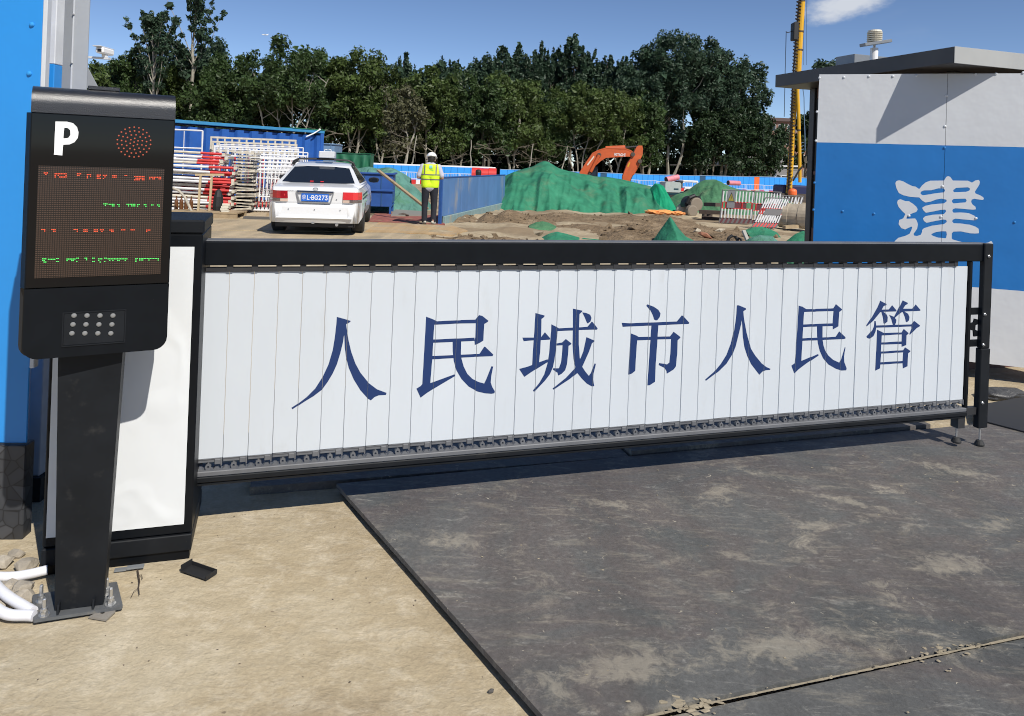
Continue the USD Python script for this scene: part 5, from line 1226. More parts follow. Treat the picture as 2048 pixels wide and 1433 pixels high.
# ------------------------------------------------------------------ blue site wall right of the worker
a_, b_ = gp(880, 449, .0), np.array([*at(1009, 400, 26.2)[:2], 0])
WF = Frame(a_, math.atan2(b_[1] - a_[1], b_[0] - a_[0]))
Lw = float(np.linalg.norm(b_ - a_))
sw = Thing('blue_site_wall', 'mud splashed blue metal site wall to the right of the worker', 'wall', WF.o, WF.rz)
zt = WF.lp(884, 357)[1]
n = 4; e = [Lw * k / n for k in range(n + 1)]
for k in range(n):
    sw.part('sheet', [rb(e[k] + .006 + (.05 if k == 0 else 0), e[k + 1] - .006, 0, .03, .18, zt, .006)], SITE_BLUE)
sw.part('end_post', [rb(-.03, .05, -.03, .05, -.05, zt + .01, .006)], BIN_BLUE)
sw.part('top_rail', [rb(.052, Lw, -.012, .042, zt + .001, zt + .035, .006)], BIN_BLUE)
sw.part('base_strip', [rb(.3, Lw, -.05, .0295, -.05, .178, .01)], PALE_PLINTH)

# ------------------------------------------------------------------ blue skip, leaning plank
o = gx(722, 420, 20.5); o = gp(700, 424, 0); o = np.array([*at(704, 424, 20.6)[:2], 0])
bn = Thing('blue_skip', 'blue steel skip with a rim and mid rail behind the white car', 'skip', o, math.radians(6))
x1, zt = bn.loc_of(at(788, 345, 20.7))[0], at(760, 346, 20.6)[2]
zb = at(760, 414, 20.6)[2]; zm = at(760, 381, 20.6)[2]
bn.part('front_wall', [rb(-.25, x1 - .02, 0, .03, zb, zt - .05, .005)], BIN_BLUE)
bn.part('side_wall', [rb(x1 - .05, x1 - .02, .031, 1.3, zb + .1, zt - .05, .005), rb(-.25, -.22, .031, 1.3, zb + .1, zt - .05, .005)], BIN_BLUE)
bn.part('back_wall', [rb(-.25, x1 - .02, 1.301, 1.33, zb + .2, zt - .05, .005)], BIN_BLUE)
bn.part('rim', [rb(-.28, x1 + .03, -.05, .05, zt - .048, zt, .008), rb(x1 - .06, x1 + .03, .0505, 1.36, zt - .048, zt, .008)], BIN_BLUE)
bn.part('mid_rail', [rb(-.27, x1 + .02, -.055, -.0005, zm - .035, zm + .02, .008)], BIN_BLUE)
for x in (.32, .78):
    bn.part('stiffener', [rb(x, x + .02, -.012, -.0005, zb + .02, zm - .037, .003), rb(x - .02, x, -.012, -.0005, zm + .022, zt - .05, .003)], FENCE_DARK)
for x in (-.2, x1 - .1):
    bn.part('leg', [rb(x, x + .06, .0, .06, 0, zb - .001, .005), rb(x, x + .06, 1.2, 1.26, 0, zb + .1, .005)], BIN_BLUE)
bn.part('floor', [bx(-.2499, x1 - .0201, .031, 1.3, zb + .02, zb + .05)], BIN_BLUE)
p_, q_ = at(756, 341, 19.9), at(843, 409, 18.6); q_[2] = max(q_[2], .04)
q2 = p_ + (q_ - p_) * 1.12; 
single('leaning_plank', [bar(p_, q2, .09, .045)], WOOD, 'long weathered plank leaning against the blue skip beside the worker', 'plank')

from scipy.ndimage import gaussian_filter
# ------------------------------------------------------------------ debris net heaps
def heap(name, prof, d, depth, m, label, base_py=None, folds=.10, seed=1, sag=1.0, n=180, cat='net heap', back=.45, sharp=1.0, smooth=True):
    """heap under a net: prof is its skyline in pixels at distance d; the net falls towards both sides in folds"""
    P = np.array([at(x, y, d) for x, y in prof])
    xs = np.linspace(P[0, 0], P[-1, 0], n)
    hs = np.interp(xs, P[:, 0], P[:, 2])
    zb = tz(float(xs.mean()), d)
    NY = 101
    ys = np.linspace(-1, 1, NY)
    Y, X = np.meshgrid(ys, xs, indexing='ij')
    Hh = np.broadcast_to(gaussian_filter(np.maximum(hs - zb, 0.0), n / 90), X.shape)
    t = np.abs(Y)
    c = (1 - t) ** sharp * (1 + .6 * t * (1 - t) * sag)
    fo = folds * (np.abs(fbm2(X * .9 + Y * .6, Y * depth * .55, .8, 3, seed)) * 2.4 + .35 * fbm2(X, Y * depth, 2.0, 2, seed + 3)) * np.clip(Hh, 0, 1.2) * (1 - t * .55)
    xp = xs[int(np.argmax(hs))]
    th = np.arctan2(Y * depth, X - xp); rr_ = np.hypot(Y * depth, X - xp)
    rad_ = (.5 - np.abs(fbm2(th * 2.2, rr_ * .18, 1.6, 3, seed + 21)) * 3.2) * np.clip(rr_ * .8, 0, 1)
    cre = np.abs(fbm2(X * .8 - Y * depth * .5, Y * depth * .9, 1.1, 3, seed + 31)) * 3
    fo = fo + folds * np.clip(Hh, 0, 1) * (.42 * rad_ - .35 * np.clip(.5 - cre, 0, .5)) * np.clip(t * 5, .15, 1) * (1 - t)
    pk = folds * .9 * np.abs(fbm2(X * 2.2 - Y * 1.0, Y * .35 * depth, 1.2, 3, seed + 5)) * np.clip(t * 3, 0, 1) * np.clip(Hh, 0, 1)
    Z = zb - .06 + Hh * c + (gaussian_filter(fo, 1.3) - .10 * folds / .5 * np.clip(Hh, 0, 1.2)) * np.clip(t * 4, .25, 1) - pk - .25 * t ** 6
    YY = d + Y * np.where(Y < 0, depth, depth * back) * (0.85 + .3 * (fbm2(X, X * 0, .7, 3, seed + 8) + .5)) * (0.35 + .65 * np.clip(Hh / max(Hh.max() * .5, .1), 0, 1))
    i = np.arange(NY * n).reshape(NY, n)
    Fq = np.stack([i[:-1, :-1], i[:-1, 1:], i[1:, 1:], i[1:, :-1]], -1).reshape(-1, 4)
    return single(name, (np.stack([X, YY, Z], -1).reshape(-1, 3), Fq), m, label, cat, smooth=smooth)


heap('net_heap', [(955, 430), (985, 372), (1003, 352), (1030, 341), (1060, 332), (1078, 323), (1090, 321), (1102, 327), (1120, 336), (1165, 344), (1210, 351), (1262, 360), (1300, 369), (1330, 384), (1342, 402), (1350, 425)], 29.0, 4.6, NET, 'largest heap of spoil under dark green netting, below the digger arm', folds=.62, seed=2)
heap('net_heap', [(1285, 420), (1298, 378), (1310, 366), (1322, 368), (1332, 388), (1338, 412)], 28.2, 3.0, NET_BRIGHT, 'bright green fold of netting at the right end of the largest heap', folds=.30, seed=4)
heap('net_heap', [(1305, 425), (1330, 400), (1352, 386), (1372, 381), (1392, 366), (1410, 359), (1432, 357), (1450, 366), (1476, 376), (1520, 379), (1560, 388), (1590, 410)], 31.0, 4.0, NET_PALE, 'dusty pale green netted heap behind the red and white barriers', folds=.35, seed=6)
heap('net_heap', [(1290, 500), (1306, 476), (1322, 452), (1334, 436), (1340, 427), (1346, 434), (1356, 450), (1372, 468), (1400, 482), (1430, 500)], 15.6, 1.3, NET, 'small pointed cone of green netting just behind the gate', folds=.12, seed=8, sag=.2, sharp=.9)
heap('net_heap', [(1045, 500), (1075, 474), (1098, 462), (1114, 458), (1132, 462), (1160, 470), (1200, 474), (1232, 488), (1250, 500)], 16.0, 1.0, NET, 'low green netted hump just behind the gate, left of the pointed cone', folds=.2, seed=10)
heap('net_heap', [(1058, 446), (1072, 440), (1085, 438), (1098, 441), (1112, 448)], 18.5, .8, NET_PALE, 'scrap of green net on the churned earth before the largest heap', folds=.25, seed=12)
heap('net_heap', [(1480, 486), (1500, 470), (1520, 463), (1545, 466), (1560, 480), (1575, 490)], 14.6, .9, NET_TEAL, 'crumpled teal net behind the gate near the booth', folds=.5, seed=14)
heap('net_heap', [(1490, 456), (1504, 451), (1522, 449), (1540, 454), (1552, 460)], 18.2, .7, NET, 'small crumpled green net at the foot of the leaning barrier', folds=.5, seed=15)
heap('net_heap', [(1545, 500), (1570, 478), (1590, 462), (1606, 455), (1640, 470)], 13.4, .8, NET, 'taut green net edge beside the booth corner', folds=.1, seed=16)
heap('net_heap', [(735, 424), (752, 348), (765, 337), (790, 334), (802, 342), (820, 360), (838, 378), (856, 398), (872, 420)], 24.0, 2.6, NET_TEAL, 'pale teal netted heap between the blue skip and the worker', folds=.55, seed=18)
heap('net_heap', [(668, 400), (690, 338), (712, 333), (740, 334), (790, 337), (812, 345), (822, 352)], 25.0, 1.8, NET_TEAL, 'teal netting piled above the blue skip', folds=.5, seed=20)
o = gx(672, 330, 27.0)
tarp = Thing('tarp_block', 'dark green tarpaulin draped over a block behind the car roof', 'tarp', o, math.radians(4))
xa, xb, zt_, zb_ = 0, tarp.loc_of(at(741, 310, 27))[0], at(706, 307, 27)[2], at(706, 331, 27)[2]
xs = np.linspace(xa, xb, 60); zs = np.linspace(o[2] * 0 - .2, zt_, 26)
_v, _f = grid(xs, zs, lambda X, Z: .05 * np.sin(X * 19 + fbm2(X, Z, 1.5, 3, 3) * 6) * np.clip((zt_ - Z) * 3, 0, 1) - .02)
tarp.part('skirt', (np.stack([_v[:, 0], _v[:, 2], _v[:, 1] - o[2] * 0], 1), np.asarray(_f)), mat('tarp_green', (.016, .125, .062), .55, var=.15), smooth=True)
tarp.part('top', [rb(xa, xb, -.05, 1.2, zt_ - .005, zt_ + .02, .01), bx(xa + .02, xb - .02, .12, 1.15, -.2, zt_ - .01)], mat('tarp_green', None))

# ------------------------------------------------------------------ spoil: churned brown earth with clods
def spoil(name, prof, d, depth, label, seed, nclod=60):
    rg = np.random.default_rng(seed)
    P = np.array([at(x, y, d) for x, y in prof])
    xs = np.linspace(P[0, 0], P[-1, 0], 120); hs = np.interp(xs, P[:, 0], P[:, 2])
    zb = tz(float(xs.mean()), d)
    ys = np.linspace(-1, 1, 41)
    Y, X = np.meshgrid(ys, xs, indexing='ij')
    Hh = np.broadcast_to(np.maximum(hs - zb, .0), X.shape)
    t = np.abs(Y)
    Z = zb - .05 + Hh * (1 - t ** 1.6) + (.15 * fbm2(X, Y * depth, 2.6, 5, seed) + .06 * fbm2(X, Y * depth, 7.0, 3, seed + 2)) * (1 - t) * np.clip(Hh * 4, .2, 1)
    YY = d + Y * depth * (.7 + .8 * (fbm2(X, X * 0, 1.1, 3, seed + 4) + .5))
    i = np.arange(41 * 120).reshape(41, 120)
    Fq = np.stack([i[:-1, :-1], i[:-1, 1:], i[1:, 1:], i[1:, :-1]], -1).reshape(-1, 4)
    t_ = Thing(name, label, 'earth bank', (0, 0, 0))
    t_.part('bank', (np.stack([X, YY, Z], -1).reshape(-1, 3), Fq), DIRT, smooth=True)
    g = []
    for k in range(int(nclod * .7)):
        a, b = rg.integers(4, 37), rg.integers(2, 118)
        s = rg.gamma(2.0, .013) + .012
        g.append(tf(hullof(rg.normal(0, .6, (12, 3)) * [s, s, s * .8]), None, (X[a, b], YY[a, b], Z[a, b] + s * .2)))
    t_.part('clods', g, CLOD, kind='stuff')


spoil('earth_bank', [(880, 456), (898, 446), (920, 424), (938, 428), (955, 436), (972, 424), (990, 428), (1012, 416), (1030, 418), (1050, 427), (1085, 430), (1110, 440)], 20.5, 1.5, 'lumpy brown earth bank heaped along the foot of the blue wall', 3, 90)
spoil('earth_bank', [(800, 486), (840, 472), (870, 468), (900, 472), (930, 466), (960, 472), (1010, 470), (1060, 478), (1100, 486)], 14.8, .7, 'low crumbly earth ridge just behind the gate, right of the car', 5, 80)
spoil('earth_bank', [(1060, 432), (1110, 424), (1160, 428), (1210, 431), (1260, 426), (1300, 432), (1330, 428), (1380, 440), (1420, 446)], 22.0, 2.0, 'flat ridged brown earth in front of the largest netted heap', 7, 80)
spoil('earth_bank', [(1170, 482), (1200, 470), (1240, 460), (1290, 464), (1330, 458), (1380, 462), (1420, 468), (1460, 464), (1500, 476), (1540, 484)], 16.6, 1.3, 'broken earth with pale lumps around the pointed green cone', 9, 110)
spoil('earth_bank', [(1100, 452), (1160, 446), (1230, 452), (1290, 446), (1350, 448), (1420, 452), (1500, 462), (1590, 470)], 18.6, 1.2, 'rutted brown earth across the middle of the yard', 11, 90)
rg = np.random.default_rng(17)
for px, py, d, s, m, lab in ((1410, 470, 16.2, .075, mat('terracotta', (.30, .13, .075), .8), 'reddish broken lump on the earth right of the pointed cone'), (1394, 462, 16.8, .06, SACK, 'pale broken lump on the earth right of the pointed cone'), (1440, 462, 17.0, .05, SACK, 'flat pale scrap on the earth below the upright barriers'), (1078, 468, 15.2, .06, SANDY, 'pale stone beside the low green netted hump'), (930, 436, 19.0, .05, SACK, 'white stone on the earth bank by the blue wall')):
    single('broken_lump', tf(hullof(rg.normal(0, .6, (16, 3)) * [s * 1.6, s, s * .8]), None, at(px, py, d)), m, lab, 'lump')
single('black_hose', [tube([at(x, y, 15.2) for x, y in ((1455, 484), (1458, 476), (1464, 472), (1471, 474), (1476, 482))], .035, 8), tube([at(x, y, 15.1) for x, y in ((1474, 483), (1478, 477), (1482, 479), (1483, 485))], .025, 8)], BLACK_FLAT, 'black hose loop poking up behind the gate rail', 'hose')
single('broken_post', [bar(at(1487, 462, 15.0), at(1497, 486, 14.8), .07, .05)], mat('post_grey', (.3, .29, .26), .7), 'short broken pale post leaning behind the gate rail', 'post')

# ------------------------------------------------------------------ blue container
c1 = at(645, 300, 25.8); c0 = at(357, 290, 21.2)
CF = Frame((c1[0], c1[1], 0), math.atan2(c1[1] - c0[1], c1[0] - c0[0]))
ct = Thing('shipping_container', 'blue corrugated container with a pale trim along its roof edge', 'container', CF.o, CF.rz)
zt = at(645, 262, 25.8)[2]; CL = 6.3; DP = 2.3
pts = []
x = -CL + .1
while x < -.12:
    pts += [(x, 0), (x + .24, 0), (x + .28, .11), (x + .50, .11)]; x += .54
pts = [(px, py) for px, py in pts if px < -.12] + [(-.12, 0)]
wall = Polygon(pts + [(px, py + .02) for px, py in pts[::-1]]).buffer(0)
v, f = ext(wall, zt - .30); v = np.array(v); v[:, 2] += .12
ct.part('side_wall', (v, f), CONTAINER)
ct.part('corner_post', [rb(-.12, .03, -.03, .12, 0, zt - .10, .01)], CONTAINER)
ct.part('corner_post', [rb(-CL, -CL + .1, -.03, .12, 0, zt - .10, .01)], CONTAINER)
ct.part('top_rail', [rb(-CL, .04, -.04, .12, zt - .098, zt, .01)], CONTAINER_TRIM)
ct.part('bottom_rail', [rb(-CL + .1, -.121, -.03, .12, 0, .119, .01)], CONTAINER)
ct.part('end_wall', [bx(-.02, .02, .121, DP, .02, zt - .1)], CONTAINER)
ct.part('back_wall', [bx(-CL, -.021, DP - .05, DP, .02, zt - .1)], CONTAINER)
ct.part('roof', [bx(-CL, .03, .121, DP, zt - .06, zt - .005)], CONTAINER)
ct.part('green_sheet', [rb(-1.4, .08, -.06, .5, zt + .003, zt + .03, .01)], NET)
pa, pb = CF.lp(612, 274, -.08), CF.lp(641, 259, -.08)
ct.part('white_pipe', tube([(pa[0], -.08, pa[1]), ((pa[0] + pb[0]) / 2, -.09, (pa[1] + pb[1]) / 2 - .02), (pb[0], -.08, pb[1])], .022, 8), WHITE)
o = gx(656, 330, 30.0)
sc_ = Thing('cabin_unit', 'pale blue grey metal cabin just right of the blue container', 'cabin', o, math.radians(4))
zz = at(656, 286, 30.0)[2]
sc_.part('walls', [rb(-.9, .23, 0, 2.0, -.3, zz - .05, .02)], PALE_BLUE_GREY)
sc_.part('roof', [rb(-.95, .26, -.05, 2.05, zz - .049, zz, .02)], PALE_BLUE_GREY)
sc_.part('rib', [bx(.08, .11, -.02, -.0005, -.3, zz - .06)], PALE_BLUE_GREY)

# ------------------------------------------------------------------ stacked barrier panels in front of the container
SF = Frame((*at(343, 400, 18.2)[:2], 0), math.radians(12))
rg = np.random.default_rng(21)


def striped(p0, p1, r, t0, t1, n=6):
    p0, p1 = np.array(p0), np.array(p1)
    a, b = p0 + (p1 - p0) * t0, p0 + (p1 - p0) * t1
    return [tube([p0, a], r, n), tube([b, p1], r, n)], [tube([a, b], r * 1.01, n)]


ncol = 17
zlo, zhi = .10, SF.lp(420, 300)[1]
for k in range(ncol):
    z = zlo + (zhi - zlo) * (k + .5) / ncol
    xe = SF.lp(468 if k < ncol * .72 else 452, 350)[0] + rg.uniform(-.10, .05)
    dz = -.05 + rg.uniform(-.03, .03)
    t = Thing('stacked_barrier', f'red and white barrier lying {"topmost" if k == ncol - 1 else ("lowest" if k == 0 else ORD[k] + " from the bottom")} in the left stack', 'barrier panel',
              SF.w(0, rg.uniform(-.06, .06), z), SF.rz + rg.uniform(-.03, .03), 'barrier panels lying in the left stack')
    mid = .40 + .1 * math.sin(k * .8) + rg.uniform(-.04, .04)
    wht, red = [], []
    for y, rr_ in ((0, .034), (.16, .026), (.50, .026), (.95, .03)):
        w_, r_ = striped((-1.3, y, rg.uniform(-.012, .012)), (xe, y, dz + rg.uniform(-.012, .012)), rr_, .80 * (1 + mid * .3) - .12, .80 * (1 + mid * .3) + .09)
        wht += w_; red += r_
    for g in wht: t.part('rail', g, RAIL_CREAM if k % 3 == 1 else RAIL_WHITE)
    for g in red: t.part('red_band', g, RAIL_RED)
    t.part('end_frame', [bar((xe, -.03, dz), (xe, .98, dz), .05, .05)], RAIL_CREAM)
    t.part('end_lug', [bx(xe - .05, xe + .02, -.048, -.0, dz - .04, dz + .04)], RAIL_CREAM)
    if k % 2:
        t.part('red_plate', [bx(-.10, xe * .62, .10, .85, -.012 + dz * .4, .006 + dz * .4)], RAIL_RED)
# the second, greyer stack
x2 = SF.lp(470, 350, .3)[0]; x3 = SF.lp(508, 350, .3)[0]
zhi2 = SF.lp(490, 303, .3)[1]
for k in range(19):
    z = .09 + (zhi2 - .09) * (k + .5) / 19
    t = Thing('flat_barrier', f'dusty cream barrier lying {"topmost" if k == 18 else ("lowest" if k == 0 else ORD[k] + " from the bottom")} in the right stack', 'barrier',
              SF.w(x2 + rg.uniform(-.05, .04), .30 + rg.uniform(-.05, .05), z), SF.rz + rg.uniform(-.05, .05), 'cream barriers lying in the right stack')
    Lk = x3 - x2 + rg.uniform(-.05, .06); tl_ = rg.uniform(-.03, .03)
    t.part('front_bar', [bar((0, 0, 0), (Lk, 0, tl_), .04, rg.uniform(.028, .045))], RAIL_CREAM2 if k % 3 else RAIL_CREAM)
    t.part('infill', [bx(.02, Lk - .03, .03, .9, -.018, .014)], RAIL_CREAM2)
    t.part('end_bar', [bar((Lk, -.02, tl_), (Lk, .9, tl_), .04, .045)], RAIL_CREAM)
    t.part('end_bar', [bar((0, -.02, 0), (0, .9, 0), .04, .04)], RAIL_CREAM)


def rail_panel(name, label, o, rz, W, Hh, bars, m, red=None, tilt=(0, 0), rails=(0.02, 1.0), group=None, cat='railing', r=.016, br=.011):
    t = Thing(name, label, cat, o, rz, group, tilt=tilt)
    t.part('frame', [tube([(0, 0, Hh * rails[0]), (0, 0, Hh)], r, 6), tube([(W, 0, Hh * rails[0]), (W, 0, Hh)], r, 6)] + [tube([(0, 0, Hh * z), (W, 0, Hh * z)], r, 6) for z in rails], m)
    for i in range(bars):
        x = W * (i + 1) / (bars + 1)
        if red:
            a, b = red
            t.part('bar', [tube([(x, 0, Hh * rails[0]), (x, 0, Hh * a)], br, 5)], m)
            t.part('bar', [tube([(x, 0, Hh * b), (x, 0, Hh * rails[-1])], br, 5)], m)
            t.part('red_bar', [tube([(x, 0, Hh * a), (x, 0, Hh * b)], br * 1.05, 5)], RAIL_RED)
        else:
            t.part('bar', [tube([(x, 0, Hh * rails[0]), (x, 0, Hh * rails[-1])], br, 5)], m)
    return t


# white frames leaning on the container
q = SF.lp(343, 320, 1.6)[0]
rail_panel('tube_barrier', 'thin white tube frame leaning on the container above the red striped stack', SF.w(SF.lp(330, 300, 2.2)[0], 2.2, 0), SF.rz, SF.lp(404, 300, 2.2)[0] - SF.lp(330, 300, 2.2)[0], SF.lp(404, 262, 2.2)[1], 1, RAIL_WHITE, rails=(.3, .77, 1.0), r=.024)
for j, (pxa, pxb, pyt, dd, lab) in enumerate(((418, 592, 276, 2.6, 'rearmost cream slotted frame leaning on the container'), (422, 594, 285, 2.35, 'middle cream slotted frame leaning on the container'), (426, 598, 294, 2.15, 'front white slotted frame leaning on the container'))):
    xa, xb, zt_ = SF.lp(pxa, 290, dd)[0], SF.lp(pxb, 290, dd)[0], SF.lp((pxa + pxb) / 2, pyt, dd)[1]
    t = Thing('slotted_barrier', lab, 'barrier', SF.w(xa, dd, 0), SF.rz - .01, 'slotted frames leaning on the container', tilt=(-4, 0))
    W_ = xb - xa
    t.part('frame', [rb(0, W_, 0, .04, zt_ - .055, zt_, .005), rb(0, W_, 0, .04, zt_ - .30, zt_ - .25, .005), rb(0, .05, 0, .04, .2, zt_ - .056, .005), rb(W_ - .05, W_, 0, .04, .2, zt_ - .056, .005), rb(.05, W_ - .05, 0, .04, .2, .25, .005)], RAIL_CREAM if j < 2 else RAIL_WHITE)
    for i in range(11):
        xx = W_ * (i + 1) / 12
        t.part('post', [bx(xx - .022, xx + .022, .005, .035, zt_ - .249, zt_ - .056)], RAIL_CREAM if j < 2 else RAIL_WHITE)
        t.part('lower_post', [bx(xx - .02, xx + .02, .005, .035, .251, zt_ - .301)], RAIL_RED if i % 2 == 0 and j == 2 else RAIL_WHITE)
labs = ['backmost', 'second', 'third', 'fourth', 'fifth', 'foremost']
for j in range(6):
    dd = 1.5 - .17 * j
    xa, xb = SF.lp(496 + j * 1.5, 380, dd)[0], SF.lp(612 - 4 * j, 380, dd)[0]
    zt_ = SF.lp(550, 303 + j * 7.5, dd)[1]
    rail_panel('striped_railing', f'{labs[j]} of the six red and white railings standing left of the car', SF.w(xa, dd, .06), SF.rz - .02 + .012 * (j % 3), xb - xa, zt_ - .06, 11, RAIL_WHITE, (.10, .24) if j % 2 else (.42, .62), tilt=(-5 - j * .8, 0), rails=(.03, .36, .80, .94, 1.0), group='red and white railings standing beside the car', r=.018, br=.014)
rail_panel('tube_barrier', 'thin white tube frame sloping down behind the car roof', SF.w(SF.lp(440, 296, 1.9)[0], 1.9, .0), SF.rz - .03, SF.lp(607, 300, 1.9)[0] - SF.lp(440, 296, 1.9)[0], SF.lp(525, 293, 1.9)[1], 0, RAIL_WHITE, rails=(.3, .93, 1.0), r=.018)
# sawhorse, crate, bottles, boards
o = SF.w(SF.lp(396, 420, -.9)[0], -.9, .0)
sh = Thing('wooden_trestle', 'pale wooden trestle standing before the striped stack', 'trestle', o, SF.rz)
sx = (SF.lp(432, 420, -.9)[0] - SF.lp(396, 420, -.9)[0]); hz = SF.lp(412, 349, -.9)[1]
sh.part('top_bar', [bar((-.09, 0, hz - .02), (sx + .15, 0, hz), .07, .05)], WOOD_PALE)
sh.part('leg', [bar((.0, 0, 0), (.03, 0, hz - .045), .05, .05)], WOOD_PALE)
sh.part('leg', [bar((.25, .0, 0), (.28, .0, hz - .045), .05, .05)], WOOD_PALE)
bag = SF.w(SF.lp(436, 410, -.8)[0], -.8, 0)
single('black_bag', [tf(lathe([(.10, 0), (.12, .15), (.105, .38), (.06, .52), (.02, .56)], 12), None, bag + [0, 0, .12])], BLACK_FLAT, 'tall black bag standing beside the wooden trestle', 'bag')
o = SF.w(SF.lp(390, 440, -1.2)[0], -1.25, 0)
pal = Thing('timber_deck', 'low deck of weathered boards under the trestle', 'deck', o, SF.rz - .15)
for k in range(5):
    pal.part('board', [rb(-.6, .95, .0 + k * .17, .15 + k * .17, .13, .165, .004)], WOOD)
pal.part('bearer', [rb(-.6, .95, .01, .09, .0, .129, .004), rb(-.6, .95, .7, .78, .0, .129, .004)], WOOD)
for k in range(6):
    q = SF.w(SF.lp(450, 430, -1.1)[0] + rg.uniform(-.02, .02), -1.1, .03 + k * .055)
    single('cream_block', tf(rb(-.085, .085, -.07, .07, 0, .052, .006), rzm(SF.rz + rg.uniform(-.15, .15)), q), CREAM, f'cream spacer block {"topmost" if k == 5 else ("lowest" if k == 0 else ORD[k] + " from the bottom")} in the small pile by the timber deck', 'block', 'cream spacer blocks in one small pile')
q = SF.w(SF.lp(355, 400, -.5)[0], -.6, 0)
for k in range(4):
    single('brown_bottle', tf(lathe([(.045, 0), (.045, .2), (.018, .27), (.018, .33)], 10), None, q + SF.e1 * (k * .11) + [0, 0, .15]), mat('brown_glass', (.12, .05, .02), .2), f'{ORD[k]} brown bottle from the left in the row beside the trestle', 'bottle', 'brown bottles beside the striped stack')
single('white_box', tf(rb(-.3, .35, -.12, .12, 0, .15, .01), rzm(SF.rz), q + [.1, .0, 0]), RAIL_WHITE, 'low white box holding the brown bottles', 'box')
single('bent_pipe', [tube([SF.w(SF.lp(x, y, -1.0)[0], -1.0, SF.lp(x, y, -1.0)[1]) for x, y in ((345, 376), (358, 382), (369, 394), (378, 412), (384, 426))], .03, 8)], RAIL_CREAM2, 'bent grey pipe curving down beside the wooden trestle', 'pipe')
for a, b, y, lab in (((504, 415), (562, 418), -.5, 'dark flat beam lying left of the car on the dusty plate'), ((488, 436), (556, 438), -1.6, 'dark steel strip lying left of the car, nearest the gate')):
    P = gp(*a, .05), gp(*b, .05)
    single('steel_beam', [bar(P[0], P[1], .16, .07)], mat('grey_beam', (.09, .085, .08), .7), lab, 'beam')
P = gp(536, 430, .06), gp(556, 421, .1)
single('wood_prop', [bar(P[0], P[1], .08, .06)], WOOD, 'short wooden prop under the dark beam by the car', 'prop')

# ------------------------------------------------------------------ far site fence and railings
fp = [(640, 321, 58.0), (740, 326, 62.0), (990, 336, 73.0), (1000, 338.5, 75.0), (1330, 350, 86.0), (1560, 354.5, 94.0), (1640, 357, 97.0)]
seg_names = ['stretch behind the blue skip', 'stretch behind the worker', '', 'stretch behind the digger arm', 'stretch by the drilling rig', 'stretch behind the booth']
for i in range(len(fp) - 1):
    if not seg_names[i]: continue
    a, b = at(*fp[i]), at(*fp[i + 1])
    L_ = float(np.linalg.norm((b - a)[:2])); FA = math.atan2(b[1] - a[1], b[0] - a[0])
    t = Thing('site_fence', f'bright blue panelled site fence, {seg_names[i]}', 'fence', (a[0], a[1], 0), FA, 'bright blue site fence at the far side')
    npan = max(2, int(round(L_ / .85)))
    for k in range(npan):
        z0 = a[2] + (b[2] - a[2]) * (k + .5) / npan
        zb = tz(*(a + (b - a) * (k + .5) / npan)[:2]) - .1
        m = FENCE_BLUE
        if i == 4 and k == int(npan * .80): m = FENCE_ORANGE
        if i == 3 and k in (int(npan * .58),): m = FENCE_DARK
        if i == 4 and k in (int(npan * .30),): m = FENCE_DARK
        t.part('panel', [bx(L_ * k / npan + .018, L_ * (k + 1) / npan - .018, 0, .03, zb, z0 - .06)], m)
    t.part('top_trim', [bar((0, 0, a[2] - .02), (L_, 0, b[2] - .02), .07, .05)], FENCE_TRIM)
    t.part('backing', [hullof([(0, .05, -1.2), (L_, .05, -1.2), (0, .07, -1.2), (L_, .07, -1.2), (0, .05, a[2] - .1), (L_, .05, b[2] - .1), (0, .07, a[2] - .1), (L_, .07, b[2] - .1)])], FENCE_DARK)

first = None
rpts = [(700, 60), (1010, 72), (1340, 84), (1600, 94)]
nn = 24
for k in range(nn):
    px = 742 + (1600 - 742) * k / nn
    d = np.interp(px, [p[0] for p in rpts], [p[1] for p in rpts]) - 2.5
    py = CY + (px - CX) * ROLL + 30
    P = gx(px, py, d); P2 = gx(px + (1600 - 742) / nn * .96, py, np.interp(px + 36, [p[0] for p in rpts], [p[1] for p in rpts]) - 2.5)
    W_ = float(np.linalg.norm(P2 - P)); rz_ = math.atan2(P2[1] - P[1], P2[0] - P[0])
    where = 'behind skip and worker' if px < 1000 else ('behind the digger heap' if px < 1330 else 'near the drilling rig')
    lab = f'white railing on red and white base by the far fence {where}'
    t = Thing('far_railing', lab, 'railing', (P[0], P[1], P[2]), rz_, 'white railings along the far blue fence, ' + where)
    t.part('rails', [tube([(0, 0, z), (W_, 0, z)], .025, 4) for z in (.45, .98)] + [tube([(x, 0, .3), (x, 0, 1.02)], .03, 4) for x in (0, W_)], RAIL_WHITE)
    t.part('bars', [tube([(W_ * (i + 1) / 11, 0, .45), (W_ * (i + 1) / 11, 0, .98)], .014, 3) for i in range(10)], RAIL_WHITE, kind='stuff')
    for i in range(4):
        t.part('base_block', [rb(W_ * i / 4 + .01, W_ * (i + 1) / 4 - .01, -.12, .12, -.05, .36, .03)], RAIL_RED if i % 2 else RAIL_WHITE)
single('red_drum', tf(lathe([(.45, -.8), (.48, -.78), (.48, -.3), (.45, -.28), (.45, .28), (.48, .3), (.48, .78), (.45, .8)], 20, 'x'), None, at(968, 351, 48)), mat('red_drum', (.55, .035, .03), .45), 'red drum lying behind the blue site wall', 'drum')
q = at(957, 343, 47)
single('yard_camera', [tube([q + [0, 0, -2.2], q], .05, 8), tf(lathe([(.02, -.3), (.16, -.28), (.19, -.05), (.16, .06), (.05, .12)], 14), None, q)], BLACK_FLAT, 'dark domed camera post above the red drum', 'camera')
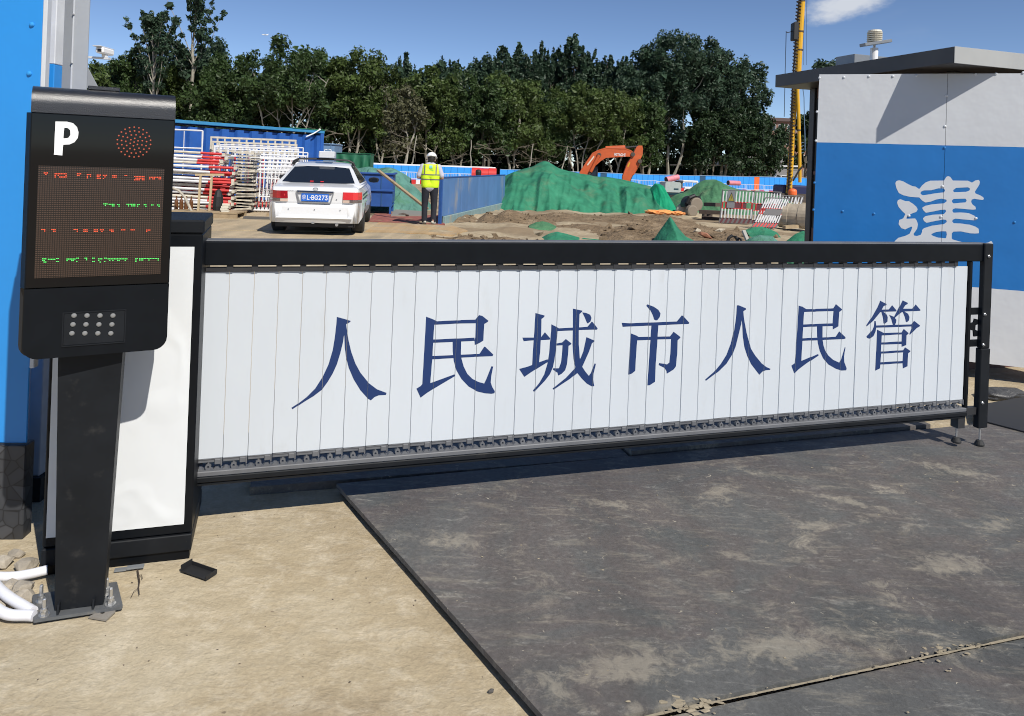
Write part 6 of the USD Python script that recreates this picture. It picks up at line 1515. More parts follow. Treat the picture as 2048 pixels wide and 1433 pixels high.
single('white_gantry', [bar(at(743, 327.5, 57), at(990, 336, 66), .12, .12), bar(at(990, 335, 66), at(988, 356, 66), .12, .12, (1, 0, 0))], RAIL_WHITE, 'thin white frame standing along the blue fence behind the worker', 'frame')

# ------------------------------------------------------------------ the digger
DX = 45.0
EF = Frame((*at(1165, 350, DX)[:2], 0), 0.0)
dg = Thing('excavator', 'orange excavator with its arm bent behind the netted heap', 'excavator', EF.o, 0)
ez = 3.864
epoly = lambda pts: EF.poly(pts, 0, (1120, 220), ez)
boom = epoly([(150, 490), (160, 470), (205, 400), (250, 335), (300, 310), (355, 295), (500, 300), (548, 318), (560, 330), (560, 362), (510, 360), (420, 365), (350, 370), (310, 395), (270, 430), (215, 505), (190, 520)])
dg.part('boom', ext_front(boom, -.22, .22), ORANGE)
dg.part('boom_plate', [ext_front(boom.buffer(.02).difference(boom.buffer(-.04)), -.235, -.2205)], ORANGE)
stick = epoly([(560, 345), (590, 285), (604, 277), (632, 278), (638, 300), (636, 345), (610, 400), (580, 470), (545, 528), (535, 560), (478, 560), (482, 510), (520, 410), (548, 370)])
dg.part('stick', ext_front(stick, -.17, .17), ORANGE)
l = lambda x, y, yy=0: (EF.lp(1120 + x / ez, 220 + y / ez)[0], yy, EF.lp(1120 + x / ez, 220 + y / ez)[1])
dg.part('arm_cylinder', [tube([l(352, 300), l(502, 292)], .145, 12)], ORANGE)
dg.part('cylinder_rod', [tube([l(500, 293), l(604, 284)], .07, 10)], BLACK_FLAT)
dg.part('boom_cylinder', [tube([l(298, 350, -.3), l(232, 480, -.3)], .10, 10)], ORANGE)
dg.part('boom_cylinder_rod', [tube([l(232, 480, -.3), l(190, 560, -.3)], .06, 8)], RUSTY)
dg.part('bucket_cylinder', [tube([l(618, 396), l(560, 500)], .10, 10)], ORANGE)
dg.part('bucket_rod', [tube([l(560, 500), l(535, 560)], .06, 8)], RUSTY)
for x, y in ((298, 350), (558, 345), (612, 398)):
    dg.part('pin', [tf(lathe([(.13, -.30), (.13, .30)], 14, 'y'), None, l(x, y))], RUSTY)
a, b = l(415, 355), l(502, 334)
dg.part('lettering', tf(text_poly_mesh('HITACHI', .17, b[0] - a[0], True), ry(.03), (a[0], -.2365, a[2])), WHITE)
dg.part('data_plate', [ext_front(epoly([(205, 425), (258, 355), (262, 365), (212, 432)]), -.2375, -.2355)], CREAM)
dg.part('warning_plate', [ext_front(epoly([(515, 440), (530, 405), (540, 410), (525, 442)]), -.176, -.1715)], YELLOW)
zg = tz(EF.o[0], DX)
dg.part('cab', [rb(l(232, 0)[0], l(316, 0)[0], .3, 1.2, zg + 1.1, l(295, 438)[2], .05)], mat('cab_dark', (.012, .02, .035), .35))
dg.part('cab_frame', [bar((x, .28, zg + 1.1), (x, .28, l(295, 438)[2]), .05, .05, (1, 0, 0)) for x in (l(240, 0)[0], l(312, 0)[0])], BLACK_FLAT)
dg.part('engine_house', [rb(-2.6, -.2, -1.2, 1.2, zg + .9, zg + 1.28, .12), rb(-.2, 1.0, .35, 1.2, zg + .9, zg + 1.25, .1)], ORANGE)
for y in (-1.1, 1.1):
    dg.part('track', [ext_front(rrect(-2.2, 1.9, zg, zg + .85, .4), y - .25, y + .25)], RUSTY)
bk = dg.part('bucket', [ext_front(epoly([(478, 562), (540, 562), (575, 620), (560, 680), (500, 690), (460, 640)]), -.5, .5)], RUSTY)

# ------------------------------------------------------------------ drilling rig
RD = 50.0
RF = Frame((*at(1585, 380, RD)[:2], 0), 0.0)
rgz = tz(RF.o[0], RD)
rig = Thing('drilling_rig', 'tall yellow drilling mast with a black auger rising behind the booth', 'drilling rig', RF.o, 0)
m = lambda x, y, yy=0.0: (lambda q: (q[0], yy, q[1]))(RF.lp(1520 + x / 2.985, y / 2.985))
rig.part('mast_tube', [tube([m(262, -260), m(252, 0), m(238, 210), m(228, 420), m(216, 560)], [.20, .20, .21, .21, .20], 12)], YELLOW)
rig.part('lower_mast', [tube([m(214, 540), m(196, 760), m(184, 960), m(174, 1120), m(168, 1220)], [.16, .17, .19, .20, .2], 12)], YELLOW)
rig.part('stay_tube', [tube([m(214, 520, -.3), m(222, 740, -.3), m(226, 900, -.3), m(228, 1090, -.3)], .11, 10)], YELLOW)
for x, y, r_ in ((241, 190, .23), (250, 8, .22), (236, 300, .23), (201, 750, .2), (188, 935, .21), (222, 780, .13)):
    rig.part('clamp_ring', [tf(lathe([(r_, -.05), (r_, .05)], 14), None, m(x, y, -.3 if x == 222 else 0))], RUSTY)
rig.part('auger_stem', [tube([m(236, -260, -.25), m(226, 0, -.25), m(205, 240, -.25), m(188, 480, -.25), m(160, 1180, -.25)], .06, 8)], RUSTY)
a, b = np.array(m(226, 0, -.25)), np.array(m(160, 1180, -.25))
fl = []
for k in range(58):
    c = a + (b - a) * (k / 58)
    x_ = np.interp(k / 58, [0, .2, .4, 1], [0, -.06, -.05, 0])
    fl.append(tf(lathe([(.02, -.02), (.19, -.012), (.19, .012), (.02, .02)], 10), ry(.35), c + [x_, 0, 0]))
rig.part('auger_flights', fl, RUSTY, kind='stuff')
z1, z0 = m(200, 140)[2], m(200, 246)[2]
rig.part('rotary_head', [rb(m(186, 190)[0], m(218, 190)[0], -.45, .15, z0, z1, .05), tube([m(186, 190, -.2), m(160, 200, -.2), m(148, 193, -.2)], .03, 6)], BLACK_FLAT)
rig.part('head_cable', [tube([m(150, 192, -.2), m(144, 420, -.2), m(138, 700, -.2)], .022, 4)], BLACK_FLAT)
rig.part('hoist_rope', [tube([m(284, -260), m(280, 0), m(277, 390)], .012, 4)], BLACK_FLAT)
rig.part('hoist_rope', [tube([m(272, -260), m(266, 0), m(258, 390)], .012, 4)], BLACK_FLAT)
rig.part('side_ladder', [tube([m(262, 520, .2), m(270, 580, .2), m(276, 900, .2)], .03, 4)] + [bar(m(240, 860 + 20 * k, .2), m(268, 850 + 20 * k, .2), .03, .03) for k in range(4)], PALE_BLUE_GREY)
rig.part('rig_base', [rb(-.5, 1.5, .3, 2.4, rgz + .4, rgz + 1.15, .1)], mat('rig_navy', (.012, .016, .07), .5))
for y in (-.6, 1.7):
    rig.part('track', [ext_front(rrect(-1.0, 2.0, rgz, rgz + .6, .28), y + .4, y + .9)], RUSTY)
rig.part('hydraulic_hose', [tube([m(180, 1080, -.5), m(215, 1020, -.5), m(240, 990, -.5)], .06, 6)], BLACK_FLAT)

# ------------------------------------------------------------------ barriers beside the booth
def site_barrier(label, pA, pB, top, d, shear, panels, sign=False, board=True, group=None):
    a, b = gp(*pA, 0), gp(*pB, 0)
    a = at(*pA, d); b = at(*pB, d * 1.0)
    a[2] = b[2] = 0
    W_ = float(np.linalg.norm((b - a)[:2]))
    zb_ = at(*pA, d)[2]; zt_ = at(*top, d)[2]; Hh = zt_ - zb_
    t = Thing('striped_barrier', label, 'barrier', (a[0], a[1], zb_), math.atan2(b[1] - a[1], b[0] - a[0]), group)
    S_ = np.array([[1, 0, shear[0]], [0, 1, shear[1]], [0, 0, 1.0]]); op = t.part
    t.part = lambda n, g, m, *k, **q: op(n, tf(g, S_), m, *k, **q)
    nb = 10
    t.part('frame', [tube([(0, 0, Hh * .16), (0, 0, Hh)], .018, 6), tube([(W_, 0, Hh * .16), (W_, 0, Hh)], .018, 6), tube([(0, 0, Hh), (W_, 0, Hh)], .016, 6)], PLATE_GREY)
    for i in range(nb):
        x = W_ * (i + .35) / (nb - .3)
        t.part('bar', [tube([(x, 0, Hh * .64), (x, 0, Hh * .965)], .021, 6)], RAIL_WHITE)
        t.part('bar', [tube([(x, 0, Hh * .16), (x, 0, Hh * .44)], .021, 6)], RAIL_WHITE)
        if i in (0, 1, nb - 1, 6):
            t.part('red_bar', [tube([(x, 0, Hh * .44), (x, 0, Hh * .64)], .019, 6)], RAIL_RED)
    t.part('mid_plate', [rb(W_ * .16, W_ * .80, .008, .02, Hh * .44, Hh * .63, .003)] if panels == 1 else [rb(W_ * .2, W_ * .93, -.034, -.022, Hh * .42, Hh * .62, .003)], PLATE_MAUVE if panels == 1 else PLATE_GREY)
    t.part('mid_rail', [tube([(0, .01, Hh * .64), (W_, .01, Hh * .64)], .014, 5), tube([(0, .01, Hh * .44), (W_, .01, Hh * .44)], .014, 5)], RAIL_RED)
    bd = t.part('base_board', [rb(-.02, W_ + .02, .01, .03, 0, Hh * .155, .003)], PLATE_GREY)
    if board:
        s_ = W_ / 7
        for i in range(7):
            p = Polygon([(i * s_, .002), (i * s_ + s_ * .5, .002), (i * s_ + s_ * .95, Hh * .153), (i * s_ + s_ * .45, Hh * .153)]).intersection(sbox(-.018, 0, W_ + .018, Hh))
            t.part('stripe', ext_front(p, .0065, .0095), PLATE_MAUVE if panels == 1 else RAIL_RED, bd)
    if sign:
        x0, x1 = W_ * .16, W_ * .40
        sg = t.part('warning_sign', [rb(x0, x1, -.035, -.025, Hh * .62, Hh * .985, .003)], SIGN_GREY)
        t.part('triangle', [ext_front(Polygon([(x0 + .01, Hh * .655), (x1 - .01, Hh * .655), ((x0 + x1) / 2, Hh * .94)]), -.038, -.0355)], BLACK_FLAT, sg)
        t.part('triangle_field', [ext_front(Polygon([(x0 + .03, Hh * .675), (x1 - .03, Hh * .675), ((x0 + x1) / 2, Hh * .89)]), -.041, -.0385)], SIGN_YELLOW, sg)
        xm = (x0 + x1) / 2
        t.part('symbol', [ext_front(Polygon([(xm, Hh * .84), (xm - .016, Hh * .755), (xm - .002, Hh * .755), (xm - .012, Hh * .685), (xm + .016, Hh * .775), (xm + .002, Hh * .775), (xm + .01, Hh * .84)]), -.044, -.0415)], BLACK_FLAT, sg)
        t.part('sign_plate', [rb(x0 + .002, x1 + .012, -.035, -.025, Hh * .46, Hh * .615, .003)], SIGN_GREY)
    return t


site_barrier('red and white barrier with a yellow triangle warning sign near the booth', (1439, 446), (1502, 453), (1446, 380), 22.0, (.06, .0), 1, True)
site_barrier('red and white barrier standing between the warning sign and the leaning barrier', (1500, 451), (1556, 456), (1504, 383), 22.3, (.06, .0), 1)
site_barrier('red and white barrier leaning sideways next to the booth', (1505, 454), (1552, 461), (1528, 396), 20.6, (.50, .25), 2)
site_barrier('further red and white barrier partly behind the leaning one', (1528, 452), (1590, 456), (1542, 391), 23.5, (.30, .15), 2, board=False)
o = at(1590, 432, 20.8)
rl = Thing('steel_drum', 'dusty steel drum with a dark end lying beside the leaning barrier', 'drum', o, math.radians(-35))
rl.part('shell', tf(lathe([(.33, -.42), (.35, -.40), (.35, -.14), (.335, -.13), (.335, .13), (.35, .14), (.35, .40), (.33, .42)], 24, 'x'), None, (0, 0, 0)), mat('dusty_drum', (.33, .28, .21), .7, var=.25))
rl.part('end', tf(lathe([(.32, -.01), (.30, .0)], 24, 'x'), None, (-.425, 0, 0)), RUSTY)
single('drum_skid', [bar(at(1568, 455, 20.3), at(1604, 452, 20.6), .12, .09)], WOOD, 'timber skid under the steel drum', 'skid')
q = at(1585, 384, 26.0)
wt = Thing('work_lamp', 'orange topped warning lamp standing on white legs by the drilling rig', 'lamp', q, 0)
wt.part('hood', tf(lathe([(.15, -.10), (.15, .02), (.12, .08), (.05, .11)], 16), None, (0, 0, 0)), FENCE_ORANGE)
wt.part('lens', tf(lathe([(.13, -.16), (.14, -.10)], 16), None, (0, 0, -.002)), mat('amber', (.35, .12, .02), .3))
wt.part('leg', [bar((-.12, 0, -.16), (-.2, 0, -1.0), .04, .03), bar((.12, 0, -.16), (.2, 0, -1.0), .04, .03)], RAIL_WHITE)

# ------------------------------------------------------------------ pump, sack, timbers beyond the earth
q = at(1386, 416, 25.5)
pm = Thing('round_pump', 'dark round pump machine with dusty discs on the earth before the pale netted heap', 'pump', (q[0], q[1], tz(q[0], 25.5)), math.radians(20))
zq = q[2] - tz(q[0], 25.5)
pm.part('disc', [tf(lathe([(.20, -.1), (.24, -.08), (.24, .08), (.20, .1)], 20, 'y'), None, (.06, -.05, zq + .12))], mat('pump_disc', (.20, .165, .125), .8))
pm.part('wheel', [tf(lathe([(.16, -.09), (.20, -.07), (.20, .07), (.16, .09)], 20, 'y'), None, (-.16, -.16, zq - .10))], mat('pump_disc', None))
pm.part('casing', [tf(hullof(RNG.normal(0, 1, (60, 3)) * [.0, 0, 0] + np.array([[math.cos(a) * .30, y, math.sin(a) * .30] for a in np.linspace(0, math.pi * 1.1, 12) for y in (-.02, .25)] * 3)[:60]), None, (-.02, .05, zq + .10))], BLACK_SOFT)
pm.part('pipe_bend', [tube([(-.25, 0, zq + .15), (-.2, -.05, zq + .35), (0, -.05, zq + .42), (.18, -.05, zq + .36), (.24, -.05, zq + .22)], .07, 8)], BLACK_FLAT)
q = gx(1366, 426, 25.8)
sk_ = trimesh.creation.icosphere(3); v = np.array(sk_.vertices); v = v * (1 + .2 * (meshkit.fbm(v * 2, 3, 3)[:, None] - .5)) * [.26, .2, .26]; v[:, 2] = np.maximum(v[:, 2], -.2)
single('white_sack', (v + [q[0], q[1], at(1366, 422, 25.8)[2]], np.array(sk_.faces)), SACK, 'dusty white bulk sack left of the round pump', 'sack', smooth=True)
for k, (a, b, lab) in enumerate((((1400, 424), (1452, 426), 'long dark timber beam between the pump and the striped barriers'), ((1406, 436), (1446, 440), 'shorter dark timber under the long beam beside the barriers'), ((1412, 409), (1436, 410), 'short brown timber resting on the long beam'))):
    single('timber_beam', [bar(at(*a, 24.0 + k * .3), at(*b, 23.6 + k * .3), .25, .12)], mat('dark_timber', (.075, .055, .042), .8, var=.3), lab, 'beam')
single('timber_crib', [bx(0, .25, 0, .3, 0, .32), bx(.4, .46, 0, .3, 0, .3), bx(.55, .6, 0, .3, 0, .3)] and [tf(rb(0, .28, 0, .3, -.1, .25, .01), None, at(1408, 438, 24.4))], mat('dark_timber', None), 'short timber block supporting the long beam', 'block')
cl = trimesh.creation.icosphere(3); v = np.array(cl.vertices); v = v * (1 + 1.0 * (meshkit.fbm(v * 3, 4, 5)[:, None] - .5)) * [.50, .25, .085]
single('orange_cloth', (v + at(1322, 425.5, 24.0), np.array(cl.faces)), ORANGE_CLOTH, 'crumpled orange cloth on the earth left of the white sack', 'cloth', smooth=True)
v2 = v * [.55, 1, .8]
single('orange_cloth', (v2 + at(1353, 427, 24.0), np.array(cl.faces)), ORANGE_CLOTH, 'smaller strip of orange cloth right beside the white sack', 'cloth', smooth=True)

# ------------------------------------------------------------------ pale machine and pink pipes
q = at(1364, 372, 42.0); zg = tz(q[0], 42.0)
tr = Thing('pale_machine', 'pale rounded machine with a white cab frame standing behind the netted heaps', 'machine', (q[0], q[1], 0), 0)
F2 = Frame((q[0], q[1], 0), 0)
g2 = lambda x, y, yy=0.: (F2.lp(x, y)[0], yy, F2.lp(x, y)[1])
a, b = g2(1331, 364), g2(1362, 384)
tr.part('hood', [ext_front(rrect(a[0], b[0], b[2] - .05, a[2], .12), 0, 1.6)], PALE_BODY)
tr.part('skirt', [rb(a[0] + .05, b[0] + .6, .05, 1.5, zg + .3, b[2] - .051, .03)], TEAL_DARK)
tr.part('louvre', [bx(g2(1348, 376)[0], g2(1357, 379)[0], -.012, -.001, g2(1348, 380)[2], g2(1348, 377)[2])], TEAL_DARK)
c0, c1_ = g2(1366, 361), g2(1396, 378)
tr.part('cab_frame', [rb(c0[0], c1_[0], 0, 1.4, c0[2] - .10, c0[2], .03), rb(c0[0], c0[0] + .1, 0, .1, zg + 1, c0[2] - .101, .02), rb(c1_[0] - .1, c1_[0], 0, .1, zg + 1, c0[2] - .101, .02), rb(c0[0] + .1, c1_[0] - .1, .0, .1, c1_[2] - .05, c1_[2] + .08, .02)], RAIL_WHITE)
tr.part('cab_side', [bx(g2(1359, 362)[0], c0[0] - .005, .02, 1.3, c1_[2], g2(1359, 363)[2])], BLACK_FLAT)
tr.part('wheel', [tf(lathe([(.3, -.12), (.34, -.1), (.34, .1), (.3, .12)], 18, 'y'), None, (x, .2, zg + .34)) for x in (a[0] + .4,)], RUBBER)
tr.part('wheel', [tf(lathe([(.3, -.12), (.34, -.1), (.34, .1), (.3, .12)], 18, 'y'), None, (x, .2, zg + .34)) for x in (b[0] + .5,)], RUBBER)
for (xa, ya), (xb, yb), r_, d, lab in (((1333, 360), (1356, 355), .20, 50.0, 'pink pipe with an open dark end tilted above the pale machine'), ((1457, 366), (1479, 367), .16, 50.0, 'pink pipe lying level by the blue fence near the rig')):
    t = Thing('pink_pipe', lab, 'pipe', at(xa, ya, d), 0)
    A, Bv = np.zeros(3), at(xb, yb, d + .4) - at(xa, ya, d)
    t.part('tube', [tube([A, Bv], r_, 16)], PINK)
    dv = Bv / np.linalg.norm(Bv)
    t.part('collar', [tube([A - dv * .03, A + dv * .05], r_ * 1.06, 16), tube([Bv * .55 - dv * .02, Bv * .55 + dv * .02], r_ * 1.04, 16)], PINK)
    t.part('mouth', [tube([A - dv * .04, A - dv * .031], r_ * .92, 16)], BLACK_FLAT)

# ------------------------------------------------------------------ far buildings
def far_block(label, px0, px1, pyt, d, floors, bays, mw, mr, depth=12):
    a, b = at(px0, pyt, d), at(px1, pyt + (px1 - px0) * ROLL, d)
    W_, zt_ = b[0] - a[0], a[2]
    t = Thing('far_building', label, 'building', (a[0], d, 0), 0)
    t.part('wall', [bx(0, W_, 0, depth, -1.5, zt_ - .8)], mw)
    t.part('roof', [rb(-.5, W_ + .5, -.6, depth + .5, zt_ - .799, zt_, .05)], mr)
    fh = (zt_ - .8) / floors
    for r_ in range(floors):
        for c_ in range(bays):
            x = W_ * (c_ + .5) / bays; z = fh * r_ + fh * .35
            w = t.part('window', [bx(x - .75, x + .75, -.06, -.0005, z, z + fh * .45)], WALL_PALE if (r_ + c_) % 3 else RAIL_WHITE)
            t.part('pane', [bx(x - .62, x + .62, -.09, -.0605, z + .12, z + fh * .45 - .12)], PANE_FAR, w)
    return t


far_block('reddish brick building far off between the trees and the booth', 1520, 1625, 235, 170.0, 4, 6, BRICK_FAR, mat('far_roof', (.10, .07, .065), .8))
far_block('low pale grey building behind the fence near the drilling rig', 1455, 1600, 312, 120.0, 2, 8, WALL_GREY, WALL_PALE, 8)
far_block('white low building seen between the trunks behind the worker', 765, 800, 305, 120.0, 1, 2, mat('far_white', (.6, .58, .56), .7), WALL_PALE, 6)
single('far_pipe_rack', [bar(at(1340, 330, 100), at(1600, 333, 100), .2, .2)] + [bar(at(x, 330, 100.1), at(x, 356, 100.1), .25, .25, (1, 0, 0)) for x in (1390, 1470, 1550)], RAIL_WHITE, 'long white overhead pipe on posts behind the trees near the rig', 'pipe rack')

# ------------------------------------------------------------------ surveillance camera on the left
q = at(209, 103, 9.0)
cm = Thing('surveillance_camera', 'white surveillance camera on a bracket arm against the trees at upper left', 'camera', q, 0)
k = 9.0 / F
cm.part('housing', [rb(-8 * k, 8 * k, -.12, .14, -6 * k, 6 * k, .015)], WHITE)
cm.part('lens', [bx(-3 * k, 5 * k, -.122, -.1205, -4 * k, 2 * k)], BLACK_FLAT)
cm.part('sunshade', [rb(-10 * k, 6 * k, -.16, .16, 6.1 * k, 8 * k, .005)], PANEL_WHITE)
cm.part('neck', [rb(-3 * k, 5 * k, -.03, .03, -12 * k, -6.1 * k, .005)], WHITE)
cm.part('arm', [bar((-62 * k, 0, -12 * k), (11 * k, 0, -14.5 * k), .06, .022)], PANEL_WHITE)
cm.part('pole', [tube([(-62 * k, 0, -q[2]), (-62 * k, 0, 0)], .05, 10)], PANEL_WHITE)

# ------------------------------------------------------------------ airliner far up
q = at(530, 70, 2800.0)
pl = Thing('airplane', 'tiny white airliner far off in the sky above the forked pale tree', 'airplane', q, 0)
pl.part('fuselage', [tube([(-12, 0, 0.6), (-10, 0, .2), (8, 0, -.6), (12, 0, -.4)], [.6, 1.7, 1.7, .5], 10)], WHITE)
pl.part('wing', [hullof([(-3, 0, -.2), (2, 0, -.4), (4, 9, 1.2), (5.5, 9, 1.2), (-3, 0, .2), (2, 0, 0), (4, 9, 1.4)])], WHITE)
pl.part('wing', [hullof([(-3, 0, -.2), (2, 0, -.4), (4, -9, 1.2), (5.5, -9, 1.2), (-3, 0, .2), (2, 0, 0), (4, -9, 1.4)])], WHITE)
pl.part('tail_fin', [hullof([(8, -.1, 0), (12, -.1, 0), (11, -.1, 4), (13, -.1, 4), (8, .1, 0), (12, .1, 0), (11, .1, 4), (13, .1, 4)])], WHITE)

# ================================================================== TREES
def leaf_cloud(centres, radii, n, size, rg, up=.35, flat=1.0):
    "n small two-triangle leaf clumps scattered through the given balls"
    C, Rr = np.asarray(centres, float), np.asarray(radii, float)
    w = Rr ** 2.2; w /= w.sum()
    k = rg.choice(len(C), n, p=w)
    dirs = rg.normal(0, 1, (n, 3)); dirs /= np.linalg.norm(dirs, axis=1, keepdims=True)
    rad = rg.random(n) ** .45
    P = C[k] + dirs * (rad * Rr[k])[:, None] * [1, 1, flat]
    nrm = rg.normal(0, 1, (n, 3)) + dirs * .8 + [0, 0, up]; nrm /= np.linalg.norm(nrm, axis=1, keepdims=True)
    a = np.cross(nrm, rg.normal(0, 1, (n, 3))); a /= np.linalg.norm(a, axis=1, keepdims=True)
    b = np.cross(nrm, a)
    s = size * np.exp(rg.normal(-.1, .42, n))[:, None]
    bend = nrm * s * .25
    V = np.stack([P - a * s * .9, P - b * s * .55 + bend, P + a * s * .9, P + b * s * .55 + bend], 1).reshape(-1, 3)
    i = np.arange(n)[:, None] * 4
    Fc = np.concatenate([i + [0, 1, 2], i + [0, 2, 3]], 0)
    return V, Fc


def limb(p0, p1, r0, r1, rg, wob=.25, n=7):
    t = np.linspace(0, 1, n)[:, None]
    P = p0 + (p1 - p0) * t
    L_ = np.linalg.norm(p1 - p0)
    off = rg.normal(0, wob * L_ * .12, (n, 3)).cumsum(0) * .5; off -= off[0]; off = off - t * off[-1] * .7
    P = P + off * (t * (1 - t) * 4 + .2) ; P[0] = p0
    return tube(P, np.linspace(r0, r1, n), 6), P


CATS = {'broad': 'tree', 'poplar': 'tree'}


def fence_d(px):
    return float(np.interp(px, [640, 740, 990, 1330, 1560], [58, 62, 73, 86, 94]))


def tree(px, d, top, wpx, kind, label, seed, leaf, stems=1, bark=BARK, base_cut=.30, n=5200, size=.17, lean=0.0, group=None, low=.34):
    rg = np.random.default_rng(seed)
    B0 = gx(px, 350, d)
    topz = at(px, top, d)[2]
    Ht = topz - B0[2]
    Wm = wpx / F * d / 2
    t = Thing('tree' if kind == 'broad' else 'poplar_tree', label, 'tree', B0, 0, group)
    br_, centres, radii = [], [], []
    r0 = .085 + .010 * Ht
    if kind == 'poplar':
        tr_, P = limb(np.zeros(3), np.array([lean, 0, Ht * .93]), r0, .03, rg, .10, 10); br_.append(tr_)
        nb = 26
        for k in range(nb):
            h = Ht * (low + (.94 - low) * (k + rg.random()) / nb)
            p = np.array([np.interp(h, P[:, 2], P[:, 0]), np.interp(h, P[:, 2], P[:, 1]), h])
            a = rg.uniform(0, 6.28); f = h / Ht
            out = Wm * (.35 + .75 * math.sin(min(1, (f - low) / (1 - low) * 1.25 + .15) * math.pi)) * rg.uniform(.6, 1.1)
            q = p + np.array([math.cos(a) * out, math.sin(a) * out, rg.uniform(.9, 2.0) * (1.2 + out)])
            q[2] = min(q[2], Ht * (1 - .08 * rg.random()))
            lb, Q = limb(p, q, .035 + .012 * (1 - f) * 3, .012, rg, .12, 5); br_.append(lb)
            for u in (.35, .55, .75, .92, 1.02):
                c = p + (q - p) * u
                centres.append(c); radii.append(rg.uniform(.22, .50) * (1.15 - u * .55) * (.6 + Wm * .22))
        for k in range(9):
            c = np.array([lean * .95 + rg.normal(0, .15), rg.normal(0, .15), Ht * (.86 + .135 * k / 9)]); centres.append(c); radii.append(.30 - .02 * k)
    elif kind == 'spire':
        tr_, P = limb(np.zeros(3), np.array([0, 0, Ht * .9]), r0, .03, rg, .10, 10); br_.append(tr_)
        for k in range(46):
            a, u, f = rg.uniform(0, 6.28), rg.random() ** .5, rg.uniform(low, .82)
            w_ = Wm * (1.05 - .55 * max(0, (f - .45) / .5))
            centres.append(np.array([math.cos(a) * u * w_, math.sin(a) * u * w_, Ht * f])); radii.append(rg.uniform(.5, 1.0))
        for k in range(34):                      # upright leafy shoots that make the ragged skyline
            a, u = rg.uniform(0, 6.28), rg.random() ** .6
            x, y = math.cos(a) * u * Wm, math.sin(a) * u * Wm
            zt_ = Ht * (1.0 - .20 * u ** 1.5) * rg.uniform(.90, 1.0)
            ln = rg.uniform(1.0, 2.4); lx = rg.normal(0, .12) + .10 * x
            br_.append(tube([(x * .8, y * .8, zt_ - ln * 1.5), (x + lx, y, zt_ - .1)], [.04, .008], 4))
            for u2 in np.linspace(0, 1, 8):
                centres.append(np.array([x + lx * u2, y, zt_ - ln * (1 - u2)])); radii.append(.27 - .11 * u2)
    else:
        for s in range(stems):
            a = rg.uniform(0, 6.28) if stems > 1 else 0
            sp = (s - (stems - 1) / 2)
            top_p = np.array([lean + sp * Wm * .55 + rg.normal(0, .2), rg.normal(0, .5) * (stems > 1), Ht * rg.uniform(.60, .78)])
            b = np.array([sp * .16, rg.normal(0, .08), 0])
            rs = r0 / math.sqrt(stems) * 1.05
            tr_, P = limb(b, top_p, rs, rs * .35, rg, .22, 10); br_.append(tr_)
            nb = int(12 / math.sqrt(stems)) + 2
            for k in range(nb):
                f = rg.uniform(base_cut, .98)
                i = f * 9; i0 = min(int(i), 8); p = P[i0] + (P[i0 + 1] - P[i0]) * (i - i0)
                a = rg.uniform(0, 6.28); out = Wm * rg.uniform(.45, .95) * (1.1 - .35 * f)
                q = np.array([p[0] * .6 + lean * .4 + math.cos(a) * out, p[1] + math.sin(a) * out * .9, min(Ht * .93, p[2] + rg.uniform(.06, .30) * Ht)])
                lb, Q = limb(p, q, rs * .42, .018, rg, .35, 6); br_.append(lb)
                centres.append(q); radii.append(rg.uniform(.55, 1.05) * (.35 + .22 * Wm))
                centres.append(p + (q - p) * .7); radii.append(rg.uniform(.4, .8) * (.3 + .2 * Wm))
                if rg.random() < .6:
                    m2 = q + rg.normal(0, .4, 3) * [1, 1, .6] * (.5 + .25 * Wm)
                    lb, _ = limb(p + (q - p) * .6, m2, rs * .2, .01, rg, .3, 5); br_.append(lb)
                    centres.append(m2); radii.append(rg.uniform(.35, .8) * (.3 + .2 * Wm))
        # the domed top of the crown, uneven
        for k in range(int(16 + 6 * Wm)):
            a, u = rg.uniform(0, 6.28), math.sqrt(rg.random())
            x, y = lean + math.cos(a) * u * Wm, math.sin(a) * u * Wm * .9
            hz = Ht * (1 - .30 * u ** 2.2) * rg.uniform(.80, .985) - .2
            centres.append(np.array([x, y, hz])); radii.append(rg.uniform(.35, .85) * (.35 + .2 * Wm))
            centres.append(np.array([x * .95, y * .95, hz - Ht * rg.uniform(.10, .36)])); radii.append(rg.uniform(.5, 1.0) * (.35 + .2 * Wm))
    t.part('trunk', br_, bark)
    C = np.array(centres); Rr = np.array(radii)
    if base_cut > .5:
        keep = C[:, 2] > Ht * .50
        C, Rr = C[keep], Rr[keep]
    over = C[:, 2] + Rr * .6 - Ht
    C[:, 2] -= np.maximum(over, 0)
    t.part('crown', leaf_cloud(C, Rr, int(n * 1.45), .9 * size * max(1, d / 80), rg), leaf)


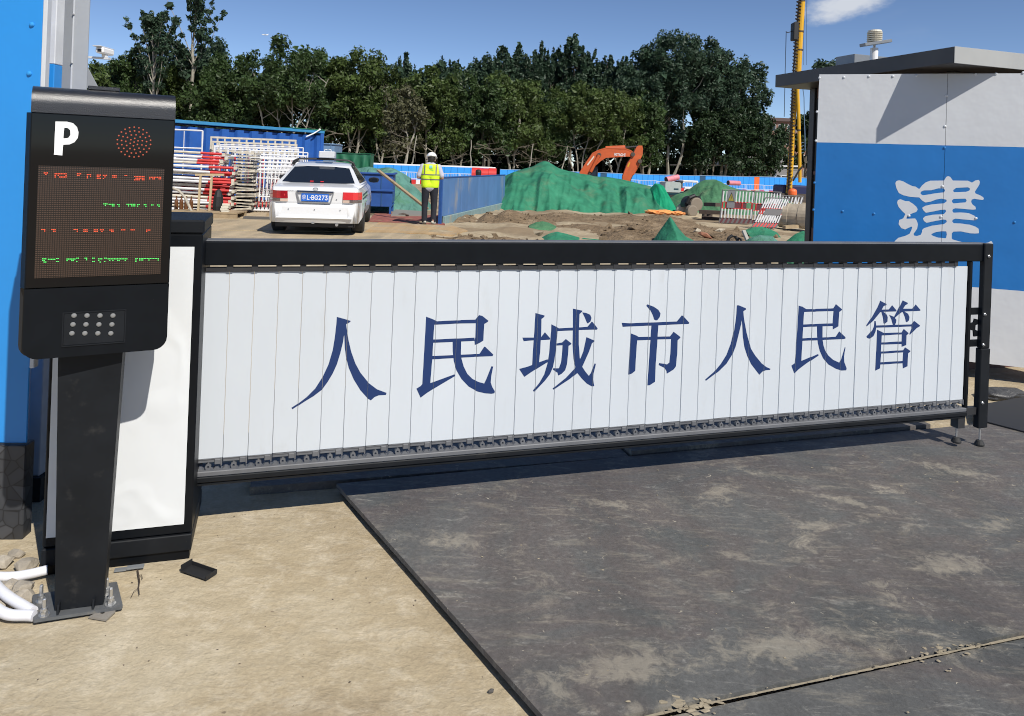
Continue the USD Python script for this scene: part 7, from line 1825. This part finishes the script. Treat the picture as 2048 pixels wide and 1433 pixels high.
FRONT = [
    # px, d, top, width px, kind, leaf, stems, label
    (182, 70, 118, 90, 'broad', LEAF_OLIVE, 1, 'small olive tree behind the surveillance camera at far left'),
    (214, 78, 112, 110, 'broad', LEAF_MID, 2, 'dense green tree behind the surveillance camera bracket'),
    (288, 80, 108, 120, 'broad', LEAF_MID, 1, 'dark green tree behind the leaning sparse poplar'),
    (348, 79, 112, 110, 'broad', LEAF_OLIVE, 2, 'olive green tree between the two tall sparse poplars'),
    (330, 83, 66, 150, 'broad', LEAF_POPLAR, 2, 'broad grey green poplar merging with the two tall sparse poplars'),
    (405, 84, 74, 130, 'broad', LEAF_POPLAR, 2, 'grey green poplar just right of the tallest poplar'),
    (250, 74, 100, 120, 'broad', LEAF_MID, 2, 'bushy green tree right of the surveillance camera'),
    (316, 72, 18, 120, 'poplar', LEAF_POPLAR, 1, 'tall sparse poplar with a white trunk leaning left above the display'),
    (380, 76, -60, 110, 'poplar', LEAF_POPLAR, 1, 'tallest poplar, reaching past the top of the picture'),
    (440, 75, 98, 140, 'broad', LEAF_MID, 2, 'round green tree right of the tallest poplar'),
    (505, 77, 98, 130, 'broad', LEAF_MID, 1, 'green tree between the tallest poplar and the forked pale tree'),
    (575, 72, 70, 130, 'broad', LEAF_MID, 5, 'tree with a fan of pale stems rising behind the blue container'),
    (640, 80, 90, 150, 'broad', LEAF_MID, 2, 'dense dark tree behind the right end of the blue container'),
    (705, 78, 98, 150, 'broad', LEAF_OLIVE, 2, 'rounded dense tree above the white car'),
    (762, 79, 128, 130, 'broad', LEAF_OLIVE, 2, 'lower olive tree above the blue skip'),
    (805, 72, 170, 90, 'broad', LEAF_DRY, 3, 'half dry grey green tree left of the worker'),
    (858, 78, 132, 130, 'broad', LEAF_OLIVE, 2, 'green tree straight behind the worker'),
    (915, 80, 134, 120, 'broad', LEAF_MID, 3, 'green tree with tangled limbs right of the worker'),
    (972, 76, 150, 110, 'broad', LEAF_MID, 2, 'leaning limbed tree above the blue site wall'),
    (1022, 77, 140, 150, 'broad', LEAF_OLIVE, 2, 'yellowish green dome shaped tree above the largest netted heap'),
    (1088, 79, 172, 110, 'broad', LEAF_MID, 2, 'shaded green tree left of the pale stemmed tree'),
    (1158, 74, 165, 150, 'broad', LEAF_OLIVE, 4, 'tree with slanting pale stems behind the digger boom'),
    (1228, 78, 172, 130, 'broad', LEAF_OLIVE, 2, 'bushy tree behind the digger arm'),
    (1285, 77, 176, 110, 'broad', LEAF_MID, 1, 'green tree left of the white trunked poplars'),
    (1342, 80, 56, 190, 'broad', LEAF_POPLAR, 2, 'large poplar with two thick white trunks right of the digger'),
    (1292, 84, 92, 150, 'broad', LEAF_POPLAR, 2, 'tall dark poplar at the left end of the tall group'),
    (1478, 84, 108, 110, 'broad', LEAF_POPLAR, 1, 'slim poplar filling the right end of the tall group'),
    (1395, 82, 70, 150, 'broad', LEAF_POPLAR, 2, 'large poplar with a bare pale limb in the middle of the tall group'),
    (1446, 80, 82, 130, 'broad', LEAF_POPLAR, 2, 'sparse round leaved poplar at the right edge of the tall group'),
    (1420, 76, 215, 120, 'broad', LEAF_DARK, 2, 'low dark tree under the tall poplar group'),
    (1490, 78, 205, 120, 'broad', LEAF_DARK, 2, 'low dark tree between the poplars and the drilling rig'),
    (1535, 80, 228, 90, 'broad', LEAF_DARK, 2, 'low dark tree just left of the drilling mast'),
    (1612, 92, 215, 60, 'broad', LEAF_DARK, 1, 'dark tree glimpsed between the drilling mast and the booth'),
    (1662, 60, 100, 70, 'broad', LEAF_POPLAR, 1, 'tree top showing above the booth roof'),
]
for i, (px, d, top, w, kind, leaf, stems, lab) in enumerate(FRONT):
    if px < 1640: d = max(d, fence_d(px) + 4 + .5 * (d - 70))
    n = 9500 if w < 140 else 14000
    if kind == 'poplar': n = 5200
    if px == 1446: n = 5200
    if px == 805: n = 4500
    if px in (182, 1612, 1535, 1662): n = 5000
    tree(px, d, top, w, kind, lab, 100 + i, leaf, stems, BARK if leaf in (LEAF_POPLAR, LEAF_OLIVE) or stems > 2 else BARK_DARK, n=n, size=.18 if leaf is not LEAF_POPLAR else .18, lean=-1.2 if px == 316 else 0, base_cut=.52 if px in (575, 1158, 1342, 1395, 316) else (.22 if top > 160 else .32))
BACK = [(760, 96, 118), (800, 95, 98), (836, 98, 128), (872, 94, 104), (902, 97, 112), (940, 95, 104), (968, 97, 92), (996, 94, 84), (1026, 98, 86), (1052, 95, 92), (1076, 97, 76), (1104, 96, 88), (1138, 92, 58), (1172, 95, 92), (1206, 97, 96), (1240, 95, 98), (1272, 98, 96), (1308, 96, 84)]
bl_ = ['tallest poplar top in the dark row behind the middle trees'] 
for i, (px, d, top) in enumerate(BACK):
    d = fence_d(px) + 20 + (i % 3) * 2
    lab = bl_[0] if px == 1138 else f'{ORD[i]} dark poplar from the left in the back row'
    tree(px, d, top, 58, 'spire', lab, 300 + i, LEAF_POPLAR, 1, BARK_DARK, n=7500, size=.19, group='dark poplars in the back row', low=.25)
# undergrowth and the dark wood behind, past counting
rg = np.random.default_rng(77)
C, Rr = [], []
for k in range(420):
    px = rg.uniform(170, 1530)
    d = fence_d(px) + rg.uniform(17, 34)
    P = gx(px, 350, d)
    hmax = 9.0 if 400 < px < 1420 else 5.0
    if px > 1430: hmax = 2.5
    h = rg.uniform(.1, 1) ** 1.4 * hmax
    C.append(P + [0, 0, h]); Rr.append(rg.uniform(1.2, 2.2))
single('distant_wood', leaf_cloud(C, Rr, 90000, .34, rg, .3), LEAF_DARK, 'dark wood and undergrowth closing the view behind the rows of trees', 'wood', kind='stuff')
# dead twiggy branches hanging in the shade between the front trees
for px, d, pts in ((940, 71, 8), (1048, 70, 10), (815, 70, 6), (1120, 72, 6), (655, 71, 6)):
    d = fence_d(px) + 4
    B0 = gx(px, 350, d); g = []
    for k in range(pts):
        p0 = np.array([rg.normal(0, .9), rg.normal(0, .5), rg.uniform(2.2, 4.2)])
        p1 = p0 + np.array([rg.choice([-1, 1]) * rg.uniform(1.2, 3.0), rg.normal(0, .5), rg.uniform(-1.1, .7)])
        l_, Q = limb(p0, p1, .05, .012, rg, .4, 7); g.append(l_)
        for j in range(5):
            q = Q[rg.integers(2, 7)]; l2, _ = limb(q, q + rg.normal(0, .55, 3), .016, .006, rg, .3, 4); g.append(l2)
    stem, _ = limb(np.zeros(3), np.array([rg.normal(0, .6), 0, 4.4]), .10, .04, rg, .2, 8)
    t = Thing('bare_tree', {940: 'bare tangled tree in the shade right of the worker', 1048: 'bare brown tangle of branches above the largest netted heap', 815: 'bare thin tree in the shade left of the worker', 1120: 'bare pale limbs in the shade left of the digger', 655: 'bare branches in the shade above the container end'}[px], 'tree', B0)
    t.part('trunk', [stem], BARK); t.part('branches', g, TWIG, kind='stuff')
